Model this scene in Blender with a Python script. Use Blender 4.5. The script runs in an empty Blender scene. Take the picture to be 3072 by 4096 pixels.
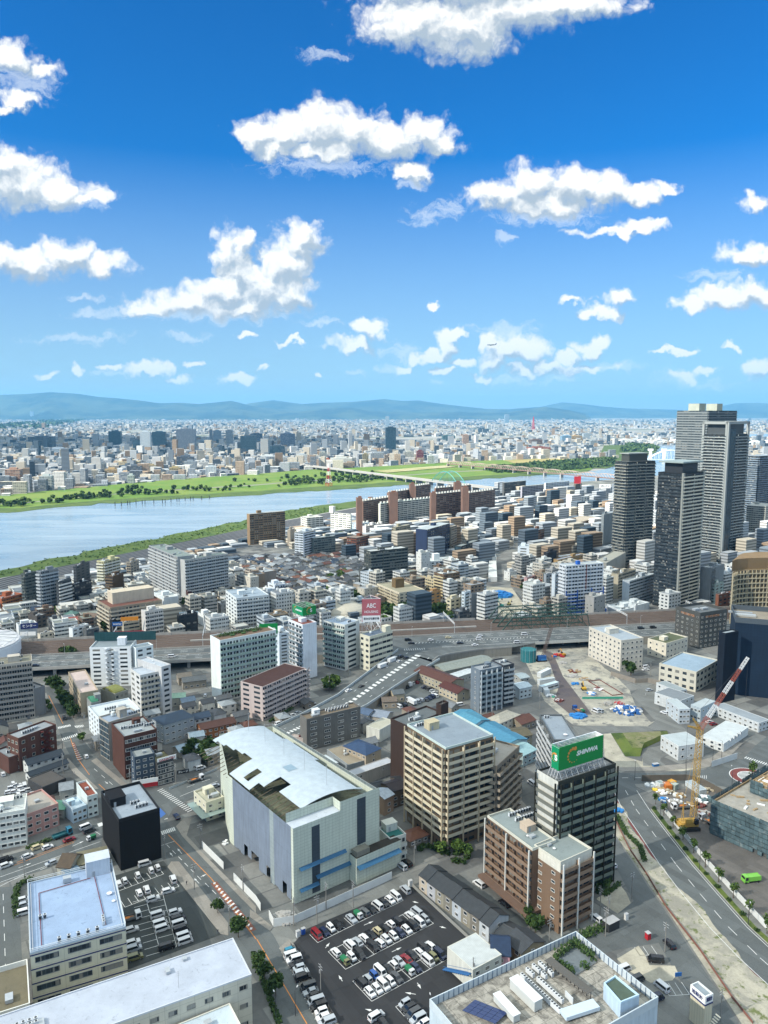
# Dense city seen from a tall tower: river, railway, towers, car parks under a summer sky
import bpy,bmesh,math,random
from math import sin,cos,tan,atan,atan2,radians,pi,sqrt,floor
from mathutils import Vector
R=random.Random(7)
sc=bpy.context.scene
col=sc.collection
CF,CHZ,CH=3060.0,1655.0,173.0
PIT=atan((2048-CHZ)/CF);CP,SP=cos(PIT),sin(PIT)
cam=bpy.data.cameras.new("camera");camo=bpy.data.objects.new("camera",cam);col.objects.link(camo)
cam.sensor_fit='VERTICAL';cam.sensor_height=36.0;cam.lens=36.0*CF/4096
cam.clip_start=1.0;cam.clip_end=120000.0
camo.location=(0,0,CH);camo.rotation_euler=(pi/2-PIT,0,0)
sc.camera=camo
sc.view_settings.view_transform='Standard';sc.view_settings.look='None'
sc.view_settings.gamma=1.0;sc.view_settings.exposure=EXPO=1.52
sc.cycles.max_bounces=5;sc.cycles.diffuse_bounces=2;sc.cycles.glossy_bounces=2
sc.cycles.transmission_bounces=2;sc.cycles.transparent_max_bounces=8;sc.cycles.volume_bounces=0
sc.cycles.use_denoising=True
try:sc.cycles.denoiser='OPENIMAGEDENOISE'
except Exception:pass
sc.cycles.caustics_reflective=False;sc.cycles.caustics_refractive=False
SUN=Vector((-0.80,-0.42,0.62)).normalized()
sl=bpy.data.lights.new("sun",'SUN');sl.energy=3.8;sl.angle=radians(0.6);sl.color=(1.0,0.94,0.83)
so=bpy.data.objects.new("sun",sl);col.objects.link(so);so.location=(0,0,900)
so.rotation_euler=SUN.to_track_quat('Z','Y').to_euler()
wd=bpy.data.worlds.new("World");sc.world=wd;wd.use_nodes=True
class NT:
 def __init__(s,t):s.t=t;t.nodes.clear()
 def n(s,ty,**kw):
  x=s.t.nodes.new(ty)
  for k,v in kw.items():setattr(x,k,v)
  return x
 def put(s,node,i,v):
  if v is None:return
  sk=node.inputs[i]
  if isinstance(v,bpy.types.NodeSocket):s.t.links.new(v,sk)
  else:sk.default_value=v
 def m(s,op,a,b=None,c=None,clamp=False):
  x=s.n('ShaderNodeMath',operation=op,use_clamp=clamp)
  s.put(x,0,a);s.put(x,1,b);s.put(x,2,c);return x.outputs[0]
 def v(s,op,a,b=None,c=None):
  x=s.n('ShaderNodeVectorMath',operation=op)
  s.put(x,0,a);s.put(x,1,b);s.put(x,2,c)
  return x.outputs['Value']if op in('LENGTH','DOT_PRODUCT','DISTANCE')else x.outputs[0]
 def mix(s,f,a,b,bl='MIX'):
  x=s.n('ShaderNodeMix',data_type='RGBA',blend_type=bl)
  s.put(x,0,f);s.put(x,6,a);s.put(x,7,b);return x.outputs[2]
 def noise(s,vec,scale,det=3,rough=0.5,dim='3D',col=False,dist=0.0):
  x=s.n('ShaderNodeTexNoise',noise_dimensions=dim)
  s.put(x,'Vector',vec);x.inputs['Scale'].default_value=scale;x.inputs['Detail'].default_value=det
  x.inputs['Roughness'].default_value=rough;x.inputs['Distortion'].default_value=dist
  return x.outputs['Color' if col else 'Fac']
 def ramp(s,f,lo,hi,a=0.0,b=1.0,sm=True):
  x=s.n('ShaderNodeMapRange',interpolation_type='SMOOTHSTEP' if sm else 'LINEAR')
  for i,q in enumerate((f,lo,hi,a,b)):s.put(x,i,q)
  return x.outputs[0]
 def xyz(s,v):
  x=s.n('ShaderNodeSeparateXYZ');s.put(x,0,v);return x.outputs
 def comb(s,x,y,z=0.0):
  c=s.n('ShaderNodeCombineXYZ');s.put(c,0,x);s.put(c,1,y);s.put(c,2,z);return c.outputs[0]
CUM="""900 45 135 62;1005 55 110 78;1120 20 130 55;1230 8 140 38;1010 -50 260 80;
20 125 50 40;85 152 52 18;35 215 55 20;5 240 28 18;
35 395 105 62;110 415 85 42;180 427 58 16;10 360 70 40;
60 568 85 34;140 550 62 36;215 573 68 25;10 555 50 28;
555 292 50 36;620 285 58 48;690 272 70 60;765 285 75 58;840 305 85 45;915 288 65 42;955 310 40 30;885 372 42 24;690 325 110 28;600 325 60 28;
497 545 40 55;532 528 26 34;650 525 52 50;612 572 62 58;665 500 36 28;560 615 82 46;515 588 46 42;570 640 70 36;480 628 80 38;400 650 80 30;325 662 66 24;520 662 130 26;628 628 52 38;
1150 400 72 50;1080 425 70 34;1240 402 76 42;1180 442 120 30;1310 408 68 38;1370 420 58 24;1432 405 34 18;
1340 500 105 11;1392 490 56 15;1632 438 44 22;1612 550 62 26;1560 642 76 28;1630 635 60 32;1500 655 45 18;
1345 645 46 22;1300 675 44 16;1240 650 30 9;932 661 19 9;800 715 36 24;762 745 56 16;
958 745 24 32;985 725 24 17;938 768 24 12;1000 780 36 12;1075 772 36 32;1105 745 40 26;1140 755 40 26;1180 785 32 16;
1265 752 48 18;1292 744 28 14;1225 800 50 16;1455 760 46 7;1580 747 23 8;1635 795 42 26;
320 795 50 15;95 805 26 8;165 797 18 13;425 787 24 8;515 818 38 13;555 792 16 6;530 725 27 10;620 736 28 7;680 812 14 7;870 795 30 13;905 775 26 15;1050 815 28 9;1130 800 42 20;1215 775 42 15;1290 792 38 11;1480 812 32 11;1525 800 26 9;962 802 28 9;1062 742 30 20;655 742 20 7;385 815 34 9;240 790 26 8"""
WSP="""930 468 55 26;975 450 36 24;700 120 60 16;60 180 80 40;195 430 60 30;210 678 80 14;180 645 60 8;690 698 58 11;860 760 40 24;
1090 715 85 20;1100 826 50 13;1210 822 45 12;1470 815 60 24;1540 830 50 12;1540 597 80 16;160 730 130 12;1095 510 18 14;880 400 40 14;
700 360 160 22;1180 470 130 20;460 680 200 18;830 800 20 14;765 805 24 10;955 835 30 10;400 730 60 10;1330 790 70 16;240 805 60 8"""
def sky_nodes():
 N=NT(wd.node_tree)
 out=N.n('ShaderNodeOutputWorld')
 sky=N.n('ShaderNodeTexSky',sky_type='NISHITA')
 sky.sun_disc=False;sky.sun_elevation=math.asin(SUN.z);sky.sun_rotation=atan2(SUN.x,SUN.y)
 sky.altitude=100;sky.air_density=1.0;sky.dust_density=0.15;sky.ozone_density=4.0
 hs=N.n('ShaderNodeHueSaturation');hs.inputs['Hue'].default_value=0.485
 hs.inputs['Saturation'].default_value=1.3;hs.inputs['Value'].default_value=1.0
 N.put(hs,'Color',sky.outputs[0])
 d=N.n('ShaderNodeTexCoord').outputs['Generated']
 x,y,z=N.xyz(d)
 skyc=N.mix(N.ramp(z,-0.02,0.30,0.92,0.0,sm=False),N.mix(1.0,hs.outputs[0],(0.07,0.66,1.12,1),'MULTIPLY'),(3.9,5.1,6.0,1))
 yy=N.m('MAXIMUM',y,0.05)
 u_=N.m('DIVIDE',x,yy);v_=N.m('DIVIDE',z,yy)
 p0=N.comb(u_,v_)
 w=N.v('SUBTRACT',N.noise(p0,30,4,0.55,'2D',True),(0.5,0.5,0.5))
 p=N.v('MULTIPLY_ADD',w,(0.05,0.034,0),p0)
 pw=N.v('MULTIPLY_ADD',w,(0.02,0.02,0),p0)
 def puff(q):
  vo=N.n('ShaderNodeTexVoronoi',voronoi_dimensions='2D',feature='F1');N.put(vo,'Vector',q)
  vo.inputs['Scale'].default_value=44;vo.inputs['Detail'].default_value=2.2;vo.inputs['Roughness'].default_value=0.55;vo.inputs['Lacunarity'].default_value=2.3
  return N.m('ADD',N.m('MULTIPLY',N.m('SUBTRACT',1.0,vo.outputs['Distance']),0.55),N.m('MULTIPLY',N.noise(q,45,5,0.6,'2D'),0.45))
 n1=puff(pw)
 n2=puff(N.v('ADD',pw,(-0.0035,0.0065,0)))
 n3=N.noise(N.v('MULTIPLY',p,(1,2.2,1)),70,5,0.66,'2D')
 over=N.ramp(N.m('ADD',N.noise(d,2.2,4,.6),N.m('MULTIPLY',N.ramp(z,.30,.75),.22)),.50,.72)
 skyc_fill=N.mix(N.m('MULTIPLY',over,N.ramp(z,.12,.4)),skyc,(10.2,11.2,11.0,1))  # bright overhead cloud cover added above the frame as neutral fill light
 low=N.ramp(z,0.01,0.14,0.25,0.0)
 def tan_uv(px,py):
  X=px*3072/1659;Y=py*3072/1659
  dx=(X-1536)/CF;dy=-(Y-2048)/CF
  ry,rz=CP+dy*SP,-SP+dy*CP
  return dx/ry,rz/ry
 def ell(tbl):
  r=[]
  for e in tbl.replace('\n','').split(';'):
   a=[float(k)for k in e.split()]
   u,v=tan_uv(a[0],a[1])
   r.append((u,v,abs(tan_uv(a[0]+a[2],a[1])[0]-u)*1.12,abs(tan_uv(a[0],a[1]-a[3])[1]-v)*1.12))
  return r
 EC,EW=ell(CUM),ell(WSP)
 def field(N,es,q):
  acc=None
  for u,v,ru,rv in es:
   L=N.v('LENGTH',N.v('MULTIPLY_ADD',q,(1/ru,1/rv,0),(-u/ru,-v/rv,0)))
   acc=L if acc is None else N.m('SMOOTH_MIN',acc,L,0.12)
  return N.m('SUBTRACT',1.0,acc)
 def shader(c):
  bg=N.n('ShaderNodeBackground');N.put(bg,'Color',c);bg.inputs['Strength'].default_value=0.05
  return bg.outputs[0]
 def tile(a,b,c,d_):
  hit=lambda es:[e for e in es if e[0]+e[2]*1.6+.04>a and e[0]-e[2]*1.6-.04<b and e[1]+e[3]*1.6+.03>c and e[1]-e[3]*1.6-.03<d_]
  cu,ws=hit(EC),hit(EW)
  if not cu and not ws:return shader(skyc)
  g=bpy.data.node_groups.new('sky_tile','ShaderNodeTree');M=NT(g)
  names=('p','n1','n2','n3','sky','low')
  for q in names:g.interface.new_socket(q,in_out='INPUT',socket_type={'p':'NodeSocketVector','sky':'NodeSocketColor'}.get(q,'NodeSocketFloat'))
  g.interface.new_socket('bg',in_out='OUTPUT',socket_type='NodeSocketShader')
  I=M.n('NodeGroupInput').outputs;P,N1,N2,N3,S,L_=[I[q]for q in names]
  cc_=S
  if ws:
   aw=M.m('MULTIPLY',M.ramp(M.m('ADD',field(M,ws,P),M.m('MULTIPLY',M.m('SUBTRACT',N3,0.52),1.7)),0.0,0.9),0.5)
   cc_=M.mix(aw,cc_,(6.6,7.2,7.7,1))
  if cu:
   F=field(M,cu,P);F2=field(M,cu,M.v('ADD',P,(-0.006,0.016,0)))
   dens=M.m('ADD',F,M.m('MULTIPLY',M.m('SUBTRACT',N1,0.40),0.68))
   al=M.ramp(dens,-0.16,0.46)
   lt=M.m('ADD',M.m('MULTIPLY',M.m('SUBTRACT',F,F2),1.25),M.m('MULTIPLY',M.m('SUBTRACT',N1,N2),0.75))
   sh=M.ramp(M.m('ADD',lt,M.ramp(dens,0.0,1.0,0.16,-0.05)),-0.30,0.50)
   cc_=M.mix(al,cc_,M.mix(sh,(3.3,4.0,4.7,1),(7.9,7.9,7.7,1)))
  bg=M.n('ShaderNodeBackground');M.put(bg,'Color',M.mix(L_,cc_,S));bg.inputs['Strength'].default_value=0.05
  M.put(M.n('NodeGroupOutput'),0,bg.outputs[0])
  G=N.n('ShaderNodeGroup',node_tree=g)
  for q,v in zip(names,(p,n1,n2,n3,skyc,low)):N.put(G,q,v)
  return G.outputs[0]
 def split(us,vs):
  if len(us)==2 and len(vs)==2:return tile(us[0],us[1],vs[0],vs[1])
  mx=N.n('ShaderNodeMixShader')
  if len(us)>=len(vs):
   k=len(us)//2;N.put(mx,0,N.m('GREATER_THAN',u_,us[k]));A,B=split(us[:k+1],vs),split(us[k:],vs)
  else:
   k=len(vs)//2;N.put(mx,0,N.m('GREATER_THAN',v_,vs[k]));A,B=split(us,vs[:k+1]),split(us,vs[k:])
  N.put(mx,1,A);N.put(mx,2,B);return mx.outputs[0]
 cl=split([-2,-.3,-.1,.1,.3,2],[-.05,.06,.11,.2,.36,2])
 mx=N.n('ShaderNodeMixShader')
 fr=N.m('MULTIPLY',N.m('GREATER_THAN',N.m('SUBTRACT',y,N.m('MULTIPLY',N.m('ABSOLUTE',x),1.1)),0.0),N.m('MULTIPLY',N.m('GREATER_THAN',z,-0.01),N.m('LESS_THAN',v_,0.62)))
 N.put(mx,0,fr);N.put(mx,1,shader(skyc_fill));N.put(mx,2,cl)
 N.put(out,'Surface',mx.outputs[0])
wd.cycles.sampling_method='NONE'
sky_nodes()
ORG={'L0':(0,1500),'M0':(1024,1500),'R0':(2048,1500),'L1':(0,2000),'M1':(1024,2000),'R1':(2048,2000),'L2':(0,2600),'M2':(1024,2600),'R2':(2048,2600),'L3':(0,3200),'M3':(1024,3200),'R3':(2048,3200)}
K=1024/1659.0
def full(k,x,y):
 if k=='D':return x*3072/1659.0,y*3072/1659.0
 o=ORG[k];return o[0]+x*K,o[1]+y*K
def ray(k,x,y):
 X,Y=full(k,x,y)
 dx=(X-1536)/CF;dy=-(Y-2048)/CF
 return Vector((dx,CP+dy*SP,-SP+dy*CP))
def at(k,x,y,z=0.0):
 d=ray(k,x,y);t=(z-CH)/d.z
 return Vector((d.x*t,d.y*t,z))
def height(g,k,x,y):
 d=ray(k,x,y);return CH+d.z*g.y/d.y
def atx(k,x,Y):
 X,_=full(k,x,0)
 dy=0;return(X-1536)/CF*(Y/CP)
MATS={}
def new_mat(name):
 m=bpy.data.materials.new(name);m.use_nodes=True
 N=NT(m.node_tree);o=N.n('ShaderNodeOutputMaterial');b=N.n('ShaderNodeBsdfPrincipled')
 N.put(o,'Surface',b.outputs[0]);b.inputs['Specular IOR Level'].default_value=0.3
 return m,N,b
def pos(N):return N.n('ShaderNodeNewGeometry').outputs['Position']
def mat(name,c,rough=0.85,amt=0.25,scale=0.5,metal=0.0,fine=0.0,spec=0.3):
 if name in MATS:return MATS[name]
 m,N,b=new_mat(name)
 base=N.n('ShaderNodeObjectInfo').outputs['Color']if c is None else(*c,1)
 P=pos(N)
 n=N.noise(P,scale,4,0.6)
 f=N.m('ADD',N.m('MULTIPLY',N.m('SUBTRACT',n,0.5),amt*2),1.0)
 if fine:
  n2=N.noise(P,scale*9,2,0.6)
  f=N.m('ADD',f,N.m('MULTIPLY',N.m('SUBTRACT',n2,0.5),fine*2))
 s=N.comb(f,f,f)
 N.put(b,'Base Color',N.mix(1.0,base,s,'MULTIPLY'))
 b.inputs['Roughness'].default_value=rough;b.inputs['Metallic'].default_value=metal
 b.inputs['Specular IOR Level'].default_value=spec
 MATS[name]=m;return m
def wallmat(name,c=None,streak=0.22,panel=0.0,ph=3.0):
 if name in MATS:return MATS[name]
 m,N,b=new_mat(name)
 base=N.n('ShaderNodeObjectInfo').outputs['Color']if c is None else(*c,1)
 P=pos(N)
 n=N.noise(N.v('MULTIPLY',P,(1,1,0.12)),1.1,4,0.62)
 n2=N.noise(P,0.12,3,0.6)
 f=N.m('ADD',N.m('ADD',N.m('MULTIPLY',N.m('SUBTRACT',n,0.5),streak*2),1.0),N.m('MULTIPLY',N.m('SUBTRACT',n2,0.5),streak*1.6))
 if panel:
  u,v,_=N.xyz(N.n('ShaderNodeUVMap').outputs[0])
  def joint(q,w):
   fr=N.m('FRACT',N.m('DIVIDE',q,w));return N.m('LESS_THAN',fr,0.09/w)
  j=N.m('MAXIMUM',joint(u,panel),joint(v,ph))
  f=N.m('MULTIPLY',f,N.m('SUBTRACT',1.0,N.m('MULTIPLY',j,0.35)))
 N.put(b,'Base Color',N.mix(1.0,base,N.comb(f,f,f),'MULTIPLY'))
 b.inputs['Roughness'].default_value=0.8
 MATS[name]=m;return m
def facade(kind,bay=3.2,st=3.0,dark=False):
 name='facade_%s_%g_%g_%d'%(kind,bay,st,dark)
 if name in MATS:return MATS[name]
 m,N,b=new_mat(name)
 oi=N.n('ShaderNodeObjectInfo');base=oi.outputs['Color'];rnd=oi.outputs['Random']
 u,v,_=N.xyz(N.n('ShaderNodeUVMap').outputs[0])
 U=N.m('DIVIDE',u,bay);V=N.m('DIVIDE',v,st)
 fu=N.m('FRACT',U);fv=N.m('FRACT',V);iu=N.m('FLOOR',U);iv=N.m('FLOOR',V)
 wn=N.n('ShaderNodeTexWhiteNoise',noise_dimensions='3D');N.put(wn,'Vector',N.comb(iu,iv,rnd));cell=wn.outputs['Value']
 def band(q,a,c):return N.m('MULTIPLY',N.m('GREATER_THAN',q,a),N.m('LESS_THAN',q,c))
 if kind=='win':win=N.m('MULTIPLY',band(fu,0.22,0.76),band(fv,0.30,0.74))
 elif kind=='pair':win=N.m('MULTIPLY',N.m('MAXIMUM',band(fu,0.10,0.42),band(fu,0.52,0.86)),band(fv,0.30,0.76))
 elif kind=='rib':win=N.m('MULTIPLY',band(fv,0.34,0.76),N.m('GREATER_THAN',fu,0.05))
 elif kind=='balc':win=N.m('MULTIPLY',N.m('GREATER_THAN',fv,0.42),N.m('GREATER_THAN',fu,0.09))
 elif kind=='glass':win=N.m('MULTIPLY',N.m('GREATER_THAN',fv,0.12),N.m('GREATER_THAN',fu,0.07))
 else:win=N.m('MULTIPLY',band(fu,0.3,0.62),N.m('MULTIPLY',band(fv,0.35,0.7),N.m('GREATER_THAN',cell,0.5)))
 P=pos(N)
 n=N.noise(N.v('MULTIPLY',P,(1,1,0.12)),0.5,3,0.6)
 f=N.m('ADD',N.m('MULTIPLY',N.m('SUBTRACT',n,0.5),0.4),1.0)
 wall=N.mix(1.0,base,N.comb(f,f,f),'MULTIPLY')
 g=N.mix(N.m('GREATER_THAN',cell,0.74),N.mix(cell,(0.014,0.022,0.03,1),(0.06,0.075,0.085,1)),(0.20,0.20,0.18,1))
 if kind=='glass':g=N.mix(cell,(0.012,0.03,0.045,1),(0.04,0.075,0.10,1))
 if kind=='balc':
  g=N.mix(N.m('GREATER_THAN',N.m('FRACT',N.m('MULTIPLY',fu,2.0)),0.62),g,N.mix(0.72,wall,(0.03,0.03,0.03,1)))
 N.put(b,'Base Color',N.mix(win,wall,g))
 N.put(b,'Roughness',N.m('SUBTRACT',0.85,N.m('MULTIPLY',win,0.62)))
 MATS[name]=m;return m
GLASS=None
def glassmat(name,a=(0.012,0.02,0.028),c=(0.07,0.09,0.10),curtain=0.3):
 if name in MATS:return MATS[name]
 m,N,b=new_mat(name)
 r=N.n('ShaderNodeObjectInfo').outputs['Random']
 P=pos(N)
 wn=N.n('ShaderNodeTexWhiteNoise',noise_dimensions='3D');N.put(wn,'Vector',N.v('FLOOR',N.v('MULTIPLY',P,(0.7,0.7,0.4))))
 q=N.m('FRACT',N.m('ADD',wn.outputs['Value'],r))
 cr=N.mix(q,(*a,1),(*c,1))
 N.put(b,'Base Color',N.mix(N.m('GREATER_THAN',q,1-curtain),cr,(0.24,0.235,0.21,1)))
 b.inputs['Roughness'].default_value=0.12;b.inputs['Specular IOR Level'].default_value=0.5
 MATS[name]=m;return m
def roofmat():
 m,N,b=new_mat('roof_surface');base=N.n('ShaderNodeObjectInfo').outputs['Color'];P=pos(N)
 a=N.noise(P,.16,5,.65);d=N.noise(P,.55,6,.72,dist=1.2);e=N.noise(P,3.5,3,.6)
 f=N.m('ADD',N.m('ADD',.74,N.m('MULTIPLY',a,.52)),N.m('MULTIPLY',N.m('SUBTRACT',e,.5),.16));f=N.m('MULTIPLY',f,N.ramp(d,.56,.70,1.0,.70))
 N.put(b,'Base Color',N.mix(1.0,base,N.comb(f,f,f),'MULTIPLY'));b.inputs['Roughness'].default_value=.9;return m
def rgb(h):
 v=[int(h[i:i+2],16)/255 for i in(0,2,4)]
 return tuple(x/12.92 if x<=0.04045 else((x+0.055)/1.055)**2.4 for x in v)
WALL=wallmat('rendered_wall',streak=.3);WALLP=wallmat('panel_wall',panel=2.0,ph=1.5);TILEW=wallmat('tiled_wall',streak=0.14)
ROOF=roofmat();TRIM=mat('painted_trim',None,0.6,0.12,0.8)
GLS=glassmat('window_glass');GLD=glassmat('dark_glass',curtain=0.08);GLT=glassmat('curtain_wall_glass',(0.01,0.03,0.05),(0.03,0.06,0.09),0.0)
METAL=mat('galvanised_metal',None,0.45,0.15,1.0,metal=0.35);PAINT=mat('paint',None,0.5,0.08,0.6)
TILE=None
def tilemat():
 m,N,b=new_mat('roof_tiles')
 base=N.n('ShaderNodeObjectInfo').outputs['Color']
 u,v,_=N.xyz(N.n('ShaderNodeUVMap').outputs[0])
 row=N.m('FRACT',N.m('MULTIPLY',v,1.6));c=N.m('FRACT',N.m('MULTIPLY',u,2.2))
 n=N.noise(pos(N),0.8,4,0.6)
 f=N.m('ADD',N.m('ADD',0.55,N.m('MULTIPLY',n,0.75)),N.m('MULTIPLY',N.m('SUBTRACT',N.m('MINIMUM',row,c),0.3),0.3))
 N.put(b,'Base Color',N.mix(1.0,base,N.comb(f,f,f),'MULTIPLY'));b.inputs['Roughness'].default_value=0.55
 return m
TILE=tilemat()
def props(o,label=None,cat=None,group=None,kind=None):
 if label:o['label']=label
 if cat:o['category']=cat
 if group:o['group']=group
 if kind:o['kind']=kind
 return o
def thing(name,label,cat,loc,rz=0.0,group=None):
 o=bpy.data.objects.new(name,None);o.empty_display_size=0.5;col.objects.link(o)
 o.location=loc;o.rotation_euler=(0,0,rz)
 return props(o,label,cat,group)
class MB:
 def __init__(s):s.v=[];s.f=[];s.m=[];s.uv=[]
 def face(s,pts,mi=0,uv=None):
  i=len(s.v);s.v.extend([tuple(p)for p in pts]);s.f.append(tuple(range(i,i+len(pts))));s.m.append(mi)
  s.uv.append(uv if uv else[(p[0],p[1])for p in pts])
 def wall(s,p,q,z0,z1,mi=0,u0=0.0,vb=None):
  L=sqrt((q[0]-p[0])**2+(q[1]-p[1])**2);b=0.0 if vb is None else vb
  s.face([(p[0],p[1],z0),(q[0],q[1],z0),(q[0],q[1],z1),(p[0],p[1],z1)],mi,[(u0,z0-b),(u0+L,z0-b),(u0+L,z1-b),(u0,z1-b)])
 def prism(s,poly,z0,z1,mw=0,mt=1,bottom=False,vb=None):
  n=len(poly);u=0
  for i in range(n):
   p,q=poly[i],poly[(i+1)%n];s.wall(p,q,z0,z1,mw,u,vb);u+=sqrt((q[0]-p[0])**2+(q[1]-p[1])**2)
  s.face([(p[0],p[1],z1)for p in poly],mt)
  if bottom:s.face([(p[0],p[1],z0)for p in reversed(poly)],mt)
 def box(s,c,a,w,d,z0,z1,mw=0,mt=None,bottom=True):
  ca,sa=cos(a),sin(a)
  P=[(c[0]+x*ca-y*sa,c[1]+x*sa+y*ca)for x,y in((-w/2,-d/2),(w/2,-d/2),(w/2,d/2),(-w/2,d/2))]
  s.prism(P,z0,z1,mw,mw if mt is None else mt,bottom)
 def bar(s,a,b,r,mi=0,n=4):
  a=Vector(a);b=Vector(b);d=(b-a)
  if d.length<1e-6:return
  d.normalize();x=d.orthogonal().normalized();y=d.cross(x)
  ra,rb=(r,r)if not isinstance(r,tuple)else r
  A=[a+(x*cos(2*pi*i/n+.78)+y*sin(2*pi*i/n+.78))*ra for i in range(n)]
  B=[b+(x*cos(2*pi*i/n+.78)+y*sin(2*pi*i/n+.78))*rb for i in range(n)]
  for i in range(n):
   j=(i+1)%n;s.face([A[i],A[j],B[j],B[i]],mi)
  s.face(list(reversed(A)),mi);s.face(B,mi)
 def cyl(s,c,r,z0,z1,mi=0,n=14,r1=None,mt=None):
  r1=r if r1 is None else r1
  A=[(c[0]+r*cos(2*pi*i/n),c[1]+r*sin(2*pi*i/n),z0)for i in range(n)]
  B=[(c[0]+r1*cos(2*pi*i/n),c[1]+r1*sin(2*pi*i/n),z1)for i in range(n)]
  for i in range(n):
   j=(i+1)%n;s.face([A[i],A[j],B[j],B[i]],mi,[(i,z0),(i+1,z0),(i+1,z1),(i,z1)])
  s.face(B,mi if mt is None else mt);s.face(list(reversed(A)),mi)
 def build(s,name,mats,parent=None,color=None,base=None,smooth=False):
  o=Vector((0,0,0))if base is None else Vector(base)
  if parent is not None and base is None:o=Vector(parent.location)
  me=bpy.data.meshes.new(name)
  me.from_pydata([(v[0]-o.x,v[1]-o.y,v[2]-o.z)for v in s.v],[],s.f)
  for m in(mats if isinstance(mats,(list,tuple))else[mats]):me.materials.append(m)
  k=max(0,len(me.materials)-1)
  me.polygons.foreach_set('material_index',[min(i,k)for i in s.m])
  ul=me.uv_layers.new(name='UVMap');fl=[c for u in s.uv for p in u for c in p];ul.data.foreach_set('uv',fl)
  if smooth:me.polygons.foreach_set('use_smooth',[True]*len(s.f))
  ob=bpy.data.objects.new(name,me);col.objects.link(ob)
  if parent is not None:ob.parent=parent
  if base is not None:ob.location=o
  if color is not None:ob.color=(*color,1)
  return ob
def copy_part(src,parent,loc=None,rz=None,color=None):
 c=src.copy();col.objects.link(c);c.parent=parent
 if loc is not None:c.location=loc
 if rz is not None:c.rotation_euler=(0,0,rz)
 if color is not None:c.color=(*color,1)
 return c
def copy_tree(o,parent=None):
 c=o.copy();col.objects.link(c)
 if parent is not None:c.parent=parent
 for ch in o.children:copy_tree(ch,c)
 return c
def ground_poly(name,pts,m,z,color=None):
 b=MB();b.face([(p[0],p[1],z)for p in pts]);o=b.build(name,m,None,color);o['kind']='structure';return o
def P2(k,*pts,z=0.0):return[at(k,x,y,z).to_2d()for x,y in pts]
def solve_x(b,e,h,k,x):
 X,_=full(k,x,0);c=(X-1536)/CF
 den=e.x-c*e.y*CP
 return(c*(b.y*CP-(h-CH)*SP)-b.x)/den
def footprint(k,A,B,C,h,ang=None):
 b=at(k,*B,h).to_2d();a=at(k,*A,h).to_2d();c=at(k,*C,h).to_2d()
 if ang is None:
  u=c-b;v=a-b
  if u.length>=v.length:ang=atan2(u.y,u.x)
  else:ang=atan2(v.y,v.x)-pi/2
 else:ang=radians(ang)
 e=Vector((cos(ang),sin(ang)));f=Vector((-sin(ang),cos(ang)))
 lu=solve_x(b,e,h,k,C[0]);lv=solve_x(b,f,h,k,A[0])
 return b,e,f,lu,lv,ang
WCACHE={}
boost=lambda c:tuple(min(.8,x*1.18)for x in c)if min(c)>.3 else c
def window_mesh(w,h,frame):
 key=('w',round(w,1),round(h,1))
 if key not in WCACHE:
  b=MB();t=0.09
  b.face([(-w/2,-0.03,0),(w/2,-0.03,0),(w/2,-0.03,h),(-w/2,-0.03,h)],1)
  def bx(x0,x1,z0,z1,y):
   b.face([(x0,y,z0),(x1,y,z0),(x1,y,z1),(x0,y,z1)],0);b.face([(x0,y,z1),(x1,y,z1),(x1,0,z1),(x0,0,z1)],0)
   b.face([(x0,0,z0),(x0,y,z0),(x0,y,z1),(x0,0,z1)],0);b.face([(x1,y,z0),(x1,0,z0),(x1,0,z1),(x1,y,z1)],0)
  bx(-w/2-t,w/2+t,h,h+t,-0.12);bx(-w/2-t,w/2+t,-t,0,-0.16)
  bx(-w/2-t,-w/2,0,h,-0.12);bx(w/2,w/2+t,0,h,-0.12)
  n=max(1,int(w/1.1))
  for i in range(1,n):x=-w/2+w*i/n;bx(x-.03,x+.03,0,h,-0.08)
  me=b.build('window',[TRIM,GLS]);WCACHE[key]=me.data;bpy.data.objects.remove(me)
 return WCACHE[key]
def put(name,me,root,loc,rz,color):
 o=bpy.data.objects.new(name,me);col.objects.link(o);o.parent=root
 o.location=Vector(loc)-Vector(root.location);o.rotation_euler=(0,0,rz);o.color=(*color,1);return o
def bar_mesh(L,h,d,fins,th=.2):
 b=MB()
 b.box((L/2,-d/2),0,L,d,.02-th,0.02,1)
 b.box((L/2,-d+0.06),0,L,0.12,0.02,h,0)
 for x in(0.06,L-0.06):b.box((x,-d/2),0,0.12,d-.13,0.02,h,0)
 for i in range(1,fins):b.box((L*i/fins,-d/2+.06),0,0.08,d-.26,0.02,2.3,1)
 return b
DIST=lambda g:sqrt(g.x*g.x+g.y*g.y)
def face_frame(p,q):
 u=(q-p);L=u.length;u.normalize();return u,Vector((u.y,-u.x)),L,atan2(u.y,u.x)
def far_corner(k,A,D,C,h):
 a,d,c=at(k,*A,h),at(k,*D,h),at(k,*C,h);q=a+c-d
 dep=q.y*CP-(h-CH)*SP;up=q.y*SP+(h-CH)*CP
 X=1536+CF*q.x/dep;Y=2048-CF*up/dep;o=ORG.get(k,(0,0));return((X-o[0])/K,(Y-o[1])/K)
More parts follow.
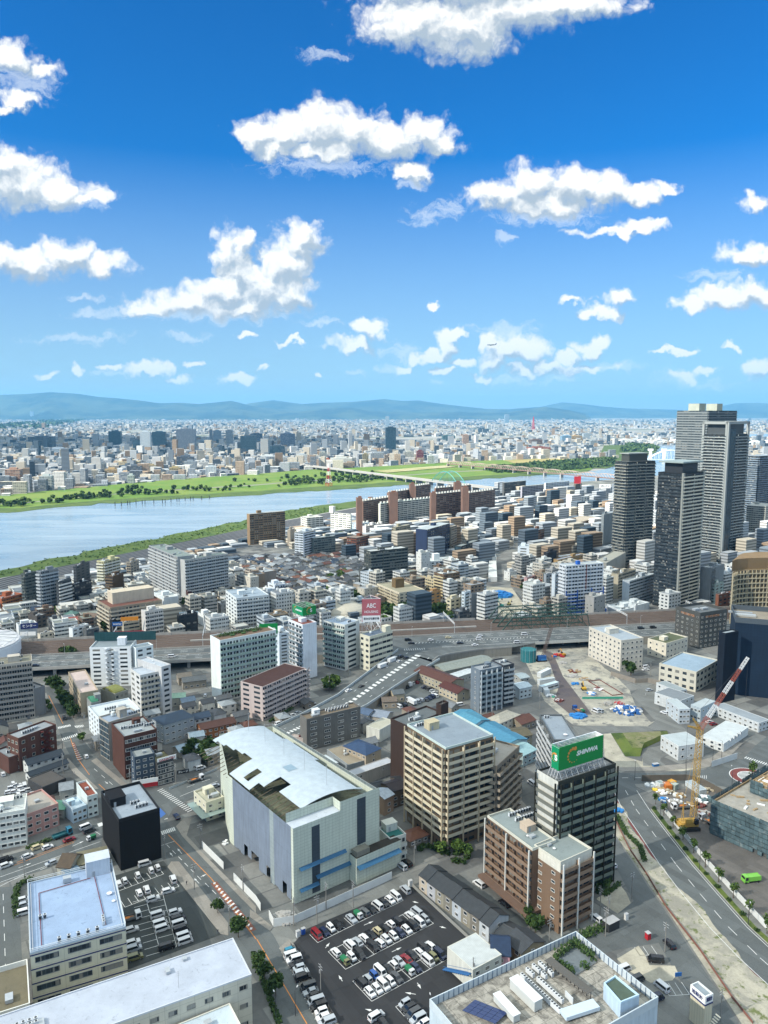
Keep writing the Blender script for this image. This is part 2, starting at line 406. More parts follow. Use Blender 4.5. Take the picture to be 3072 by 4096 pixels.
def bld(name,label,k,A,B,C,h=None,base=None,wall='c9c5bb',roof='8d9296',L='n',Rr=None,fl=None,ang=None,g0=0.0,cat=None,group=None,kit='auto',par=0.8,parc=None,ex=None,wm=None,lod=None,frame='d8d8d4',cols=None,low=0,fh=3.0,at_=None,cstep=1):
 if h is None:
  kb,yb=base if isinstance(base,tuple)else(k,base)
  X,_=full(k,B[0],0);xb=(X-ORG.get(kb,(0,0))[0])/K
  g=at(kb,xb,yb,g0);h=height(g,k,B[0],B[1])
 if at_:
  an=radians(ang);e=Vector((cos(an),sin(an)));f=Vector((-e.y,e.x));b=Vector(at_);lu,lv=ex
 else:b,e,f,lu,lv,an=footprint(k,A,B,C,h,ang)
 if lu<3:lu=3.0
 if lv<3:lv=3.0
 if ex:lu,lv=(ex[0]or lu),(ex[1]or lv)
 ft=[b,b+e*lu,b+e*lu+f*lv,b+f*lv]
 ctr=(ft[0]+ft[2])/2
 D=DIST(ctr)
 if lod is None:lod=0 if D<440 else 1 if D<820 else 2
 Rr=L if Rr is None else Rr
 root=thing(name,label,cat or('apartments' if 'b:' in L+Rr else 'building'),(ctr.x,ctr.y,g0),0,group)
 wc,rc=boost(rgb(wall)),rgb(roof);pc=rgb(parc)if parc else wc;fc=rgb(frame)
 nf=fl or max(1,round((h-g0)/fh));st=(h-g0)/nf
 sty=[Rr,'p' if lod else 'n','p' if lod else 'n',L]
 mats=[];body=MB()
 wmat=wm or WALL
 for i in range(4):
  p,q=ft[i],ft[(i+1)%4];s=sty[i].split(':');Lf=(q-p).length
  if s[0]=='n':m=wmat
  elif s[0]=='w':m=wmat if lod==0 else facade('win',max(1.8,round(Lf/float(s[1]),1)),round(st,1))
  elif s[0]=='r':m=wmat if lod==0 else facade('rib',4.0,round(st,1))
  elif s[0]in 'bt':m=facade('pair' if lod<2 else 'balc',max(2.4,round(Lf/float(s[1]),1)),round(st,1))
  elif s[0]=='g':m=facade('glass',1.6,round(st,1))
  else:m=facade('few',3.4,round(st,1))
  if m not in mats:mats.append(m)
  body.wall(p,q,g0,h,mats.index(m),0,g0)
 mats.append(ROOF)
 w_=body.build('wall',mats[:-1],root,wc)
 rb=MB();rb.face([(p.x,p.y,h+.01)for p in ft],0,[(p.x,p.y)for p in ft]);rb.build('roof',ROOF,root,rc)
 if par and D<900:
  pb=MB();t=0.3
  for i in range(4):
   p,q=ft[i],ft[(i+1)%4];u,n,Lf,a=face_frame(p,q);c=(p+q)/2-n*(t/2-.04)
   ext=0.04 if i%2==0 else-t+0.04
   pb.box(c,a,Lf+ext*2,t,h-.12,h+par,0,0)
  pb.build('parapet',TRIM,root,pc)
 nw=0;restb=MB()
 for i in(0,3):
  p,q=ft[i],ft[(i+1)%4];s=sty[i].split(':');u,n,Lf,a=face_frame(p,q)
  if s[0]=='w' and lod==0:
   nb=int(s[1]);ww=min(float(s[2]),Lf/nb*.9);wh=float(s[3])
   for fl_ in range(low,nf):
    for j in range(nb):
     c=p+u*(Lf*(j+.5)/nb);z=g0+fl_*st+(st-wh)*.5
     put('window',window_mesh(ww,wh,fc),root,(c.x,c.y,z),a,fc)if nw<100 else restb.box(c-n*.02,a,ww,.1,z,z+wh,0)
     nw+=1
  elif s[0]=='r' and lod==0:
   wh=float(s[1])
   for fl_ in range(low,nf):
    c=p+u*(Lf*.5);z=g0+fl_*st+(st-wh)*.5
    put('window',window_mesh(Lf*.92,wh,fc),root,(c.x,c.y,z),a,fc)
  elif s[0]in 'bt' and lod<2:
   nb=int(s[1]);bc=rgb(s[2])if len(s)>2 and s[2]else wc;d=float(s[3])if len(s)>3 else 1.3
   me=None
   for fl_ in range(max(1,low),nf):
    z=g0+fl_*st
    if me is None:
     o=bar_mesh(Lf-.3,1.15,d,nb if lod==0 else max(1,nb//2),.75 if s[0]=='t' else .2).build('balcony',[GLD if s[0]=='t' else PAINT,TRIM]);me=o.data;bpy.data.objects.remove(o)
    c=p+u*.15
    put('balcony',me,root,(c.x,c.y,z),a,bc)
   if cols and D<600:
    pm=MB();pm.box((0,-d+.04),0,.5,.45,0,h-g0+.2,0);o=pm.build('pillar',PAINT);pme=o.data;bpy.data.objects.remove(o)
    for j in range(0,nb+1,cstep):
     c=p+u*(.28+(Lf-.56)*j/nb);put('pillar',pme,root,(c.x,c.y,g0),a,rgb(cols))
 if restb.f:
  o=restb.build('window',GLS,root);o['kind']='stuff'
 K_=dict(root=root,b=b,e=e,f=f,lu=lu,lv=lv,h=h,a=an,st=st,ft=ft,nf=nf,D=D,wc=wc,rc=rc,g0=g0)
 if kit=='auto':autokit(K_)
 elif kit:roofkit(K_,kit)
 return K_
UNITC=rgb('c8ccce')
def cached(key,fn):
 if key not in WCACHE:
  o=fn();WCACHE[key]=o.data;bpy.data.objects.remove(o)
 return WCACHE[key]
def unit_mesh():
 def mk():
  b=MB();b.box((0,0),0,1.0,.8,.15,1.45,0);b.box((0,0),0,.9,.7,0,.15,1);b.cyl((0,0),.32,1.45,1.5,1,10)
  b.face([(-.4,-.41,.3),(.4,-.41,.3),(.4,-.41,1.3),(-.4,-.41,1.3)],1);return b.build('air_conditioner',[PAINT,MATS['vent']])
 return cached('unit',mk)
mat('vent',(0.05,0.055,0.06),0.6)
def roofkit(Kd,items):
 root,h=Kd['root'],Kd['h']
 for it in items:
  ty,s,t=it[0],it[1],it[2]
  c=Kd['b']+Kd['e']*(Kd['lu']*s)+Kd['f']*(Kd['lv']*t)
  if ty=='box':
   w,d,hh=it[3],it[4],it[5];cc=rgb(it[6])if len(it)>6 else Kd['wc']
   b=MB();b.box(c,Kd['a'],w,d,h,h+hh,0,1);b.box(c,Kd['a'],w+.3,d+.3,h+hh,h+hh+.18,0,1)
   o=b.build('stair_house',[WALL,ROOF],root,cc)
   if Kd['D']<420:
    n=Vector((Kd['e'].y,-Kd['e'].x));q=c+n*(d/2+.02)-Kd['e']*(w*.2)
    b=MB();b.box(q,Kd['a'],.9,.06,h,h+2.0,0);dd=b.build('door',PAINT,root,(.3,.32,.34));dd.parent=o;dd.location=(0,0,0)
  elif ty=='tank':
   r,hh=it[3],it[4];b=MB();b.cyl(c,r,h+.8,h+.8+hh,0,14);b.cyl(c,r*.9,h+.8+hh,h+1.05+hh,0,14,r*.3)
   for i in range(4):q=(c.x+r*.7*cos(i*pi/2+.7),c.y+r*.7*sin(i*pi/2+.7));b.box(q,0,.15,.15,h,h+.8,0)
   b.build('water_tank',PAINT,root,rgb(it[5])if len(it)>5 else rgb('d9dcd8'))
  elif ty=='ac':
   n=it[3];along=it[4]if len(it)>4 else 0;sp=it[5]if len(it)>5 else 1.3
   v=Kd['f']if along else Kd['e']
   for i in range(n):
    q=c+v*(sp*i);put('air_conditioner',unit_mesh(),root,(q.x,q.y,h),Kd['a']+(pi/2 if along else 0),UNITC)
  elif ty=='duct':
   w,d,hh=it[3],it[4],it[5];b=MB();b.box(c,Kd['a'],w,d,h+.25,h+.25+hh,0)
   for x in(-.4,.4):q=c+Kd['e']*(w*x);b.box(q,Kd['a'],.2,d*.8,h,h+.25,0)
   b.build('duct',METAL,root,rgb(it[6])if len(it)>6 else rgb('b4b9bc'))
  elif ty=='ant':
   hh=it[3];b=MB();b.bar((c.x,c.y,h),(c.x,c.y,h+hh),.05)
   for q in(.7,.82,.94):b.bar((c.x-.5,c.y-.3,h+hh*q),(c.x+.5,c.y+.3,h+hh*q),.03)
   b.build('antenna',METAL,root,(.4,.4,.4))
  elif ty=='dish':
   b=MB();r=it[3];b.bar((c.x,c.y,h),(c.x,c.y,h+r+.6),.06);b.cyl((c.x,c.y),.15,h+r*.5,h+r*.7,0,10,r);b.build('satellite_dish',PAINT,root,(.7,.7,.7))
  elif ty=='pipe':
   q=Kd['b']+Kd['e']*(Kd['lu']*it[3])+Kd['f']*(Kd['lv']*it[4])
   b=MB();b.bar((c.x,c.y,h+.3),(q.x,q.y,h+.3),.12);b.build('roof_pipe',METAL,root,rgb(it[5])if len(it)>5 else rgb('c9cccc'))
  elif ty=='rail':
   b=MB();ft=Kd['ft']
   for i in range(4):
    p,q=ft[i],ft[(i+1)%4]
    for z in(1.1,1.6):b.bar((p.x,p.y,h+z),(q.x,q.y,h+z),.08)
    n=int((q-p).length/2.5)
    for j in range(n):r=p+(q-p)*(j/n);b.bar((r.x,r.y,h+.5),(r.x,r.y,h+1.6),.04)
   b.build('railing',METAL,root,rgb('d8dcdc'))
  elif ty=='wing':
   pass
def autokit(Kd):
 if Kd['D']>1250:return
 A=Kd['lu']*Kd['lv'];it=[]
 if A>60:
  w=min(6.0,Kd['lu']*.45);d=min(5.0,Kd['lv']*.45)
  it.append(('box',R.uniform(.3,.7),R.uniform(.45,.75),w,d,R.uniform(2.4,3.4)))
  if Kd['D']<800 and R.random()<.6:it.append(('tank',R.uniform(.2,.8),R.uniform(.2,.4),R.uniform(.8,1.2),R.uniform(1.4,2.2)))
 if Kd['D']<850:
  it.append(('ac',R.uniform(.1,.3),R.uniform(.1,.25),R.randint(1,4)))
  if Kd['lu']>9:it.append(('ac',R.uniform(.3,.6),R.uniform(.78,.9),R.randint(2,4)));it.append(('duct',R.uniform(.2,.8),R.uniform(.2,.5),2.2,1.0,.7))
  it.append(('pipe',.08,R.uniform(.1,.9),.9,R.uniform(.1,.9),'8d9294'))
  if R.random()<.5:it.append(('ant',R.uniform(.2,.8),R.uniform(.3,.8),R.uniform(3,5)))
 roofkit(Kd,it)
def house(label,c,a,w,d,hw,hr,wall,roof,kind='gable',name='house',cat='house',group=None,detail=0,ov=0.45):
 root=thing(name,label,cat,(c[0],c[1],0),a,group)
 b=MB();b.box((0,0),0,w,d,0,hw,0)
 if kind=='gable':
  for x,s in((w/2,1),(-w/2,-1)):
   pts=[(x,-d/2,hw),(x,d/2,hw),(x,0,hw+hr*d/(d+2*ov))]
   b.face(pts if s>0 else list(reversed(pts)),0)
 root.location=(c[0],c[1],0)
 o=b.build('wall',WALL if detail else HOUSEWALL,None,rgb(wall),base=(0,0,0));o.parent=root
 r=MB();W,D_=w/2+ov,d/2+ov;z0,z1=hw-.12,hw+hr;sl=sqrt(D_*D_+hr*hr)
 if kind=='gable':
  r.face([(-W,-D_,z0),(W,-D_,z0),(W,0,z1),(-W,0,z1)],0,[(0,0),(2*W,0),(2*W,sl),(0,sl)])
  r.face([(W,D_,z0),(-W,D_,z0),(-W,0,z1),(W,0,z1)],0,[(0,0),(2*W,0),(2*W,sl),(0,sl)])
  for x,s in((W,1),(-W,-1)):
   e=[(x,-D_,z0),(x,-D_,z0-.18),(x,0,z1-.18),(x,0,z1)];r.face(e if s<0 else e[::-1],0)
   e=[(x,D_,z0),(x,D_,z0-.18),(x,0,z1-.18),(x,0,z1)];r.face(e if s>0 else e[::-1],0)
  for s in(-1,1):r.face([(-W,s*D_,z0),(-W,s*D_,z0-.18),(W,s*D_,z0-.18),(W,s*D_,z0)][::s],0)
  r.bar((-W,0,z1),(W,0,z1),.12)
 elif kind=='hip':
  rx=max(.2,W-D_)
  r.face([(-W,-D_,z0),(W,-D_,z0),(rx,0,z1),(-rx,0,z1)],0,[(0,0),(2*W,0),(W+rx,sl),(W-rx,sl)])
  r.face([(W,D_,z0),(-W,D_,z0),(-rx,0,z1),(rx,0,z1)],0,[(0,0),(2*W,0),(W+rx,sl),(W-rx,sl)])
  r.face([(W,-D_,z0),(W,D_,z0),(rx,0,z1)],0,[(0,0),(2*D_,0),(D_,sl)])
  r.face([(-W,D_,z0),(-W,-D_,z0),(-rx,0,z1)],0,[(0,0),(2*D_,0),(D_,sl)])
  r.face([(-W,D_,z0-.01),(W,D_,z0-.01),(W,-D_,z0-.01),(-W,-D_,z0-.01)],0)
  r.bar((-rx,0,z1),(rx,0,z1),.12)
 else:
  r.face([(-W,-D_,z0),(W,-D_,z0),(W,D_,z0+hr),(-W,D_,z0+hr)],0,[(0,0),(2*W,0),(2*W,sl),(0,sl)])
  r.face([(-W,-D_,z0-.15),(-W,D_,z0+hr-.15),(W,D_,z0+hr-.15),(W,-D_,z0-.15)],0)
 o=r.build('roof',TILE if kind!='shed' else SHEET,None,rgb(roof),base=(0,0,0));o.parent=root
 if detail:
  nfl=max(1,int(hw/2.8))
  for fl_ in range(nfl):
   for j in range(max(1,int(w/3))):
    x=-w/2+w*(j+.5)/max(1,int(w/3))
    q=bpy.data.objects.new('window',window_mesh(1.5,1.1,(1,1,1)));col.objects.link(q);q.parent=root;q.color=(.6,.6,.6,1)
    q.location=(x,-d/2,fl_*2.8+1.1)
   for s in(1,-1):
    q=bpy.data.objects.new('window',window_mesh(1.2,1.0,(1,1,1)));col.objects.link(q);q.parent=root;q.color=(.6,.6,.6,1)
    q.location=(s*w/2,0,fl_*2.8+1.1);q.rotation_euler=(0,0,s*pi/2)
 return root
HOUSEWALL=facade('few',2.6,2.8)
def sheetmat():
 m,N,b=new_mat('corrugated_sheet')
 base=N.n('ShaderNodeObjectInfo').outputs['Color']
 u,v,_=N.xyz(N.n('ShaderNodeUVMap').outputs[0])
 s=N.m('SINE',N.m('MULTIPLY',u,12.0));n=N.noise(pos(N),0.4,4,0.6)
 f=N.m('ADD',N.m('ADD',0.75,N.m('MULTIPLY',n,0.5)),N.m('MULTIPLY',s,0.07))
 N.put(b,'Base Color',N.mix(1.0,base,N.comb(f,f,f),'MULTIPLY'));b.inputs['Roughness'].default_value=0.5
 return m
SHEET=sheetmat()
def groundmat():
 m,N,b=new_mat('city_ground');P=pos(N)
 x,y,z=N.xyz(P)
 n=N.noise(P,0.03,5,0.62);n2=N.noise(P,0.6,4,0.7);big=N.noise(P,0.0022,5,0.62)
 c=N.mix(N.ramp(n,.38,.62),(0.115,0.122,0.122,1),(0.18,0.18,0.172,1))
 far=N.ramp(y,1500,2600)
 green=N.mix(N.ramp(big,.5,.62),(0.26,0.26,0.24,1),(0.06,0.085,0.035,1))
 c=N.mix(far,c,green)
 ca,sa=cos(radians(33.5)),sin(radians(33.5))
 u=N.m('ADD',N.m('MULTIPLY',x,ca),N.m('MULTIPLY',y,sa));v=N.m('SUBTRACT',N.m('MULTIPLY',y,ca),N.m('MULTIPLY',x,sa))
 br=N.n('ShaderNodeTexBrick');N.put(br,'Vector',N.comb(u,v));br.inputs['Scale'].default_value=1.0;br.inputs['Brick Width'].default_value=15;br.inputs['Row Height'].default_value=10;br.inputs['Mortar Size'].default_value=.35;br.inputs['Bias'].default_value=-.1
 br.inputs['Color1'].default_value=(.6,.6,.61,1);br.inputs['Color2'].default_value=(1.45,1.45,1.4,1);br.inputs['Mortar'].default_value=(.8,.8,.8,1)
 c=N.mix(N.m('SUBTRACT',1.0,far),c,N.mix(1.0,c,br.outputs['Color'],'MULTIPLY'))
 f=N.m('ADD',0.72,N.m('MULTIPLY',n2,0.56))
 N.put(b,'Base Color',N.mix(1.0,c,N.comb(f,f,f),'MULTIPLY'));b.inputs['Roughness'].default_value=0.92
 return m
def asphalt(name,c,amt=.3,patch=.25):
 m,N,b=new_mat(name);P=pos(N)
 n=N.noise(P,0.12,4,0.6);n2=N.noise(P,2.2,4,0.75);cr=N.noise(P,0.35,6,0.7,dist=1.5)
 x,y,z=N.xyz(P);ca,sa=cos(radians(33.5)),sin(radians(33.5))
 br=N.n('ShaderNodeTexBrick');N.put(br,'Vector',N.comb(N.m('ADD',N.m('MULTIPLY',x,ca),N.m('MULTIPLY',y,sa)),N.m('SUBTRACT',N.m('MULTIPLY',y,ca),N.m('MULTIPLY',x,sa))));br.offset=.37
 for q_,v_ in(('Scale',1),('Brick Width',3.3),('Row Height',19),('Mortar Size',.04),('Bias',.1)):br.inputs[q_].default_value=v_
 br.inputs['Color1'].default_value=(.86,)*3+(1,);br.inputs['Color2'].default_value=(1.14,)*3+(1,);br.inputs['Mortar'].default_value=(.8,)*3+(1,)
 f=N.m('ADD',N.m('ADD',br.outputs['Color'],N.m('MULTIPLY',N.m('SUBTRACT',n,.5),amt*2)),N.m('MULTIPLY',N.m('SUBTRACT',n2,.5),.45))
 line=N.m('LESS_THAN',N.m('ABSOLUTE',N.m('SUBTRACT',cr,.5)),0.006)
 f=N.m('MULTIPLY',f,N.m('SUBTRACT',1.0,N.m('MULTIPLY',line,patch)))
 N.put(b,'Base Color',N.mix(1.0,(*c,1),N.comb(f,f,f),'MULTIPLY'));b.inputs['Roughness'].default_value=0.85
 return m
def dirtmat(name,a,c,g=(0.07,0.09,0.03),gr=.62,scale=.06):
 m,N,b=new_mat(name);P=pos(N)
 n=N.noise(P,scale,6,0.68,dist=.6);n2=N.noise(P,1.2,5,0.72);n3=N.noise(P,scale*2.3,5,0.7)
 cc=N.mix(N.ramp(n,.38,.62),(*a,1),(*c,1))
 cc=N.mix(N.ramp(n3,gr,gr+.1),cc,(*g,1))
 f=N.m('ADD',.68,N.m('MULTIPLY',n2,.64))
 N.put(b,'Base Color',N.mix(1.0,cc,N.comb(f,f,f),'MULTIPLY'));b.inputs['Roughness'].default_value=.95
 return m
GROUND=groundmat();ASPH=asphalt('asphalt',(.102,.113,.114));ASPHD=asphalt('dark_asphalt',(.030,.031,.034),.2,.1);ASPHL=asphalt('worn_asphalt',(.155,.16,.152))
PAVE=asphalt('paving',(.24,.225,.20),.22);CONC=mat('concrete',(.33,.32,.295),.9,.25,.3,fine=.1)
SAND=dirtmat('bare_sand',(.44,.41,.325),(.31,.29,.235));DIRT=dirtmat('bare_dirt',(.20,.165,.125),(.29,.26,.21),gr=.75)
GRASSB=dirtmat('rough_grass',(.085,.125,.022),(.11,.135,.035),(.045,.075,.018),.5,.02)
LAWN=dirtmat('river_meadow',(.085,.165,.02),(.135,.19,.035),(.045,.10,.015),.6,.008)
REED=dirtmat('reed_bank',(.045,.085,.018),(.075,.115,.025),(.10,.13,.03),.58,.03)
BALLAST=dirtmat('ballast',(.085,.062,.05),(.13,.10,.085),(.055,.045,.04),.6,.05)
WHITEP=mat('road_paint_white',(.62,.63,.62),.7,.28,1.2);ORANGEP=mat('road_paint_orange',(.55,.22,.05),.7,.25,1.2);REDP=mat('road_paint_red',(.17,.05,.045),.8,.3,.6);BLUEP=mat('road_paint_blue',(.05,.13,.36),.7,.2,1)
o=ground_poly('ground',[(-70000,-800),(70000,-800),(70000,90000),(-70000,90000)],GROUND,0)
def watermat():
 m,N,b=new_mat('river_water');P=pos(N)
 n=N.noise(N.v('MULTIPLY',P,(.35,1,1)),.09,4,.6)
 st=N.noise(N.v('MULTIPLY',P,(.0035,.016,0)),1,5,.6,dist=.8)
 N.put(b,'Base Color',N.mix(N.ramp(st,.4,.62),(.17,.23,.27,1),(.235,.30,.345,1)))
 N.put(b,'Roughness',N.ramp(st,.35,.65,.12,.26));b.inputs['Specular IOR Level'].default_value=.6
 bu=N.n('ShaderNodeBump');bu.inputs['Strength'].default_value=.22;bu.inputs['Distance'].default_value=1.2
 N.put(bu,'Height',n);N.put(b,'Normal',bu.outputs[0]);return m
WATER=watermat()
far_w=P2('L0',(-700,905),(0,880),(110,886),(250,868),(400,851),(740,826),(1000,811),(1659,776))+P2('M0',(200,758),(480,744),(700,730),(960,712))+P2('M0',(1200,690),(1500,670))+P2('R0',(300,640),(480,630),(610,610),(660,592),(930,505),(935,487),(850,458),(720,438),(690,434))
near_w=P2('L1',(-700,640),(0,467),(240,407),(480,371),(530,347),(960,266),(1250,206),(1600,136))+P2('M0',(190,886),(420,850),(640,822),(900,790))+P2('R0',(220,705),(480,690),(930,655),(1240,565),(1540,417),(1800,408))
riv=near_w+P2('R0',(1800,376),(1540,384),(1060,428))+list(reversed(far_w))
WL=.15
def fillpoly(name,pts,m,z):
 bm=bmesh.new();vs=[bm.verts.new((p[0],p[1],z))for p in pts];bm.faces.new(vs)
 bmesh.ops.triangulate(bm,faces=bm.faces[:]);bm.normal_update()
 for f in bm.faces:
  if f.normal.z<0:f.normal_flip()
 me=bpy.data.meshes.new(name);bm.to_mesh(me);bm.free();me.materials.append(m)
 ob=bpy.data.objects.new(name,me);col.objects.link(ob);ob['kind']='structure';return ob
fillpoly('river_water',riv,WATER,WL)
def strip(name,a,c,m,za,zc,seg=1):
 b=MB()
 for i in range(len(a)-1):
  b.face([(*a[i],za),(*a[i+1],za),(*c[i+1],zc),(*c[i],zc)])
 o=b.build(name,m);o['kind']='structure';return o
def resample(pl,n):
 L=[0]
 for i in range(len(pl)-1):L.append(L[-1]+(Vector(pl[i+1])-Vector(pl[i])).length)
 r=[]
 for k in range(n+1):
  d=L[-1]*k/n;i=0
  while i<len(L)-2 and L[i+1]<d:i+=1
  t=(d-L[i])/max(1e-6,L[i+1]-L[i]);r.append(Vector(pl[i]).lerp(Vector(pl[i+1]),t))
 return r
nw=near_w[:11]
g_out=P2('L1',(-700,690),(0,508),(130,487),(480,417),(960,318),(1190,272),(1600,188))+P2('M0',(190,942),(650,858),(900,822))
p_out=P2('L1',(-700,725),(0,537),(130,507),(480,438),(960,338),(1190,290),(1600,205))+P2('M0',(190,962),(650,876),(900,838))
s_out=P2('L1',(-700,790),(0,592),(140,545),(480,472),(960,372),(1310,302),(1600,236))+P2('M0',(190,990),(650,900),(900,860))
NB=60
nw_,go_,po_,so_=[resample(q,NB)for q in(nw,g_out,p_out,s_out)]
wob=[Vector((R.uniform(-5,5),R.uniform(-7,7)))for _ in nw_]
nw2=[p+w-Vector((0,-6))for p,w in zip(nw_,wob)]
strip('reed_bank',[p+Vector((0,8))for p in nw2],go_,REED,.22,.5)
strip('river_path',go_,po_,mat('path_concrete',(.22,.22,.21),.9,.2,.1),.5,4.2)
prev=po_;zz=4.2
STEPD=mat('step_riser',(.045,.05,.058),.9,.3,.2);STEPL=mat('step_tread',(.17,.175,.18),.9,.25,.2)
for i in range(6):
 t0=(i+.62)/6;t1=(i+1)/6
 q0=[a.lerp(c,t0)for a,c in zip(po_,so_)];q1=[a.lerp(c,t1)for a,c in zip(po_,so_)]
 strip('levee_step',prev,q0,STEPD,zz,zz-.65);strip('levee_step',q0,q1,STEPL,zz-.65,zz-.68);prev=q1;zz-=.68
c_out=P2('L0',(-700,830),(0,792),(280,762),(560,736),(900,702),(1350,668),(1659,648))+P2('M0',(300,622),(640,606),(900,592),(1150,577))+P2('R0',(-200,560),(100,552),(400,548),(660,540))
fb=far_w[:16]
fbs,cos_=resample(fb,70),resample(c_out,70)
wob2=[Vector((R.uniform(-12,12),R.uniform(-14,14)))for _ in fbs]
edge=[p+w-Vector((0,12))for p,w in zip(fbs,wob2)]
strip('reed_bank',[p-Vector((0,3))for p in edge],[a.lerp(c,.13)+Vector((0,R.uniform(-9,9)))for a,c in zip(fbs,cos_)],REED,.45,.9)
m1=[a.lerp(c,.38)for a,c in zip(fbs,cos_)];m2=[a.lerp(c,.42)for a,c in zip(fbs,cos_)]
strip('river_meadow',edge,m1,LAWN,.4,1.0);strip('meadow_path',m1,m2,mat('meadow_track',(.19,.19,.15),.9,.3,.02),1.0,1.2);strip('river_meadow',m2,cos_,LAWN,1.2,3.0)
fillpoly('river_island',P2('R0',(610,608),(660,592),(930,505),(935,487),(850,458),(720,440),(600,450),(560,540),(300,600)),REED,1.2)
ground_poly('playing_field',P2('R0',(-60,556),(330,540),(420,560),(40,585)),dirtmat('dry_grass',(.30,.25,.10),(.24,.22,.07),scale=.01),3.2)
ground_poly('playing_field',P2('M0',(760,628),(1240,590),(1300,600),(850,640)),dirtmat('dry_field',(.36,.33,.2),(.26,.26,.1),scale=.01),3.2)
CO=Vector((7.0,560.0));CU=Vector((cos(radians(10)),sin(radians(10))));CN=Vector((-CU.y,CU.x))
def cor(s,t):return CO+CU*s+CN*t
def cbox(b,s0,s1,t0,t1,z0,z1,mw=0,mt=1):
 b.prism([cor(s0,t0),cor(s1,t0),cor(s1,t1),cor(s0,t1)],z0,z1,mw,mt,True)
RET=wallmat('retaining_wall',(.24,.225,.19),.3,3.0,6.0)
b=MB();cbox(b,-520,560,0,37,0,5.6,0,1);o=b.build('railway_embankment',[RET,BALLAST]);o['kind']='structure'
RAILM=mat('rail_steel',(.20,.13,.10),.5,.3,.4,metal=.5);SLEEP=mat('sleepers',(.15,.125,.105),.9,.3,.6)
for i in range(7):
 t=4+i*4.7
 tr=thing('railway_track','rusty railway track on the embankment, one of seven alike','track',(*cor(0,t),5.6),radians(10),'parallel tracks of the railway')
 for w in(-.55,.55):
  b=MB();b.box((0,w),0,1060,.14,.16,.32,0);o=b.build('rail',RAILM,None,None,base=(0,0,0));o.parent=tr
 b=MB();b.box((0,0),0,1060,2.5,.02,.15,0);o=b.build('sleeper_bed',SLEEP,None,None,base=(0,0,0));o.parent=tr
def cwall(label,s0,s1,t,z0,z1,c,name='parapet_wall',w=.4):
 r=thing(name,label,'wall',(*cor((s0+s1)/2,t),z0),radians(10))
 b=MB();b.box((0,0),0,s1-s0,w,0,z1-z0,0);o=b.build('coping',CONC,None,None,base=(0,0,0));o.parent=r
 n=int((s1-s0)/12);b=MB()
 for i in range(n):b.box((-(s1-s0)/2+(i+.5)*12,-w/2-.1),0,.5,.25,0,z1-z0-.2,0)
 o=b.build('wall_rib',CONC,None,None,base=(0,0,0));o.parent=r
cwall('pale concrete wall along the river side of the tracks',-520,75,37.2,3,7.4,None);cwall('concrete wall along the tracks past the blue and white tower',150,560,37.2,3,7.2,None)
cwall('low concrete wall between the tracks and the raised road',-520,560,-.6,4,7.0,None)
b=MB();cbox(b,-150,70,16.2,17.9,5.6,6.5,0,0);pl_=b.build('station_platform',CONC);props(pl_,'narrow concrete platform between the tracks by the park','platform')
GAP0,GAP1=100.0,166.0
b=MB();cbox(b,-72,GAP0,-33,-1.2,0,6.0,0,1);o=b.build('road_embankment',[RET,ASPH]);o['kind']='structure'
b=MB();cbox(b,GAP1,560,-31,-1.2,0,6.0,0,1);o=b.build('road_embankment',[RET,ASPH]);o['kind']='structure'
br=thing('road_bridge','wide road bridge deck spanning the excavation beside the tracks','bridge',(*cor((GAP0+GAP1)/2,-16),0))
b=MB();cbox(b,GAP0+.01,GAP1-.01,-33,-1.2,4.9,5.99,0,1);b.build('deck',[mat('rusty_girder',(.26,.17,.12),.7,.4,.5),ASPH],br)
for i in range(4):
 b=MB();b.cyl(cor(GAP0+13+13*i,-22),.8,0,4.9,0,10);b.build('bridge_column',CONC,br)
b=MB();cbox(b,GAP0,GAP1,-33.4,-33.1,5.0,7.1,0,0);b.build('railing',mat('pale_steel',(.42,.43,.40),.6,.2,.8),br)
vi=thing('road_viaduct','raised road on concrete columns running beside the railway toward picture left','viaduct',(*cor(-300,-16),0))
b=MB();cbox(b,-560,-72.01,-30,-1.2,4.7,5.99,0,1);b.build('deck',[CONC,ASPH],vi)
for i in range(16):
 for t in(-26,-8):
  b=MB();b.box(cor(-90-i*29,t),radians(10),2.0,2.0,0,4.7,0);b.build('viaduct_column',CONC,vi)
for t in(-30.2,-15.5):
 b=MB();cbox(b,-560,-72,t-.2,t+.2,5.0,7.0 if t<-20 else 6.5,0,0);b.build('parapet',CONC,vi)
RL=[(10,527,6.0),(-9,484,5.4),(-28,443,4.2),(-45,420,2.6),(-58,406,1.2),(-72,388,.06)]
RR_=[(38,506,6.0),(12,464,5.4),(-10,427,4.2),(-28,407,2.6),(-42,393,1.2),(-58,377,.06)]
b=MB()
for i in range(5):
 a,a2,c,c2=RL[i],RL[i+1],RR_[i],RR_[i+1]
 b.face([a2,c2,c,a],1)
 b.face([(a[0],a[1],0),(a2[0],a2[1],0),a2,a],0);b.face([(c2[0],c2[1],0),(c[0],c[1],0),c,c2],0)
o=b.build('road_ramp',[RET,ASPH]);o['kind']='structure'
def edge_wall(label,pts,h,w,m,name='parapet_wall',color=None):
 r=thing(name,label,'wall',(pts[0][0],pts[0][1],0));b=MB()
 for i in range(len(pts)-1):
  p,q=Vector(pts[i]),Vector(pts[i+1]);n=Vector((q.y-p.y,p.x-q.x,0)).normalized()*w/2;hv=Vector((0,0,h))
  for s in(1,-1):b.face([p+n*s,q+n*s,q+n*s+hv,p+n*s+hv][::s],0)
  b.face([p+n+hv,q+n+hv,q-n+hv,p-n+hv][::-1],0)
 b.build('wall_panel',m,r,color)
 return r
PALEST=mat('pale_blue_steel',(.42,.46,.47),.55,.2,.8)
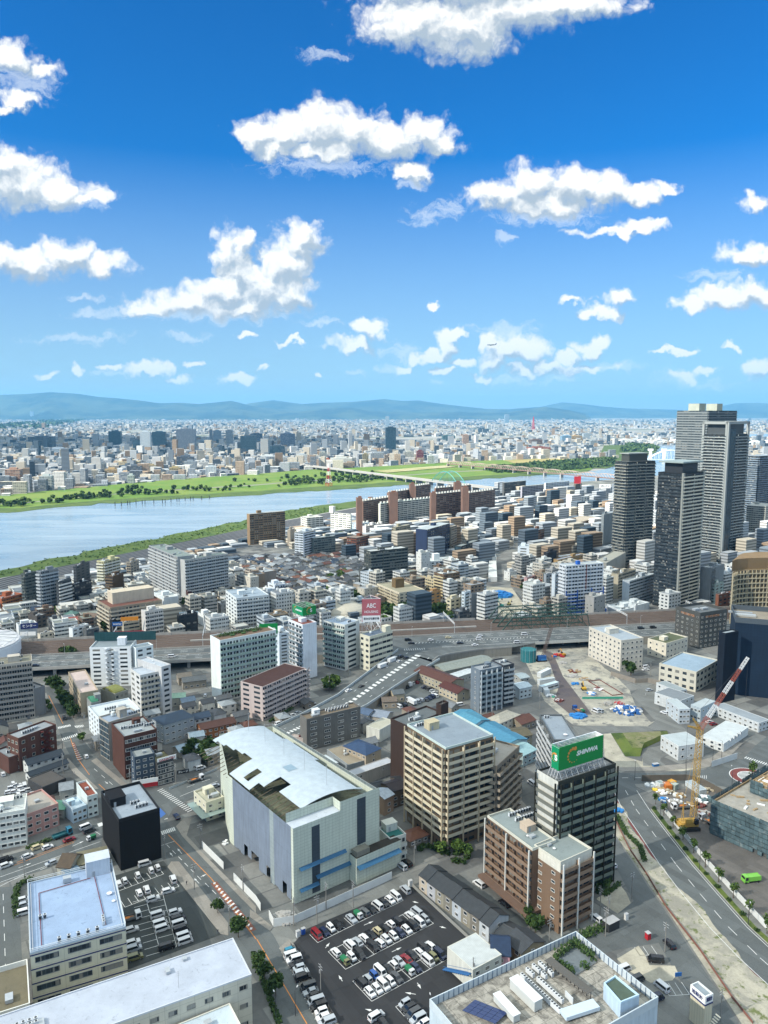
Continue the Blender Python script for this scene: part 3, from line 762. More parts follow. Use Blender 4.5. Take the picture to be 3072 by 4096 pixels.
edge_wall('pale steel parapet on the town side of the curving ramp',RL,1.5,.4,PALEST);edge_wall('pale steel parapet on the yard side of the curving ramp',RR_,1.5,.4,PALEST)
ar=[at('M1',x,y,6).to_2d()for x,y in((1140,1050),(1180,1020),(1260,1000),(1380,982),(1480,968),(1659,955))]
apr=[Vector((38,506))]+ar+[cor(GAP0,-33),cor(-5,-33.0),Vector((10,527))]
b=MB()
for i in range(len(ar)):
 p=([Vector((38,506))]+ar)[i];q=ar[i];b.wall(p,q,0,5.98,0,0)
o=b.build('road_embankment',[RET,ASPH]);o['kind']='structure'
fillpoly('road_junction',apr,ASPH,5.97)
edge_wall('curved concrete parapet above the rusty roofed sheds',[(38,506,6)]+[(p.x,p.y,6)for p in ar],1.1,.35,CONC)
def road(name,k,pts,m=None,z=.02):return fillpoly(name,P2(k,*pts),m or ASPH,z)
E1=Vector((cos(radians(33.5)),sin(radians(33.5))));E2=Vector((-E1.y,E1.x))
road('street','L3',[(1050,200),(1140,175),(1180,235),(1400,470),(1659,735),(1769,870),(1815,955),(1875,1060),(2110,1500),(1870,1500),(1659,1170),(1430,862),(1250,640),(1090,425),(1040,300)])
road('street','L2',[(640,960),(560,850),(500,760),(430,640),(372,500),(330,350),(285,240),(345,235),(400,330),(470,440),(520,560),(600,660),(700,760),(860,905),(1040,900),(1240,830),(1410,785),(1450,800),(1450,880),(1235,960),(1120,1030),(1080,1100),(1120,1180),(1060,1190),(900,1200),(700,1150)],z=.016)
road('street','L3',[(-60,445),(300,350),(660,250),(660,150),(600,120),(480,190),(300,290),(0,370),(-60,390)],z=.012)
road('street','L3',[(-60,445),(0,540),(330,440),(330,380),(660,300),(660,180),(300,300),(0,380)],z=.024)
road('street','L3',[(-90,570),(100,560),(95,640),(130,800),(145,1060),(-90,1110)],z=.018)
road('street','M3',[(110,868),(240,905),(560,745),(940,590),(1030,520),(990,450),(880,470),(600,610),(250,780),(100,825)],ASPHL,.014)
LOT=P2('M3',(215,960),(330,835),(930,580),(1030,560),(1380,900),(1330,1300),(1130,1400),(1100,1480),(560,1480),(450,1320))
fillpoly('parking_lot',LOT,ASPHD,.03)
fillpoly('parking_lot',P2('L3',(745,490),(1060,395),(1120,470),(1440,870),(1200,960),(830,1100),(800,700)),asphalt('van_park_asphalt',(.045,.052,.052),.2),.03)
fillpoly('parking_lot',P2('M2',(800,360),(960,235),(1010,200),(1080,230),(1240,330),(1250,395),(880,400)),ASPH,.02)
fillpoly('parking_lot',P2('R3',(680,1000),(810,930),(930,900),(1010,990),(1110,1110),(1180,1210),(1200,1452),(930,1452),(700,1200)),ASPHL,.028)
fillpoly('car_yard',P2('L2',(-60,760),(200,800),(260,950),(180,985),(-60,960)),ASPHL,.02)
MR_L=[(112.8,356),(106,335),(104.8,318),(105.6,300),(106.4,276),(108,258),(110.2,240),(113.5,225),(117.4,212),(126,190),(140,160)]
MR_R=[(118.5,346),(117.6,335),(117.4,318),(118.2,300),(119.6,276),(121.6,258),(123.8,240),(127.5,225),(132,212),(141,190),(155,160)]
strip('main_road',MR_L,MR_R,ASPH,.04,.04)
strip('road_edge',[(x-.9,y)for x,y in MR_L],MR_L,REDP,.044,.044)
strip('road_shoulder',[(x-7-(6 if y<300 else 0),y)for x,y in MR_L],[(x-.9,y)for x,y in MR_L],ASPHL,.03,.03)
DS_R=[q.to_2d()for q in(at('R3',x,y)for x,y in((690,20),(800,210),(915,380),(1010,490),(1135,600),(1290,790),(1420,940),(1560,1090),(1800,1380)))]
DS_L=[(97,318),(95.6,300),(97.6,276),(98.2,262),(99.4,250),(100.4,232),(101.6,212),(102.6,190),(104,160)]
DSL,DSR=resample(DS_L,90),resample(DS_R,90);strip('dirt_strip',DSL,[q+Vector((1.3*sin(i*.31)*sin(i*.083+1)+R.uniform(-.2,.2),0))for i,q in enumerate(DSR)],dirtmat('strip_sand',(.40,.375,.30),(.26,.25,.21),(.13,.15,.06),.53,.11),.06,.06)
SR_R=[(x-.8,y)for x,y in DS_L];SR_L=[(88.5,318),(89,300),(89.2,276),(89.3,262),(89.4,250),(90.5,232),(91.2,212),(91.4,190),(91,160)]
strip('side_road',SR_L,SR_R,ASPH,.035,.035)
strip('side_road',[(66,236),(75,241),(89.5,254)],[(68,226),(77,229),(90.6,232)],ASPH,.036,.036)
fillpoly('bare_plot',P2('R3',(680,1030),(820,945),(860,1000),(890,1070),(1055,1075),(1075,1120),(1040,1170),(900,1185),(760,1110)),SAND,.05)
fillpoly('winding_road',P2('M1',(1440,560),(1450,440),(1490,370),(1580,300),(1700,235),(1760,250),(1610,330),(1530,390),(1490,450),(1475,560)),ASPHL,.03)
fillpoly('winding_road',P2('R1',(-20,470),(0,400),(25,310),(45,330),(40,420),(50,480),(100,560),(210,690),(130,690),(20,590)),ASPHL,.032)
fillpoly('empty_plot',P2('R3',(545,640),(700,550),(740,600),(800,740),(760,790),(600,680)),SAND,.03)
RC=at('R2',1545,822).to_2d()
def ring(name,r0,r1,m,z,n=48,k=1.0):
 b=MB()
 for i in range(n):
  a,c=2*pi*i/n,2*pi*(i+1)/n
  pts=[RC+Vector((r0*cos(a),r0*sin(a))),RC+Vector((r1*cos(a),r1*sin(a))),RC+Vector((r1*cos(c),r1*sin(c))),RC+Vector((r0*cos(c),r0*sin(c)))]
  b.face([(p.x,p.y,z)for p in pts]if r0>0 else[(p.x,p.y,z)for p in(pts[0],pts[1],pts[2])])
 o=b.build(name,m);o['kind']='structure';return o
ring('roundabout_road',0,19.5,ASPH,.05);ring('roundabout_apron',5.8,9.0,REDP,.058);ring('roundabout_line',9.0,9.4,WHITEP,.062);ring('roundabout_line',5.4,5.8,WHITEP,.062)
b=MB()
for i in range(9):
 y=-4.8+i*1.2;hw=sqrt(max(.1,5.4**2-y*y));c,s=cos(.15),sin(.15)
 b.face([(RC.x+x*c-yy*s,RC.y+x*s+yy*c,.06)for x,yy in((-hw,y-.3),(hw,y-.3),(hw,y+.3),(-hw,y+.3))])
o=b.build('road_marking',WHITEP);o['kind']='structure'
strip('main_road',[(112.8,352),(135,352.5),(160,356),(170,362)],[(115,341),(135,342.2),(158,339),(170,335)],ASPH,.045,.045)
strip('main_road',[(180,366),(195,383),(215,402)],[(192,355),(208,372),(228,390)],ASPH,.045,.045)
fillpoly('sidewalk',[Vector(p)for p in((112,358),(112.5,354),(135,354.5),(160,358.5),(172,366),(190,386),(186,389),(166,369),(150,362),(130,358.5))],PAVE,.1)
fillpoly('excavation_ground',P2('R1',(60,960),(480,940),(520,1010),(600,1090),(660,1130),(760,1230),(800,1330),(900,1440))+P2('R2',(930,460),(880,495),(400,490),(210,330),(110,120),(60,30)),dirtmat('dig_ground',(.42,.395,.32),(.27,.26,.225),(.165,.165,.155),.51,.05),.05)
fillpoly('haul_road',P2('R2',(200,0),(265,20),(330,170),(400,260),(520,420),(380,420),(270,330),(300,250),(250,100)),dirtmat('haul_asphalt',(.085,.075,.085),(.12,.10,.095),(.15,.13,.11),.6),.054)
fillpoly('site_road',P2('R2',(390,495),(890,495),(930,460),(770,290),(860,220),(930,280),(960,400),(1100,490),(1140,530),(1060,560),(1000,520),(640,530),(430,545)),ASPHL,.056)
fillpoly('site_road',P2('R2',(840,640),(980,620),(960,720),(1000,750),(850,750)),ASPHL,.03)
fillpoly('bare_plot',P2('R2',(590,545),(640,540),(730,690),(1000,770),(700,780),(600,690)),SAND,.028)
fillpoly('bare_plot',P2('R2',(850,640),(1000,760),(1300,720),(1260,760),(1100,785),(840,775)),SAND,.026)
fillpoly('crane_yard',[Vector(p)for p in((124,336),(150,337),(166,318),(190,250),(150,215),(140,225),(128,255))],asphalt('yard_floor',(.12,.112,.105),.45),.034)
fillpoly('excavation_ground',P2('M1',(1470,560),(1659,570),(1750,700),(1659,790),(1500,700))+P2('M1',(1480,640)),SAND,.03)
mb=MB();mo=P2('R2',(640,540),(1005,525),(1020,560),(960,590),(850,640),(830,690),(735,690))
mc=sum(mo,Vector((0,0)))/len(mo);ins=[mc+(p-mc)*.66 for p in mo]
for i in range(len(mo)):
 j=(i+1)%len(mo);mb.face([(*mo[j],.05),(*mo[i],.05),(*ins[i],2.2),(*ins[j],2.2)],0)
mb.face([(*p,2.2)for p in reversed(ins)],1);o=mb.build('grass_mound',[GRASSB,dirtmat('mound_top',(.13,.15,.05),(.22,.2,.12),gr=.5)]);o['kind']='structure'
LINES={}
def lines(name,m,segs,w,z):
 b=MB()
 for p,q in segs:
  p,q=Vector(p[:2]),Vector(q[:2]);d=q-p
  if d.length<.05:continue
  n=Vector((-d.y,d.x)).normalized()*w/2
  b.face([(*(p-n),z),(*(q-n),z),(*(q+n),z),(*(p+n),z)])
 if b.f:o=b.build(name,m);o['kind']='structure';return o
def dash(p,q,on,off):
 p,q=Vector(p[:2]),Vector(q[:2]);L=(q-p).length;d=(q-p).normalized();r=[];t=0
 while t<L:r.append((p+d*t,p+d*min(L,t+on)));t+=on+off
 return r
def zebra(k,a,b_,c,n,w=.45,z=.06,h=0):
 A,B,C=at(k,*a,h).to_2d(),at(k,*b_,h).to_2d(),at(k,*c,h).to_2d()
 L=(B-A).length;n=n or int(L/(2*w));d=C-A
 return[(A+(B-A)*((i+.5)/n),A+(B-A)*((i+.5)/n)+d)for i in range(n)]
def PL(k,*pts,z=0):return[at(k,x,y,z).to_2d()for x,y in pts]
seg=zebra('L2',(1015,910),(1220,1055),(1050,895),17)+zebra('L2',(372,500),(455,482),(378,512),9)+zebra('L2',(395,575),(500,540),(402,590),9)+zebra('L2',(480,492),(540,485),(490,505),6)
seg+=zebra('L3',(1040,205),(1130,175),(1050,228),8)+zebra('L3',(630,155),(660,145),(640,175),4)+zebra('R2',(1500,700),(1659,750),(1515,690),11)
lines('road_marking',WHITEP,seg,.5,.064)
a,c,d_,e_=PL('L3',(1090,225),(1370,510),(1659,902),(1659,860));e5=PL('M3',(5,902),(330,1452),(0,880))
lines('road_marking',ORANGEP,[(a,c),(c,d_),(e5[0],e5[1])]+[tuple(PL('L2',(315,295),(408,478))),tuple(PL('L2',(455,570),(500,700))),tuple(PL('L2',(500,700),(580,810))),tuple(PL('L2',(640,870),(695,920)))],.28,.066)
hz=[]
P_,Q_=PL('L3',(1385,535),(1640,850));W_=E1*1.9
for i in range(15):m_=P_.lerp(Q_,(i+.5)/15);k_=1-abs(i-7)/9.5;hz.append((m_-W_*k_*.55,m_+W_*k_*.55+E2*.9))
lines('road_marking',WHITEP,hz,.8,.068);lines('road_marking',mat('road_paint_brick',(.20,.085,.06),.8,.3,1),[(P_,Q_)],2.4,.060)
hz=[]
P_,Q_=PL('L2',(470,600),(520,715));W_=E1*1.5
for i in range(9):m_=P_.lerp(Q_,(i+.5)/9);hz.append((m_-W_*(i+2)/11,m_+W_*(i+2)/11))
lines('road_marking',WHITEP,hz,.5,.068);lines('road_marking',MATS['road_paint_brick'],[(P_,Q_)],1.6,.060)
wl=[]
for p,q in((PL('L3',(1080,290),(1310,525))),(PL('L3',(1330,540),(1450,660)))):wl+=dash(p,q,3,2.5)
wl+=dash(*PL('L3',(20,610),(35,1070)),4,4)+dash(*PL('L2',(610,770),(830,960)),4,5)+dash(*PL('L3',(80,520),(590,330)),5,5)+dash(*PL('L2',(1210,890),(1410,820)),4,4)
for q in((0,500),(0,535)):wl+=[tuple(PL('L3',q,(650,q[1]-230)))]
wl+=[tuple(PL('L3',(0,560),(170,475))),tuple(PL('L3',(610,200),(650,225))),tuple(PL('L2',(1165,950),(1410,850))),tuple(PL('L2',(410,595),(455,588))),tuple(PL('L3',(1040,298),(1130,268)))]
lines('road_marking',WHITEP,wl,.2,.07)
lines('road_marking',ORANGEP,[tuple(PL('L3',(90,425),(480,275))),tuple(PL('L3',(110,405),(490,262)))],.2,.072)
cl=[((Vector(a)+Vector(c))/2)for a,c in zip(MR_L,MR_R)]
sg=[]
for i in range(1,len(cl)-1):sg+=dash(cl[i],cl[i+1],4.5,5)
lines('road_marking',WHITEP,sg,.22,.07)
for ed,o_ in((MR_L,.3),(MR_R,-.6)):lines('road_marking',WHITEP,[((x+o_,y),(x2+o_,y2))for(x,y),(x2,y2)in zip(ed[1:],ed[2:])],.2,.072)
lines('road_marking',ORANGEP,[((x+2.2,y),(x2+2.2,y2))for(x,y),(x2,y2)in zip(MR_R[2:],MR_R[3:])],.22,.09)
strip('sidewalk',[(x+.1,y)for x,y in MR_R[2:]],[(x+.5,y)for x,y in MR_R[2:]],CONC,.17,.17)
strip('verge',[(x+.5,y)for x,y in MR_R[2:]],[(x+2.6,y)for x,y in MR_R[2:]],GRASSB,.15,.15)
strip('sidewalk',[(x+2.6,y)for x,y in MR_R[2:]],[(x+5.2,y)for x,y in MR_R[2:]],ASPHL,.08,.08)
lines('road_marking',WHITEP,dash((114,347.2),(150,347.6),3,3)+[((150+i*1.0,346.5-i*.05),(151.4+i*1.0,349.3+i*.1))for i in range(5)],.25,.07)
ST=[]
def stalls(k,p,q,n,depth,side=1,both=False,closed=True):
 P,Q=PL(k,p,q);u=(Q-P).normalized();nn=Vector((-u.y,u.x))*side
 for i in range(n+1):
  a=P+(Q-P)*(i/n);ST.append((a,a+nn*depth))
 if closed:ST.append((P,Q))
 return P,Q,nn
stalls('M3',(750,1305),(1245,1030),12,10);a_,b2_,n_=stalls('M3',(580,1098),(1150,800),13,10)
for dd in(5,10):ST.append((a_+n_*dd,b2_+n_*dd))
a_,b2_=PL('M3',(750,1305),(1245,1030))
for dd in(5,10):ST.append((a_+n_*dd,b2_+n_*dd))
stalls('M3',(400,925),(955,650),13,5);stalls('M3',(905,1340),(1085,1540),6,5)
stalls('M3',(520,1452),(245,935),17,5)
stalls('L3',(770,590),(1060,480),7,4.5,1);stalls('L3',(810,695),(1160,560),8,4.5,1);stalls('L3',(945,640),(1040,985),9,4.5,-1);stalls('L3',(1055,610),(1145,950),9,5,-1)
lines('stall_line',WHITEP,ST,.16,.04)
stalls_R=[]
ST=[];stalls('R3',(1020,1270),(1150,1260),3,5);stalls('R3',(830,1010),(940,1000),2,4);lines('stall_line',WHITEP,ST,.15,.05)
def arrow(k,p,q,z=.045):
 P,Q=PL(k,p,q);d=(Q-P).normalized();n=Vector((-d.y,d.x));b=MB();m_=Q-d*1.8
 b.face([(*(P-n*.1),z),(*(m_-n*.1),z),(*(m_+n*.1),z),(*(P+n*.1),z)]);b.face([(*(m_-n*.45),z),(*Q,z),(*(m_+n*.45),z)])
 o=b.build('road_marking',WHITEP);o['kind']='structure'
for k,p,q in(('M3',(700,812),(762,785)),('M3',(880,985),(943,955)),('M3',(560,1175),(535,1135)),('M3',(450,960),(478,925)),('M3',(1015,658),(1055,668)),('M3',(1190,820),(1235,832)),('M3',(1045,1185),(1070,1225)),('M3',(1035,1260),(965,1248)),('M3',(750,1365),(705,1355)),('L3',(1300,500),(1340,480)),('L3',(1180,350),(1150,315)),('L3',(1120,365),(1100,340)),('L3',(1290,540),(1255,505)),('L2',(1075,1095),(1060,1100)),('L2',(680,852),(700,868)),('L3',(470,300),(545,265)),('L3',(120,440),(205,408))):arrow(k,p,q)
fillpoly('road_marking',P2('L2',(1035,1022),(1075,1062),(1040,1090),(1034,1060)),BLUEP,.06)
for nm,k,pts in(('sidewalk','M3',[(150,960),(215,905),(245,935),(560,1500),(430,1500),(205,1060)]),('sidewalk','L3',[(1140,172),(1180,235),(1400,470),(1659,735),(1659,690),(1300,330),(1210,230),(1245,110),(1190,120)]),('sidewalk','L3',[(1085,435),(1430,870),(1480,880),(1480,800),(1160,400),(1110,400)]),('sidewalk','L2',[(590,720),(840,925),(860,900),(700,770),(625,700)]),('sidewalk','L2',[(440,700),(520,790),(640,900),(610,905),(480,800),(420,720)]),('sidewalk','M3',[(-40,760),(90,850),(110,825),(0,735),(-40,710)]),('sidewalk','R3',[(-60,0),(60,0),(200,160),(160,200)])):
 fillpoly(nm,P2(k,*pts),PAVE,.12)
def cl_(s0,s1,t,on=None,off=0):
 p,q=cor(s0,t),cor(s1,t);return dash(p,q,on,off)if on else[(p,q)]
sg=[]
for t in(-6,-9.5,-21,-24.5):sg+=cl_(-540,-80,t,5,6)+cl_(40,500,t,5,5)
for t in(-3,-14,-17.5,-29):sg+=cl_(-540,-80,t)
for t in(-3,-14.5,-30.5):sg+=cl_(30,540,t)
for i in range(60):sg.append((cor(-540+i*7.5,-17.2),cor(-537+i*7.5,-14.3)))
for i in range(36):sg.append((cor(10+i*2.6,-19.5),cor(11.4+i*2.6,-17)))
for i in range(10):sg.append((cor(16+i*1.6-14,-34.2),cor(16.3+i*1.6-14,-30)))
lines('road_marking',WHITEP,sg,.32,6.03)
rs=[]
for i in range(5):
 for j in range(9):
  k0,k1=j/9,(j+.55)/9
  a=Vector(RL[i]).lerp(Vector(RL[i+1]),k0);c=Vector(RR_[i]).lerp(Vector(RR_[i+1]),k0);a1=Vector(RL[i]).lerp(Vector(RL[i+1]),k1);c1=Vector(RR_[i]).lerp(Vector(RR_[i+1]),k1)
  rs.append((a.lerp(c,.44),a1.lerp(c1,.44),a1.lerp(c1,.56),a.lerp(c,.56)))
  if j%3==0:
   for f in(.24,.76):rs.append((a.lerp(c,f-.006),a1.lerp(c1,f-.006),a1.lerp(c1,f+.006),a.lerp(c,f+.006)))
b=MB()
for q in rs:b.face([(p.x,p.y,p.z+.04)for p in q])
o=b.build('road_marking',WHITEP);o['kind']='structure'
def hillmat():
 m,N,b=new_mat('wooded_hills');P=pos(N)
 n=N.noise(P,.0007,7,.7);N.put(b,'Base Color',N.mix(N.ramp(n,.4,.6),(.006,.02,.02,1),(.055,.075,.045,1)));b.inputs['Roughness'].default_value=1;return m
HILL=hillmat()
from mathutils import noise as mn
def hills(Y,prof,depth,seed):
 xs=[p[0]for p in prof];n=150;rows=16;V=[];F=[]
 for i in range(n+1):
  px=xs[0]+(xs[-1]-xs[0])*i/n
  for(x0,y0),(x1,y1)in zip(prof,prof[1:]):
   if x0<=px<=x1:py=y0+(y1-y0)*(px-x0)/(x1-x0);break
  X,Yp=px*3072/1659,py*3072/1659
  dx=(X-1536)/CF;dy=-(Yp-2048)/CF;ry,rz=CP+dy*SP,-SP+dy*CP
  for j in range(rows+1):
   t=j/rows;y=Y+(t-1)*depth*1.0 if t<=1 else Y
   wx=dx/ry*(Y+(t-1)*depth*.9)
   z1=CH+rz/ry*Y
   sp=mn.fractal(Vector((wx/1600+seed,t*1.3,seed)),1.0,2.0,4)
   z=max(-5,z1*(t**1.25)*(1+sp*.5*(1-t)*1.6)-(1-t)*30)
   V.append((wx,y,z))
 for i in range(n):
  for j in range(rows):
   a=i*(rows+1)+j;F.append((a,a+rows+1,a+rows+2,a+1))
 n0=len(V)
 me=bpy.data.meshes.new('hills');me.from_pydata(V,[],F);me.materials.append(HILL);me.polygons.foreach_set('use_smooth',[True]*len(F))
 o=bpy.data.objects.new('hills',me);col.objects.link(o);o['kind']='structure'
hills(26000,[(-160,862),(-60,855),(0,853),(60,851),(110,847),(170,851),(210,857),(260,861),(300,865),(345,871),(390,870),(430,873),(500,866),(545,877),(600,884),(660,889),(740,893)],4600,3.1)
hills(29000,[(480,886),(540,871),(580,866),(610,868),(650,873),(700,870),(760,868),(830,862),(870,866),(905,865),(950,872),(1010,879),(1050,883),(1100,884),(1150,880),(1180,879),(1215,885),(1270,892)],4500,7.7)
hills(24500,[(520,893),(640,890),(700,883),(760,880),(800,888),(900,891),(1100,891),(1140,884),(1180,879),(1230,886),(1265,894)],2600,9.2)
hills(35000,[(1120,890),(1180,876),(1215,869),(1250,872),(1300,878),(1350,882),(1420,884),(1480,886),(1540,880),(1590,871),(1640,870),(1700,876),(1800,884)],5200,12.4)
hills(35000,[(480,890),(560,868),(590,864),(640,871),(700,880),(760,890)],4000,15.4)
NR={}
def nb(key,*a,**k):NR[key]=bld(*a,**k)
nb('long','office_building','long cream block with wide pale grey roof beside the company van park','L3',(-150,1778),(1630,1135),(1510,855),h=17,wall='b9b4a4',roof='aab1bc',L='w:14:2.2:1.3',Rr='n',fl=3,par=.35,parc='c2c6cc',wm=wallmat('precast_wall',None,.12,4.0,2.6),frame='8c8c84',kit=[('duct',.72,.30,2.2,1.2,.7),('duct',.88,.22,1.4,1.2,.5),('ant',.30,.28,5)]+[('ac',.62-.08*j,.80,6,1,1.45)for j in range(2)]+[('ac',.38,.78,5,1,1.9),('duct',.5,.86,4,12,.5)])
nb('blue','office_building','cream office block with blue-grey roof edged by rusty gutters and white pipes','L3',(180,545),(195,1000),(815,845),h=18,wall='c3bfa9',roof='8fa3bd',L='n',Rr='w:3:6.2:1.5',fl=4,parc='b6c2cc',par=.5,wm=wallmat('banded_wall',None,.12,9,4.5),frame='5c6670',kit=[('box',.82,.93,7.5,5.5,5.5,'b9c0c8'),('ac',.12,.42,2),('ac',.78,.12,3,1),('pipe',.03,.02,.03,.98),('pipe',.06,.03,.97,.03),('pipe',.97,.03,.97,.9),('pipe',.12,.06,.12,.8,'7c2f2f'),('pipe',.12,.8,.72,.84,'7c3b35'),('pipe',.80,.1,.77,.84,'7c2f2f'),('dish',.9,.52,.9),('dish',.93,.4,.6),('duct',.45,.88,2.5,2,1.6)]+[('ac',.3+.1*j,.06,1)for j in range(5)])
nb('corner','office_building','low white wing with a sunken brown roof well at picture bottom left','L3',(-260,1430),(195,1350),(178,1062),h=13,wall='c9c9c2',roof='6a6452',L='n',Rr='n',par=1.6,kit=[('duct',.3,.3,3,2,1)])
nb('small','office_building','pale blue roof corner with one rooftop hatch below the long cream block','L3',(1100,1505),far_corner('L3',(1100,1505),(1490,1345),(1610,1560),11),(1610,1560),h=11,wall='c4c2b6',roof='b7c4cc',L='n',Rr='n',par=.4,kit=[('duct',.55,.72,2,1.6,.9)])
nb('black','building','building wrapped in black netting beside the crossing','L3',(655,-40),(770,145),(1035,60),base=460,wall='101114',roof='8c97a2',L='n',Rr='n',parc='17181b',par=1.2,wm=wallmat('black_netting',None,.35,1.9,1.9),kit=[('ac',.55,.25,4),('ac',.5,.4,3),('duct',.7,.3,3,1.5,1),('box',.20,.62,6,8,3.4,'15161a'),('ant',.3,.6,3)])
nb('w1','apartment_block','white four-storey corner block with street-level garage by the pink building','L3',(-130,40),(-50,108),(163,58),base=330,wall='c9cac2',roof='b7bcba',L='n',Rr='w:5:1.8:1.2',kit='auto',cat='apartments',ang=22,ex=(None,14))
nb('pink','shop_building','dusty pink three-storey block between the white corner and tiny roofs','L3',(60,10),(163,108),(378,52),base=245,wall='b58c84',roof='9b958c',L='n',Rr='w:4:1.8:1.2',kit=[('duct',.6,.5,2,1.5,.8)])
nb('blueshop','shop_building','pale blue flat-roofed shop house with roof railing by the green canopy','L3',(405,20),(470,75),(562,38),base=152,wall='a6b9c4',roof='aebfca',L='n',Rr='w:3:1.3:1.1',kit=[('rail',0,0),('box',.3,.6,3,2.4,2.2)])
nb('redtop','shop_building','slim white house with a rust-red slab roof at the bend of the road','L2',(495,870),(565,960),(632,860),base=1090,wall='b9c2c0',roof='7c4436',L='n',Rr='w:2:1.3:1.1',kit=[('duct',.5,.5,1.5,1.2,.8)])
nb('slabL','apartment_block','grey-beige apartment slab with stacked balconies behind the sculpted grey building','L2',(-230,160),(-60,112),(207,78),h=33,wall='aaa397',roof='7d7b6d',L='n',Rr='b:8:8f8c86:1.3',kit='auto',lod=0,ex=(None,14))
nb('sculpt','office_building','grey concrete building with tall dark-blue window slit and curved top','L2',(92,245),(172,275),(290,228),base=448,wall='77797a',roof='8a8d90',L='b:2:4d535c:1.2',Rr='n',fl=5,kit=[('box',.3,.5,4,3,2.5),('ac',.5,.3,2)])
nb('brick','office_building','brown brick office with zigzag fire stair beside the avenue','L2',(45,500),(118,582),(362,490),base=788,wall='5a3d34',roof='8b9094',L='w:3:1.6:1.3',Rr='w:4:1.5:1.4',fl=4,kit=[('ac',.25,.45,5),('duct',.6,.6,3,1.5,.8)],frame='b9b6a8')
nb('brick2','office_building','low brown brick annexe at the foot of the brick office','L2',(-30,655),(55,708),(128,672),base=805,wall='573b33',roof='80868a',L='n',Rr='n',kit=[('ac',.5,.5,2)])
nb('dkbox','warehouse','dark grey box warehouse between house and car yard','L2',(180,838),(275,892),(428,826),base=962,wall='3c3d3e',roof='4d4a47',L='n',Rr='n',par=.25,kit=None)
nb('beige','apartment_block','long faded beige block with pale pink roof and green street trees alongside','L2',(443,150),(520,287),(637,257),base=432,wall='a3967f',roof='b6a7a0',L='w:9:1.5:1.3',Rr='n',fl=4,kit=[('duct',.6,.35,2,1.5,1)])
nb('greenv','office_building','grey office with a green barrel roof','L2',(540,318),(592,352),(652,300),base=465,wall='868a88',roof='4c7d66',L='n',Rr='w:2:1.5:1.2',ang=35,ex=(None,10),kit=[('box',.85,.4,3,4,4)])
nb('olivev','office_building','low grey building with an olive barrel roof','L2',(652,260),(745,292),(830,262),base=365,wall='8e918a',roof='7b7f4a',L='n',Rr='w:3:1.4:1.2',kit=[('box',.2,.6,3,3,2)])
nb('white9','office_building','tall white building with zigzag outside stair and teal glass roof screen','L1',(560,950),(580,965),(845,958),base=('L2',238),wall='d3dade',roof='7f8a90',L='n',Rr='w:3:1.3:1.0',fl=9,frame='3d4650',kit=[('box',.72,.5,5,5,4.5,'d5dade')],ex=(None,17))
nb('white9b','office_building','lower white wing beside the zigzag-stair building','L1',(850,960),(880,968),(992,945),h=24,wall='cfd6d8',roof='79858b',L='n',Rr='w:2:3.6:1.2',fl=8,kit=None)
nb('grey7','apartment_block','light grey apartment tower with seven rows of cream balconies by the viaduct','L2',(845,128),(908,172),(1047,132),base=442,wall='b9b9b6',roof='a7b0ba',L='w:2:1.2:1.2',Rr='b:3:b9b2a0:1.2',fl=8,kit=[('ant',.5,.4,3)])
nb('grey7b','apartment_block','grey apartment tower with blank side joined behind the cream balconies','L2',(890,66),(1046,118),(1106,78),h=28,wall='b0b0af',roof='a9b1b9',L='n',Rr='w:1:1.0:1.0',fl=9,kit=[('dish',.3,.4,.6),('dish',.6,.6,.6)])
nb('whiteoff','office_building','white office with long roof deck behind the dark glass block','L2',(572,390),(640,452),(908,392),base=602,wall='c4ccd0',roof='bcc3c4',L='w:4:1.7:1.3',Rr='n',fl=5,kit=[('ac',.35,.3,6),('ac',.3,.55,5),('duct',.7,.5,4,2,1.2)])
nb('glassoff','office_building','dark glass sided office with blue-grey roof beside the brown brick block','L2',(640,425),(702,478),(908,416),base=722,wall='a59f93',roof='8795a5',L='g',Rr='n',fl=7,kit=[('box',.55,.45,4,4,4),('ac',.75,.3,5),('tank',.35,.7,1,1.6)])
nb('brownb','office_building','dark brown brick block with roof plant overlooking the crossing','L2',(722,514),(802,572),(1016,520),base=842,wall='4f332a',roof='8f9698',L='n',Rr='r:1.5',fl=5,kit=[('ac',.15,.55,4),('ac',.35,.5,7),('box',.65,.7,3.5,3,2.6),('ac',.8,.4,4),('duct',.5,.2,4,1.2,.8)])
nb('bluehip','office_building','grey hall with dark blue metal hip roof by the gated car park','L2',(985,452),(1062,492),(1258,432),base=615,wall='8f989d',roof='26364a',L='w:3:1.5:1.0',Rr='w:5:1.8:.9',fl=3,kit=None,par=.2)
nb('corner5','apartment_block','slate blue five-storey corner block above the red shop','L2',(830,682),(872,706),(1002,684),base=902,wall='3f4c59',roof='858b8b',L='w:1:1.2:1.1',Rr='w:3:1.5:1.1',fl=5,low=1,ang=30,ex=(None,9),kit=[('duct',.6,.5,2,1,.8)])
nb('motor','shop_building','dark showroom with white rooftop sign on the crossing','L2',(1000,705),(1018,742),(1124,694),base=884,wall='3b3c3d',roof='6c6a50',L='n',Rr='r:1.6',fl=4,ang=37,ex=(None,12),kit=[('duct',.5,.7,3,2,1)])
nb('station','shop_building','small cream plant building with glass canopy beside the screened hall','L2',(1256,925),(1335,1000),(1452,960),base=1112,wall='bcb9a6',roof='a9a795',L='w:3:1.2:1.0',Rr='w:2:1.4:1.0',kit=[('box',.6,.7,4,3,2.5),('ac',.4,.3,3),('duct',.7,.3,3,2,1.4)])
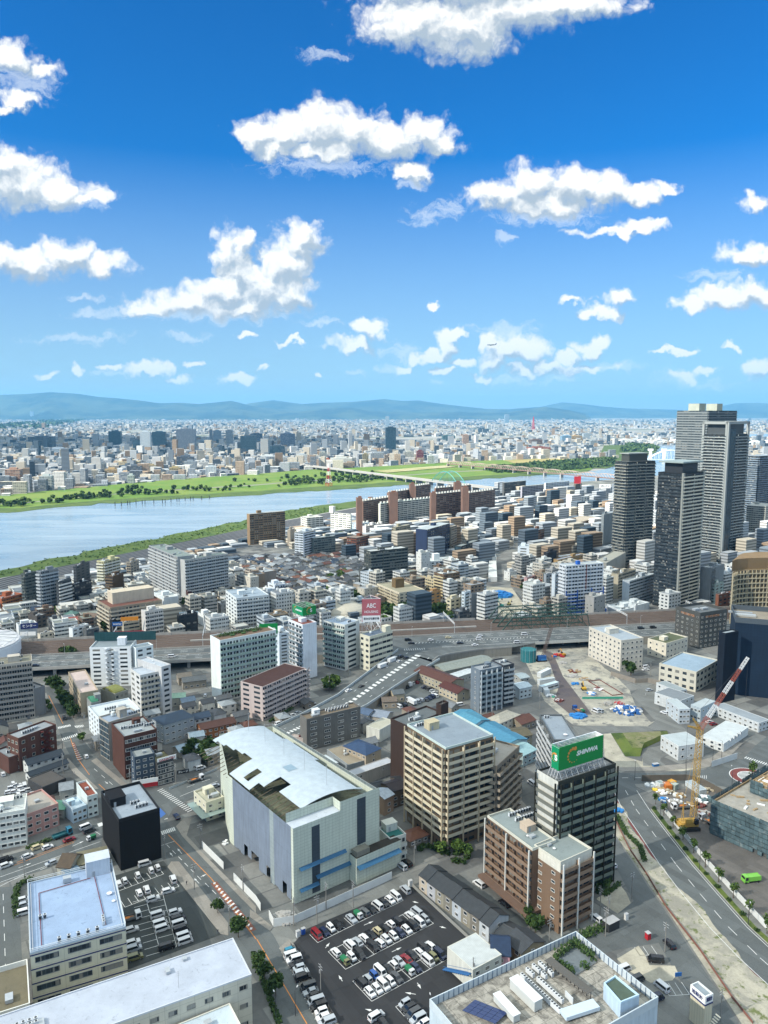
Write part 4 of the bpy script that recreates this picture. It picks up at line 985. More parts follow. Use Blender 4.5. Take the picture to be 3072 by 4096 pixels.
nb('pinkslab','apartment_block','pinkish grey apartment slab with a long dark brown roof','M2',(-100,152),(42,242),(325,120),base=462,wall='aa9d98',roof='45302d',L='w:2:1.6:1.2',Rr='b:10:b5aaa5:1.2',fl=7,kit=None,par=.25)
nb('green11','apartment_block','white slab tower with pale green balconies and a brown garden roof','L1',(1362,892),(1425,918),(1790,848),base=('L2',337),wall='c9cfcb',roof='6d5a4a',L='n',Rr='b:9:93a89c:1.4',fl=11,kit=[('duct',.3+.2*j,.5,3,1.5,.5,'4b6a38')for j in range(3)])
nb('shtower','apartment_block','slim black and white tower carrying the smaller green rooftop sign','M1',(210,778),(302,815),(393,795),base=('M2',192),wall='c8ccd0',roof='7a4a41',L='b:2:77848a:1.2',Rr='n',fl=11,kit=[('box',.5,.5,4,4,2.5)])
nb('fin','apartment_block','narrow white tower with one column of round windows','M1',(105,842),(150,872),(214,850),base=('M2',112),wall='bfc8cf',roof='9aa3a8',L='n',Rr='w:1:1.0:1.0',fl=10,kit='auto')
nb('grey9','apartment_block','pale grey tower with green-grey balconies on its darker left front','M1',(438,788),(575,817),(670,793),base=1108,wall='bdbfb9',roof='93a3b5',L='b:5:8fa29b:1.5',Rr='w:1:1.8:.7',fl=9,kit=[('box',.6,.6,5,4,2.2),('ant',.3,.7,5),('ac',.5,.2,3)])
nb('abc','office_building','cream corner office under the pink billboard','M1',(672,882),(737,892),(885,805),base=1112,ang=45,wall='bfbca9',roof='5e6c7d',L='w:2:1.1:1.2',Rr='r:1.5',fl=6,kit=[('box',.85,.3,5,4,4),('tank',.3,.6,.8,1)])
nb('grey6','office_building','mid grey office with a row of white roof units beside the ramp','M2',(285,428),(328,458),(677,374),base=655,wall='6a6965',roof='6f6455',L='n',Rr='w:4:3.4:1.2',fl=5,kit=[('ac',.45,.75,7,0,1.9),('ac',.47,.55,7,0,1.9),('box',.25,.7,3.5,3,2.6,'d6d9da'),('duct',.2,.4,4,2,.8)])
nb('blk','apartment_block','dark brown windowless tower behind the cream apartment tower','M2',(872,442),(980,500),(1212,412),h=33,wall='3a2d28',roof='5d6365',L='n',Rr='n',kit=[('ac',.25,.4,4),('duct',.4,.3,4,1.5,1),('ant',.3,.6,4),('tank',.5,.5,.8,1.2)],wm=TILEW)
nb('blk2','apartment_block','tall dark brown stair shaft rising behind the cream tower','M2',(1172,345),(1200,365),(1247,345),h=38,wall='3b2e29',roof='54504c',L='n',Rr='n',kit=[('ant',.5,.5,3)],wm=TILEW)
nb('cream','apartment_block','cream and brown apartment tower with fourteen rows of banded balconies','M2',(980,490),(1230,645),(1537,553),h=42.5,wall='6b5b49',roof='7f8b95',L='b:4:cbc1a8:1.5',Rr='b:3:cdc3aa:1.5',fl=14,cols='b5a68c',parc='b9c6c0',low=2,lod=0,kit=[('box',.30,.72,5,4,3.2,'b4a98c'),('ac',.12,.88,3),('dish',.1,.9,.6)])
nb('curved','apartment_block','taupe apartment block with long bowed balconies beside the cream tower','M2',(1520,702),(1560,765),(1708,630),h=30,wall='82786a',roof='9c978e',L='b:2:9d9282:1.3',Rr='b:5:9d9282:1.6',fl=9,ex=(None,14),kit=[('duct',.5,.5,6,2,1.2)])
nb('grey8','apartment_block','blue-grey eight-storey block with white framed balconies by the construction yard','M2',(1393,98),(1452,140),(1592,112),base=410,wall='6d7881',roof='8f959a',L='w:1:.9:1.0',Rr='b:4:8d9ba0:1.2',cols='c7cccd',fl=8,lod=0,kit=[('ac',.3,.4,4),('box',.6,.6,3,3,2.4),('ant',.4,.5,4)])
nb('grey8b','apartment_block','charcoal block with white ledges joined to the blue-grey block','M2',(1592,82),(1605,108),(1672,95),base=372,wall='41444a',roof='848a8d',L='n',Rr='b:2:a8adae:1.0',fl=9,lod=0,ex=(None,12),kit=[('ac',.3,.5,4),('tank',.6,.5,.8,1)])
nb('flatb','warehouse','low taupe flat-roofed hall with one roof fan','M2',(460,645),(597,748),(720,716),base=782,wall='8c9396',roof='8d8474',L='n',Rr='n',par=.2,kit=[('duct',.45,.5,2,1.4,.8),('tank',.5,.6,.5,.6)])
nb('flatg','warehouse','long pale grey flat-roofed hall with two tiny windows','M2',(560,790),(605,826),(896,724),base=905,wall='a39f98',roof='a9adb2',L='n',Rr='w:2:.9:1.2',fl=2,low=1,par=.2,kit=None,lod=0)
nb('flatw','warehouse','low white lean-to beside the taupe hall','M2',(418,690),(500,742),(535,724),base=790,wall='9aa0a2',roof='b7c1c4',L='n',Rr='n',par=.15,kit=None)
nb('pinkflat','house','small pinkish flat-roofed house squeezed behind the grey office','M2',(222,560),(330,580),(332,545),h=5,wall='a59a93',roof='a99e97',L='n',Rr='n',par=.3,kit=[('duct',.5,.5,1.2,1,.6,'6a4038')])
nb('whshed','warehouse','white hall with pale roof and a dark open porch near the yard','M2',(715,478),(800,520),(905,462),base=600,wall='b3b4ac',roof='aaa899',L='n',Rr='n',par=.2,kit=None)
nb('teal','house','white three-storey house with teal roofs beside the screened hall','M3',(792,190),(868,262),(972,222),base=420,wall='b9bbb4',roof='2f6a66',L='n',Rr='b:2:b9bcb6:1.2',fl=3,kit=[('box',.55,.8,5,4,3,'c2c5bd')])
nb('shinwa','apartment_block','black and white tower with glass balconies under the big green sign','R2',(165,778),(300,868),(673,746),h=45,wall='33352f',roof='6d7173',L='b:1:6a6c64:1.1',Rr='b:5:6c756a:1.3',cols='24251f',fl=14,lod=0,kit=None)
nb('behind','apartment_block','grey-roofed apartment block with white stacked balconies behind the big green sign','R2',(178,428),(272,592),(430,556),h=33,wall='5a5f61',roof='87919a',L='b:3:c2c5c5:1.3',Rr='n',fl=11,kit=[('dish',.6,.2,1),('ant',.7,.3,5),('ac',.2,.9,2)])
nb('brownm','apartment_block','brown brick end block with white attic storey and slate roof','R3',(145,325),(315,415),(518,325),base=870,wall='76614f',roof='828c8b',L='w:2:1.6:.9',Rr='b:2:85705e:1.3',cols='c9c9c3',fl=8,parc='c9c6b8',frame='d6d4cc',wm=TILEW,kit=[('dish',.3,.6,.6),('duct',.3,.8,1.5,1.2,.6)])
nb('brownw','apartment_block','long brown brick wing with white columns and rows of balconies','M3',(1500,112),(1792,328),(1945,240),h=25.5,wall='735d4b',roof='838d8d',L='b:6:85705e:1.3',Rr='n',cols='c5c4bc',cstep=3,fl=8,parc='c4c2b4',kit=[('box',.7,.45,4,4,2.4,'b8a794'),('dish',.4,.3,.6),('ac',.7,.7,8),('ac',.7,.85,8),('duct',.5,.25,2,1.5,.8)])
nb('bigroof','office_building','white walled roof with planted courtyard, solar panels and rows of cooling units','R3',(-534,1350),far_corner('R3',(-534,1350),(415,902),(945,1325),22),(945,1325),h=22,wall='a7b3ba',roof='a29b8b',L='n',Rr='n',par=2.2,parc='b9c3c8',kit=None)
nb('shed','warehouse','pale corrugated shed with a blue outside stair beside the large car park','M3',(1240,1002),(1405,1102),(1592,1002),base=1245,wall='b5b5ac',roof='a8adb0',L='n',Rr='w:3:1.6:1.2',fl=2,par=.1,kit=None)
nb('hosp','office_building','cream six-storey block with projecting roof slab beside the excavation','R1',(500,828),(708,917),(852,900),base=('R2',140),wall='b9b3a6',roof='98a2aa',L='w:8:1.6:1.3',Rr='w:5:1.6:1.3',fl=6,kit=[('box',.4,.55,8,5,3.4,'c2beb2'),('tank',.2,.6,1,1.8),('ant',.3,.8,4)],lod=0)
nb('whs','office_building','small cream office with a mossy roof behind the cream six-storey block','R1',(880,872),(1000,935),(1140,893),base=1035,wall='c2bcac',roof='565c45',L='w:3:1.2:1.2',Rr='w:6:1.5:1.2',fl=3,lod=0,kit=[('box',.3,.5,5,4,2.5)])
nb('wave','office_building','dark grey office with wavy rooftop screen and orange wall lettering','R1',(1062,728),(1220,748),(1395,722),base=965,wall='4d4e4b',roof='62676a',L='w:5:1.4:1.2',Rr='w:6:1.5:1.3',fl=7,lod=0,par=2.0,frame='b9b8b0',kit=[('duct',.3,.5,5,3,1.5),('duct',.6,.5,6,3,1.2)])
nb('whbox','office_building','cream box hall with light blue roof and tall roof tank house','R2',(955,85),(1195,150),(1338,70),base=275,wall='b4b0a1',roof='8fa3b3',L='w:5:1.5:1.0',Rr='w:6:1.5:1.2',fl=3,kit=None)
nb('navy1','building','lower navy screened tower with white stair landings on its edge','R1',(1340,852),(1382,872),(1468,855),base=('R2',345),wall='0d1825',roof='8b959b',L='n',Rr='n',kit=None,wm=wallmat('navy_screen',None,.3,1.8,1.8))
nb('navy2','building','tall navy screened building with open grey roof deck','R1',(1447,775),(1449,792),(1720,868),h=46,wall='14273a',roof='8d8577',L='n',Rr='n',par=3.2,parc='4d555b',ang=-20,ex=(None,34),wm=wallmat('navy_screen',None,.3,1.8,1.8),kit=[('duct',.3,.5,12,4,1.2,'b9bcb9'),('duct',.2,.7,14,2,1,'a9aeb0')])
MIDT='''
L1|apartment_block|long grey balcony slab with many identical storeys, set back behind its twin|965,298|1150,374|1258,354|h43|8f9293|77837f|b:9:a9adad:1.3|n|
L1|apartment_block|grey slab with pale cream end wall and green flat roof in front of its twin|1157,376|1197,394|1477,350|680|9b9c99|6f7d78|n|b:10:a4a9aa:1.3|
L1|apartment_block|dark glassy green-grey block at the foot of the levee|137,472|160,484|243,466|690|4b5350|7b8382|b:2:5a625f:1|b:4:59625f:1|
L1|apartment_block|tall grey tower with pale balconies and dark centre stripe near the levee|235,452|262,468|376,446|735|7a8186|8b9296|b:2:a5abad:1.2|b:4:98a1a6:1.2|
L1|apartment_block|slim dark tower with a white grid of balconies|366,528|378,536|462,514|732|3d4348|858c90|n|b:3:c3c6c4:1|
L1|apartment_block|black tower with a white striped flank|455,540|480,552|592,520|705|20242c|7b8286|b:2:a3a3a0:1|b:3:2b3038:1|
L1|apartment_block|charcoal block with stepped white top by the levee|476,420|492,434|580,402|560|4c5053|6a6f72|b:1:8a8f90:1|w:3:1.2:1|
L1|apartment_block|pale yellow apartment tower beside the river path|627,385|672,402|776,376|572|b9b48b|c0c5c3|b:3:c9c9b8:1.2|b:4:c6c8c0:1.2|
L1|apartment_block|dark brown mid-rise in front of the pale yellow tower|682,486|732,498|800,478|612|4e4031|6a5f50|b:2:6a5b48:1|n|
L1|office_building|greige mid-rise with outside stair beside the levee warehouse|818,398|846,408|900,388|510|8f887b|99958a|b:1:a39d8f:1|w:3:1.2:1|
L1|office_building|white box house with dark gallery near the levee|868,492|900,502|960,486|548|b5b9b8|7d8487|w:2:1.4:1|n|
L1|school_building|orange-brown low terrace along picture edge by the levee|-60,620|10,645|150,610|705|96583a|8d5a45|n|b:5:a7703f:1|
L1|apartment_block|brown and cream block with chequered balconies and a brown roof terrace|632,642|714,704|1050,652|880|8f8473|6d4a40|b:8:bdb6a4:1.3|b:7:b6ad9b:1.3|box,.55,.6,34,12,9,c0b49f
L1|apartment_block|white stepped apartment block behind the orange billboard|915,716|940,728|1056,708|908|b5b2ac|b4b6b3|n|b:4:c2bfb8:1.2|
L1|office_building|white windowless hall with rooftop plant behind the twin slabs|998,602|1062,640|1155,622|765|b9bfc0|b7bcba|n|n|
L1|apartment_block|beige rounded low block under the twin slabs|1230,652|1246,664|1424,642|735|93846f|a59d8c|n|b:6:a59a86:1|
L1|apartment_block|black corner block with billboard roof near the white terrace|1147,745|1160,754|1280,736|868|2b2f33|5c6164|n|w:3:1.2:1|
L1|house|white three-storey house with black windows beside the black corner block|1283,742|1320,752|1392,740|818|c6cacb|6b7275|n|w:3:1.2:1|
L1|apartment_block|white terraced apartment tower with a blue-grey stair wing|1462,590|1532,642|1742,618|832|bcc1c0|8f9da8|w:4:1.2:1|b:6:c3c6c2:1.3|
L1|office_building|dark brown small box office by the tracks|182,745|238,758|300,740|832|4e4b48|b2b4b2|n|w:2:1.5:1|
L1|shop_building|white shop block with a blue and red sign by the tracks|104,800|120,818|238,800|905|c0c4c4|8b9092|n|n|
L1|house|white stepped house with blue roof by the tracks|446,822|470,838|572,808|932|c4c8c8|b0b6b7|n|w:3:1.3:1|
L1|office_building|dark grey box house by the tracks|535,838|560,850|642,832|932|55595b|7c8183|n|w:2:1.4:1|
L1|house|cream shop houses in a row by the tracks|243,866|260,876|342,856|932|b4ad9d|9a9388|n|w:3:1.3:1|
L1|office_building|dark narrow signboard building with blue panel|710,772|730,782|790,764|884|23272c|3b3f43|n|n|
L1|shop_building|cream shop building with the orange panel on its roof|788,792|800,800|905,784|895|b0a893|a09a8c|n|r:1.3|
L1|apartment_block|small brown corner house under the twin slabs|1205,590|1218,600|1242,594|705|4a2f2c|604540|n|n|
M1|apartment_block|beige and brown apartment tower standing beside the river path|-60,84|-42,92|188,72|292|7e6a51|8d8f8b|n|b:8:a18f70:1.3|
M1|apartment_block|white and navy block with rooftop lettering over the old houses|250,203|306,214|386,196|382|b4bcc2|7f868b|b:2:c0c5c7:1|b:1:1f2c45:1|
M1|apartment_block|grey-green balcony block beside the white and navy block|358,238|374,248|515,232|372|6c7876|8d9696|n|b:6:87938f:1.2|
M1|apartment_block|tan block with blank side behind the white and navy block|203,186|222,194|252,182|300|9b9181|a29b8f|n|n|
M1|apartment_block|white step-topped block close to the levee|290,106|330,116|437,108|195|bfc0b8|a5a7a2|b:2:c9c9c1:1|b:4:c9c9c1:1|
M1|apartment_block|white block with a taller blank stair tower close to the levee|452,66|484,80|612,92|202|c3c5bd|b1b3ad|n|b:5:c8c9c2:1|box,.05,.5,7,6,9
M1|apartment_block|pale blue low slab near the brown riverside slabs|624,148|650,158|742,144|222|9fb0ba|8fa2b0|w:2:1.3:1|w:5:1.3:1|
M1|apartment_block|white low slab with pink balcony dots near the brown riverside slabs|686,162|712,172|830,150|226|bdb9b6|a5a09c|n|b:6:c0a3a3:1|
M1|apartment_block|red-brown brick tower with white balconies over the old houses|588,240|650,246|735,226|358|74452f|83766b|b:2:8a6a58:1|b:3:b9b3aa:1|
M1|apartment_block|dark zigzag balcony block in the middle of the old quarter|700,326|742,338|985,312|552|3f4441|b8bcba|w:3:1.2:1|b:6:6c736f:1.3|
M1|apartment_block|lower dark wing of the zigzag balcony block|668,446|690,454|742,446|552|484c4a|a8acaa|n|b:2:5f6663:1|
M1|apartment_block|olive beige stepped block behind the zigzag balcony block|880,168|905,178|1000,160|292|8f8a75|8b8878|b:2:9d9884:1|b:4:9d9884:1|
M1|apartment_block|tall slab with navy end wall and pale balconies beyond the park|1036,176|1108,192|1256,150|415|2c3a55|a9b1b3|n|b:6:a7aeac:1.3|
M1|apartment_block|beige neighbour joined to the tall navy-ended slab|1254,168|1266,174|1302,162|362|8f8677|9a9384|n|b:2:a39b8b:1|
M1|office_building|white office with rooftop tower before the navy-ended slab|1086,372|1134,402|1316,388|470|c1c8c8|b6bcba|w:3:1.3:1|w:7:1.3:1|box,.3,.5,7,6,7
M1|office_building|dark bowed office with slanted grey glass roof|1286,278|1330,304|1450,262|422|383d3e|7d8483|g|r:1.4|
M1|apartment_block|brown and cream apartment tower by the dig|1155,472|1218,488|1320,470|642|6f5b46|c9cbc5|b:3:c5b792:1.2|b:4:7d6a55:1.2|
M1|apartment_block|low cream gallery block with garden roof beside the brown and cream tower|1045,484|1062,494|1162,522|592|b4a88a|6d7250|n|b:4:c2b593:1|
M1|apartment_block|sunlit cream block with brown parapet cap and round water tank by the park|783,546|928,606|1094,578|728|b9b09a|96917c|b:8:b0a68c:1.2|w:5:1.3:1.1|box,.45,.55,9,7,8,6f5c3f
M1|house|orange-tan stepped houses next to the sunlit cream block|1094,596|1130,606|1197,590|690|a48258|9b8257|w:2:1.2:1|w:2:1.2:1|
M1|apartment_block|cream house with slanted dark roof light near the dig|1234,636|1262,648|1350,630|722|b9b299|6f7577|w:1:1.2:1|w:3:1.2:1|
M1|apartment_block|grey apartment block with blank side and railed roof at the edge of the dig|1386,606|1398,614|1506,602|768|70777a|a9b3b8|b:1:8a9195:1|n|ant,.3,.5,4
M1|apartment_block|narrow white block joined behind the grey railed block|1334,596|1352,604|1392,590|750|bcc8cc|b4bdc0|w:1:1:1|w:1:1:1|
M1|house|pale yellow block with roof ladders above the dig|1364,524|1384,534|1456,520|592|b0ac7c|a5a27c|w:1:1.2:1|w:2:1.2:1|
M1|apartment_block|grey-beige gallery block at the edge of the old quarter|-70,442|38,474|130,456|580|8b8379|9aa0a3|b:4:a39d94:1.2|n|
M1|apartment_block|white block with navy side stripes in front of the old quarter|76,548|122,556|190,546|722|b9bfc4|a9b1b7|w:1:1.2:1|b:2:59636f:1|
M1|house|small white block wedged beside the white and navy striped block|190,618|206,624|246,614|722|b7b6b0|a9a9a4|n|w:2:1.2:1|
M1|shop_building|tan shop building with rooftop bars above the small green sign|70,742|90,752|206,736|838|a08f77|6f6352|n|r:1.3|
M1|house|tan house with brown roof by the park|1066,686|1078,694|1182,684|746|a9a08f|5b3a34|n|w:3:1.4:1|
M0|apartment_block|long brown riverside slab with white roof drums, left half|655,806|694,818|892,788|h44|6d564c|8d8a83|n|b:12:80675b:1.2|
M0|apartment_block|grey-white riverside slab in front of the brown slabs|793,824|806,834|1146,796|1003|a5a69e|93aaa6|n|b:14:b1b2aa:1.3|
M0|apartment_block|long brown riverside slab with white roof drums, right half|1136,766|1150,774|1352,752|h45|6d564c|8d8a83|n|b:10:80675b:1.2|
M0|apartment_block|brown riverside slab adjoining the dark stair tower|1376,760|1382,764|1550,742|h45|6d564c|8d8a83|n|b:9:80675b:1.2|
M0|apartment_block|rear brown slab showing above the grey-white slab|848,756|862,762|1030,738|h45|6a5449|8d8a83|n|b:9:80675b:1.2|
M0|apartment_block|rear brown slab stub beside the bridge|1026,716|1034,720|1132,706|h46|6b554a|8d8a83|n|b:5:80675b:1.2|
M0|apartment_block|rear brown slab right of the stair tower near the green arch|1156,730|1164,734|1394,712|h46|6b554a|8d8a83|n|b:12:80675b:1.2|
R0|apartment_block|dark grid slab near the rail bridge|-62,690|-50,698|90,684|812|474a4a|8b908e|n|b:7:7b7f7c:1.2|
R0|apartment_block|lilac-white slab near the rail bridge|56,716|66,722|204,710|848|8d8d96|9ba3a0|n|b:8:9fa0a8:1.2|
R0|apartment_block|white slab beside the billboard with a dog|209,694|218,700|371,688|808|b4bac0|a9b1b3|n|b:9:bcc1c6:1.2|
R0|apartment_block|white apartment block near the slim sign tower|565,740|572,744|662,738|805|bcc1c2|aeb4b2|n|w:5:1.3:1|
R0|apartment_block|narrow brown tower carrying the dog billboard|400,704|412,708|452,702|785|5c5348|6a645a|n|n|
R0|apartment_block|white low long school block among trees|50,880|60,884|268,858|905|c3c6c2|9aa29d|n|r:1.3|
R0|apartment_block|white slab with rooftop box beside the dark tower|402,786|412,792|522,782|870|b9bfbf|a9afad|n|w:6:1.3:1|
R0|apartment_block|brown tower in the low blocks|350,806|362,812|447,800|872|6d5a46|857967|n|b:4:84705a:1|
R1|apartment_block|wide brown apartment block with stepped balconies|284,142|400,154|560,112|262|5a4634|968e80|b:5:7a6450:1.3|b:6:6b5644:1.3|
R1|apartment_block|slim brown and white tower by the winding road|130,190|160,196|210,182|332|6b4f40|8e9aa2|n|b:2:8b8078:1|
R1|apartment_block|grey striped tower by the winding road|262,202|285,208|336,196|312|5d6266|8a99a6|n|w:2:1:1|
R1|apartment_block|dark brown stepped block beside the grey striped tower|340,242|360,250|412,238|335|40362d|584e44|n|b:2:5d4f42:1|
R1|office_building|tall grey ribbed windowless tower beside the darkest tower|580,88|596,94|662,80|345|7b8385|8f9696|n|n|
R1|office_building|white tower with small red square sign by the winding road|38,298|112,310|132,292|432|b7bfc4|a7afb3|w:1:1.4:.8|n|
R1|apartment_block|white apartment tower with blue lower storeys and a red-brown stripe|308,412|350,432|592,412|748|c0c5c8|b0b6b5|b:2:c9cdd0:1.2|b:6:c4c9cc:1.2|box,.4,.5,3,3,3,2b5fb0
R1|office_building|grey concrete hall with two roof dishes|522,392|612,412|738,342|536|95958e|9c9b90|n|n|tank,.2,.4,2,2.5,9aa0a0
R1|office_building|sunlit cream low office behind the curved grey office|644,470|690,486|802,452|642|a9a18c|6c675a|n|r:1.2|
R1|office_building|grey office with stepped curved front and ribbon windows|716,524|762,530|926,482|692|9aa1a4|aab0b0|n|r:1.3|
R1|warehouse|white low shed with bright roof beside the tracks|590,690|700,720|815,712|748|b9bfc0|c9cfd0|n|n|
R1|warehouse|second white shed with stepped roof beside the tracks|690,664|800,690|892,690|732|b5bbbc|c2c8c9|n|n|
R1|office_building|grey office with zigzag outside stair between the towers and brown curve|1222,432|1290,446|1376,420|672|7c8284|8e9496|n|n|
R1|house|white rounded small office beside the zigzag stair office|1368,462|1390,472|1432,452|592|b8bfc2|a9b1b4|w:1:1:1|w:2:1:1|
R1|office_building|green-grey small offices under the towers|1292,540|1318,552|1372,534|672|94a5a0|8d9c98|w:1:1:1|w:2:1:1|
R1|office_building|brown brick small office under the towers|1326,610|1340,618|1424,600|712|7d5340|b5b8b8|n|w:3:1.2:1|
R1|house|white-fronted narrow house with red balconies by the dig|134,522|148,530|194,524|672|8c3b36|7b4a44|n|b:2:7e2f2d:1|
R1|house|pink small house with dark roof by the dig|78,498|98,508|150,492|582|b08f8d|454a52|n|w:2:1.2:1|
R1|apartment_block|grey rounded tower between red balconies and the white and blue tower|208,480|222,486|258,478|610|8d9498|9aa1a4|n|w:2:1:1|
R1|apartment_block|white narrow blank tower beside the white and blue tower|258,478|280,486|312,470|725|b4bcc0|a7afb2|n|w:1:.7:2|
R1|apartment_block|tan flat office with rooftop car deck by the dark blue sign block|266,372|300,392|470,352|475|98805b|8d94a0|n|w:6:1.3:1|
R1|office_building|dark block with yellow corner near the tan flat office|204,328|228,346|290,330|475|2b2e33|4d5155|n|n|
R1|apartment_block|maroon narrow block near the tan flat office|200,362|210,368|228,360|475|64343a|6b4b4b|n|n|
R1|apartment_block|white blank block beside the ribbed tower|530,208|545,214|580,204|345|a9b2b5|a3abad|n|n|
R1|apartment_block|small white spiral-stair block before the concrete hall|598,292|612,300|652,288|370|bcc2c3|aeb4b5|n|w:1:1:1|
R1|apartment_block|beige tower with small windows near picture edge|1522,30|1645,42|1690,24|262|9a9b93|a3a59f|b:8:a9aaa2:1|w:2:1:1|
R1|office_building|dark glass roofed office near picture edge|1482,318|1560,345|1760,300|410|3f484d|4a545b|n|n|
R1|office_building|white round-roof office under the beige tower|1500,262|1560,285|1650,262|330|8c969b|9aa7ad|w:3:1.3:1|w:3:1.3:1|
'''
MID=[]
def midrow(line):
 q=line.split('|');k,nm,lab=q[0],q[1],q[2]
 A,B,C=[tuple(float(v)for v in s.split(','))for s in q[3:6]]
 kit='auto'
 if len(q)>11 and q[11]:
  kit=[]
  for s in q[11].split(';'):
   w=s.split(',');kit.append(tuple([w[0]]+[float(v)if not(len(v)==6)else v for v in w[1:]]))
 kw=dict(h=float(q[6][1:]))if q[6][0]=='h' else dict(base=float(q[6]))
 K_=bld(nm,lab,k,A,B,C,wall=q[7],roof=q[8],L=q[9],Rr=q[10],kit=kit,ang=None,**kw)
 MID.append(K_);return K_
for line in MIDT.strip().split('\n'):midrow(line)
TW={}
def tower(key,*a,**k):TW[key]=bld(*a,**k);return TW[key]
tower('t4','tower_block','tallest pale concrete tower with twin rooftop blocks behind the other towers','R0',(1065,238),(1212,250),(1456,242),h=177,at_=(414,985),wall='444c4f',roof='868c85',L='b:5:6f777a:1.0',Rr='b:7:6c7477:1.0',fl=54,ang=33,ex=(62,46),lod=1,kit=[('box',.15,.5,14,16,9,'8d9288'),('box',.75,.5,12,16,9,'8d9288')],parc='83887f',fh=3.3)
tower('t3','tower_block','tall tower with white balcony rows, dark glass corner and a white open top frame','R0',(1237,378),(1392,384),(1533,378),base=('R1',440),wall='262a2a',roof='7d8280',L='t:5:a3aaa8:1.2',Rr='t:5:9aa19f:1.2',fl=46,lod=1,kit=None,ang=38)
tower('t1','tower_block','dark tower with thin pale balcony edges and a recessed flat crown','R0',(670,546),(748,562),(929,556),base=('R1',446),wall='2b3235',roof='6d7270',L='t:4:9d9d92:1.2',Rr='t:6:9a9b90:1.2',fl=35,lod=1,kit=None,cols='a9a698',ang=28)
tower('t2','tower_block','black glass tower with white stepped flank panels beside the tracks','R0',(948,628),(1113,644),(1246,622),base=('R1',712),wall='1b2228',roof='6a7071',L='t:4:3b4145:.5',Rr='b:4:c3bfae:1.1',fl=38,lod=1,kit=None,ang=40)
tower('t5','tower_block','blue-grey tower with pale corner column at the picture edge','R0',(1521,516),(1602,526),(1720,510),h=112,wall='1f2833',roof='77838c',L='t:4:7b8c9d:1.1',Rr='t:5:74869a:1.1',fl=36,lod=1,kit='auto',ang=36)
def crown(K_,name,m,col_,parts):
 for(s0,s1,t0,t1,z0,z1)in parts:
  P=[K_['b']+K_['e']*(K_['lu']*s)+K_['f']*(K_['lv']*t)for s,t in((s0,t0),(s1,t0),(s1,t1),(s0,t1))]
  b=MB();b.prism(P,K_['h']+z0,K_['h']+z1,0,0,True);b.build(name,m,K_['root'],col_)
t=TW['t1'];crown(t,'crown',PAINT,(.06,.065,.06),[(.15,.8,.2,.85,0,8)]);crown(t,'crown_roof',PAINT,rgb('8d928c'),[(.1,.85,.15,.9,8,9)])
t=TW['t2'];crown(t,'crown',PAINT,(.03,.035,.04),[(.12,.85,.15,.85,0,9)]);crown(t,'crown_roof',PAINT,rgb('93a09d'),[(-.02,.95,.02,.98,9.5,10.8)])
crown(t,'corner_column',PAINT,rgb('8d8f88'),[(-.02,.05,-.02,.05,-t['h']+4,1),(.95,1.02,-.02,.05,-t['h']+4,1)])
t=TW['t3'];crown(t,'crown_frame',PAINT,rgb('8b908e'),[(-.02,.03,-.02,.05,-t['h'],14),(.95,1.02,-.02,.05,-60,14),(-.02,.03,.93,1.02,-60,14),(-.02,1.02,-.02,.03,11,14),(-.02,.03,-.02,1.02,11,14),(.96,1.02,0,1,11,14)])
crown(t,'crown',PAINT,(.05,.06,.065),[(.1,.9,.12,.9,0,11)])
def gl_col(K_,s0,s1,c):
 P=[K_['b']+K_['e']*(K_['lu']*s0)-K_['f']*2.0,K_['b']+K_['e']*(K_['lu']*s1)-K_['f']*2.0,K_['b']+K_['e']*(K_['lu']*s1),K_['b']+K_['e']*(K_['lu']*s0)]
 b=MB();b.prism(P,0,K_['h']+6,0,1,True);b.build('glass_bay',[facade('glass',1.5,3.2),ROOF],K_['root'],c)
gl_col(TW['t3'],.05,.34,rgb('2d3a38'))
t=TW['t3'];P=[t['b']+t['e']*(t['lu']*s)-t['f']*2.3 for s in(-.01,.05)];P+=[p+t['f']*3 for p in reversed(P)]
b=MB();b.prism(P,0,t['h']+13,0,0,True);b.build('white_pier',PAINT,t['root'],rgb('8b908e'))
def bowed():
 h=47;pts=[at('R1',x,y,h).to_2d()for x,y in((1425,475),(1455,462),(1530,455),(1659,452),(1850,470))]
 pts=[Vector((p.x,p.y))for p in pts];back=[p+Vector((23,38))for p in reversed(pts)]
 r=thing('office_building','brown office with bowed front covered by a grid of framed windows','building',(pts[2].x,pts[2].y,0))
 b=MB();b.prism(pts+back,0,h,0,1);b.build('wall',[facade('pair',3.2,4.0),ROOF],r,rgb('7a6a50'))
 b=MB();ins=[p+Vector((2,5))for p in pts];b.prism(ins+[p-Vector((2,5))for p in back],h,h+9,0,1);b.build('attic',[METAL,ROOF],r,rgb('8a7355'))
 for i in range(11):
  z=4+i*4.0;bb=MB()
  for a,c in zip(pts,pts[1:]):u,n,L,an=face_frame(a,c);bb.box((a+c)/2+n*.8,an,L,1.5,z,z+.7,0)
  bb.build('ledge',PAINT,r,rgb('b3a98f'))
 for a,c in zip(pts,pts[1:]):
  L=(c-a).length;u,n,L,an=face_frame(a,c)
  for j in range(int(L/3.4)+1):
   bb=MB();bb.box(a+u*(j*3.4)+n*.9,an,.5,1.1,0,h,0);bb.build('mullion',PAINT,r,rgb('a79c82'))
 K_=None
bowed()
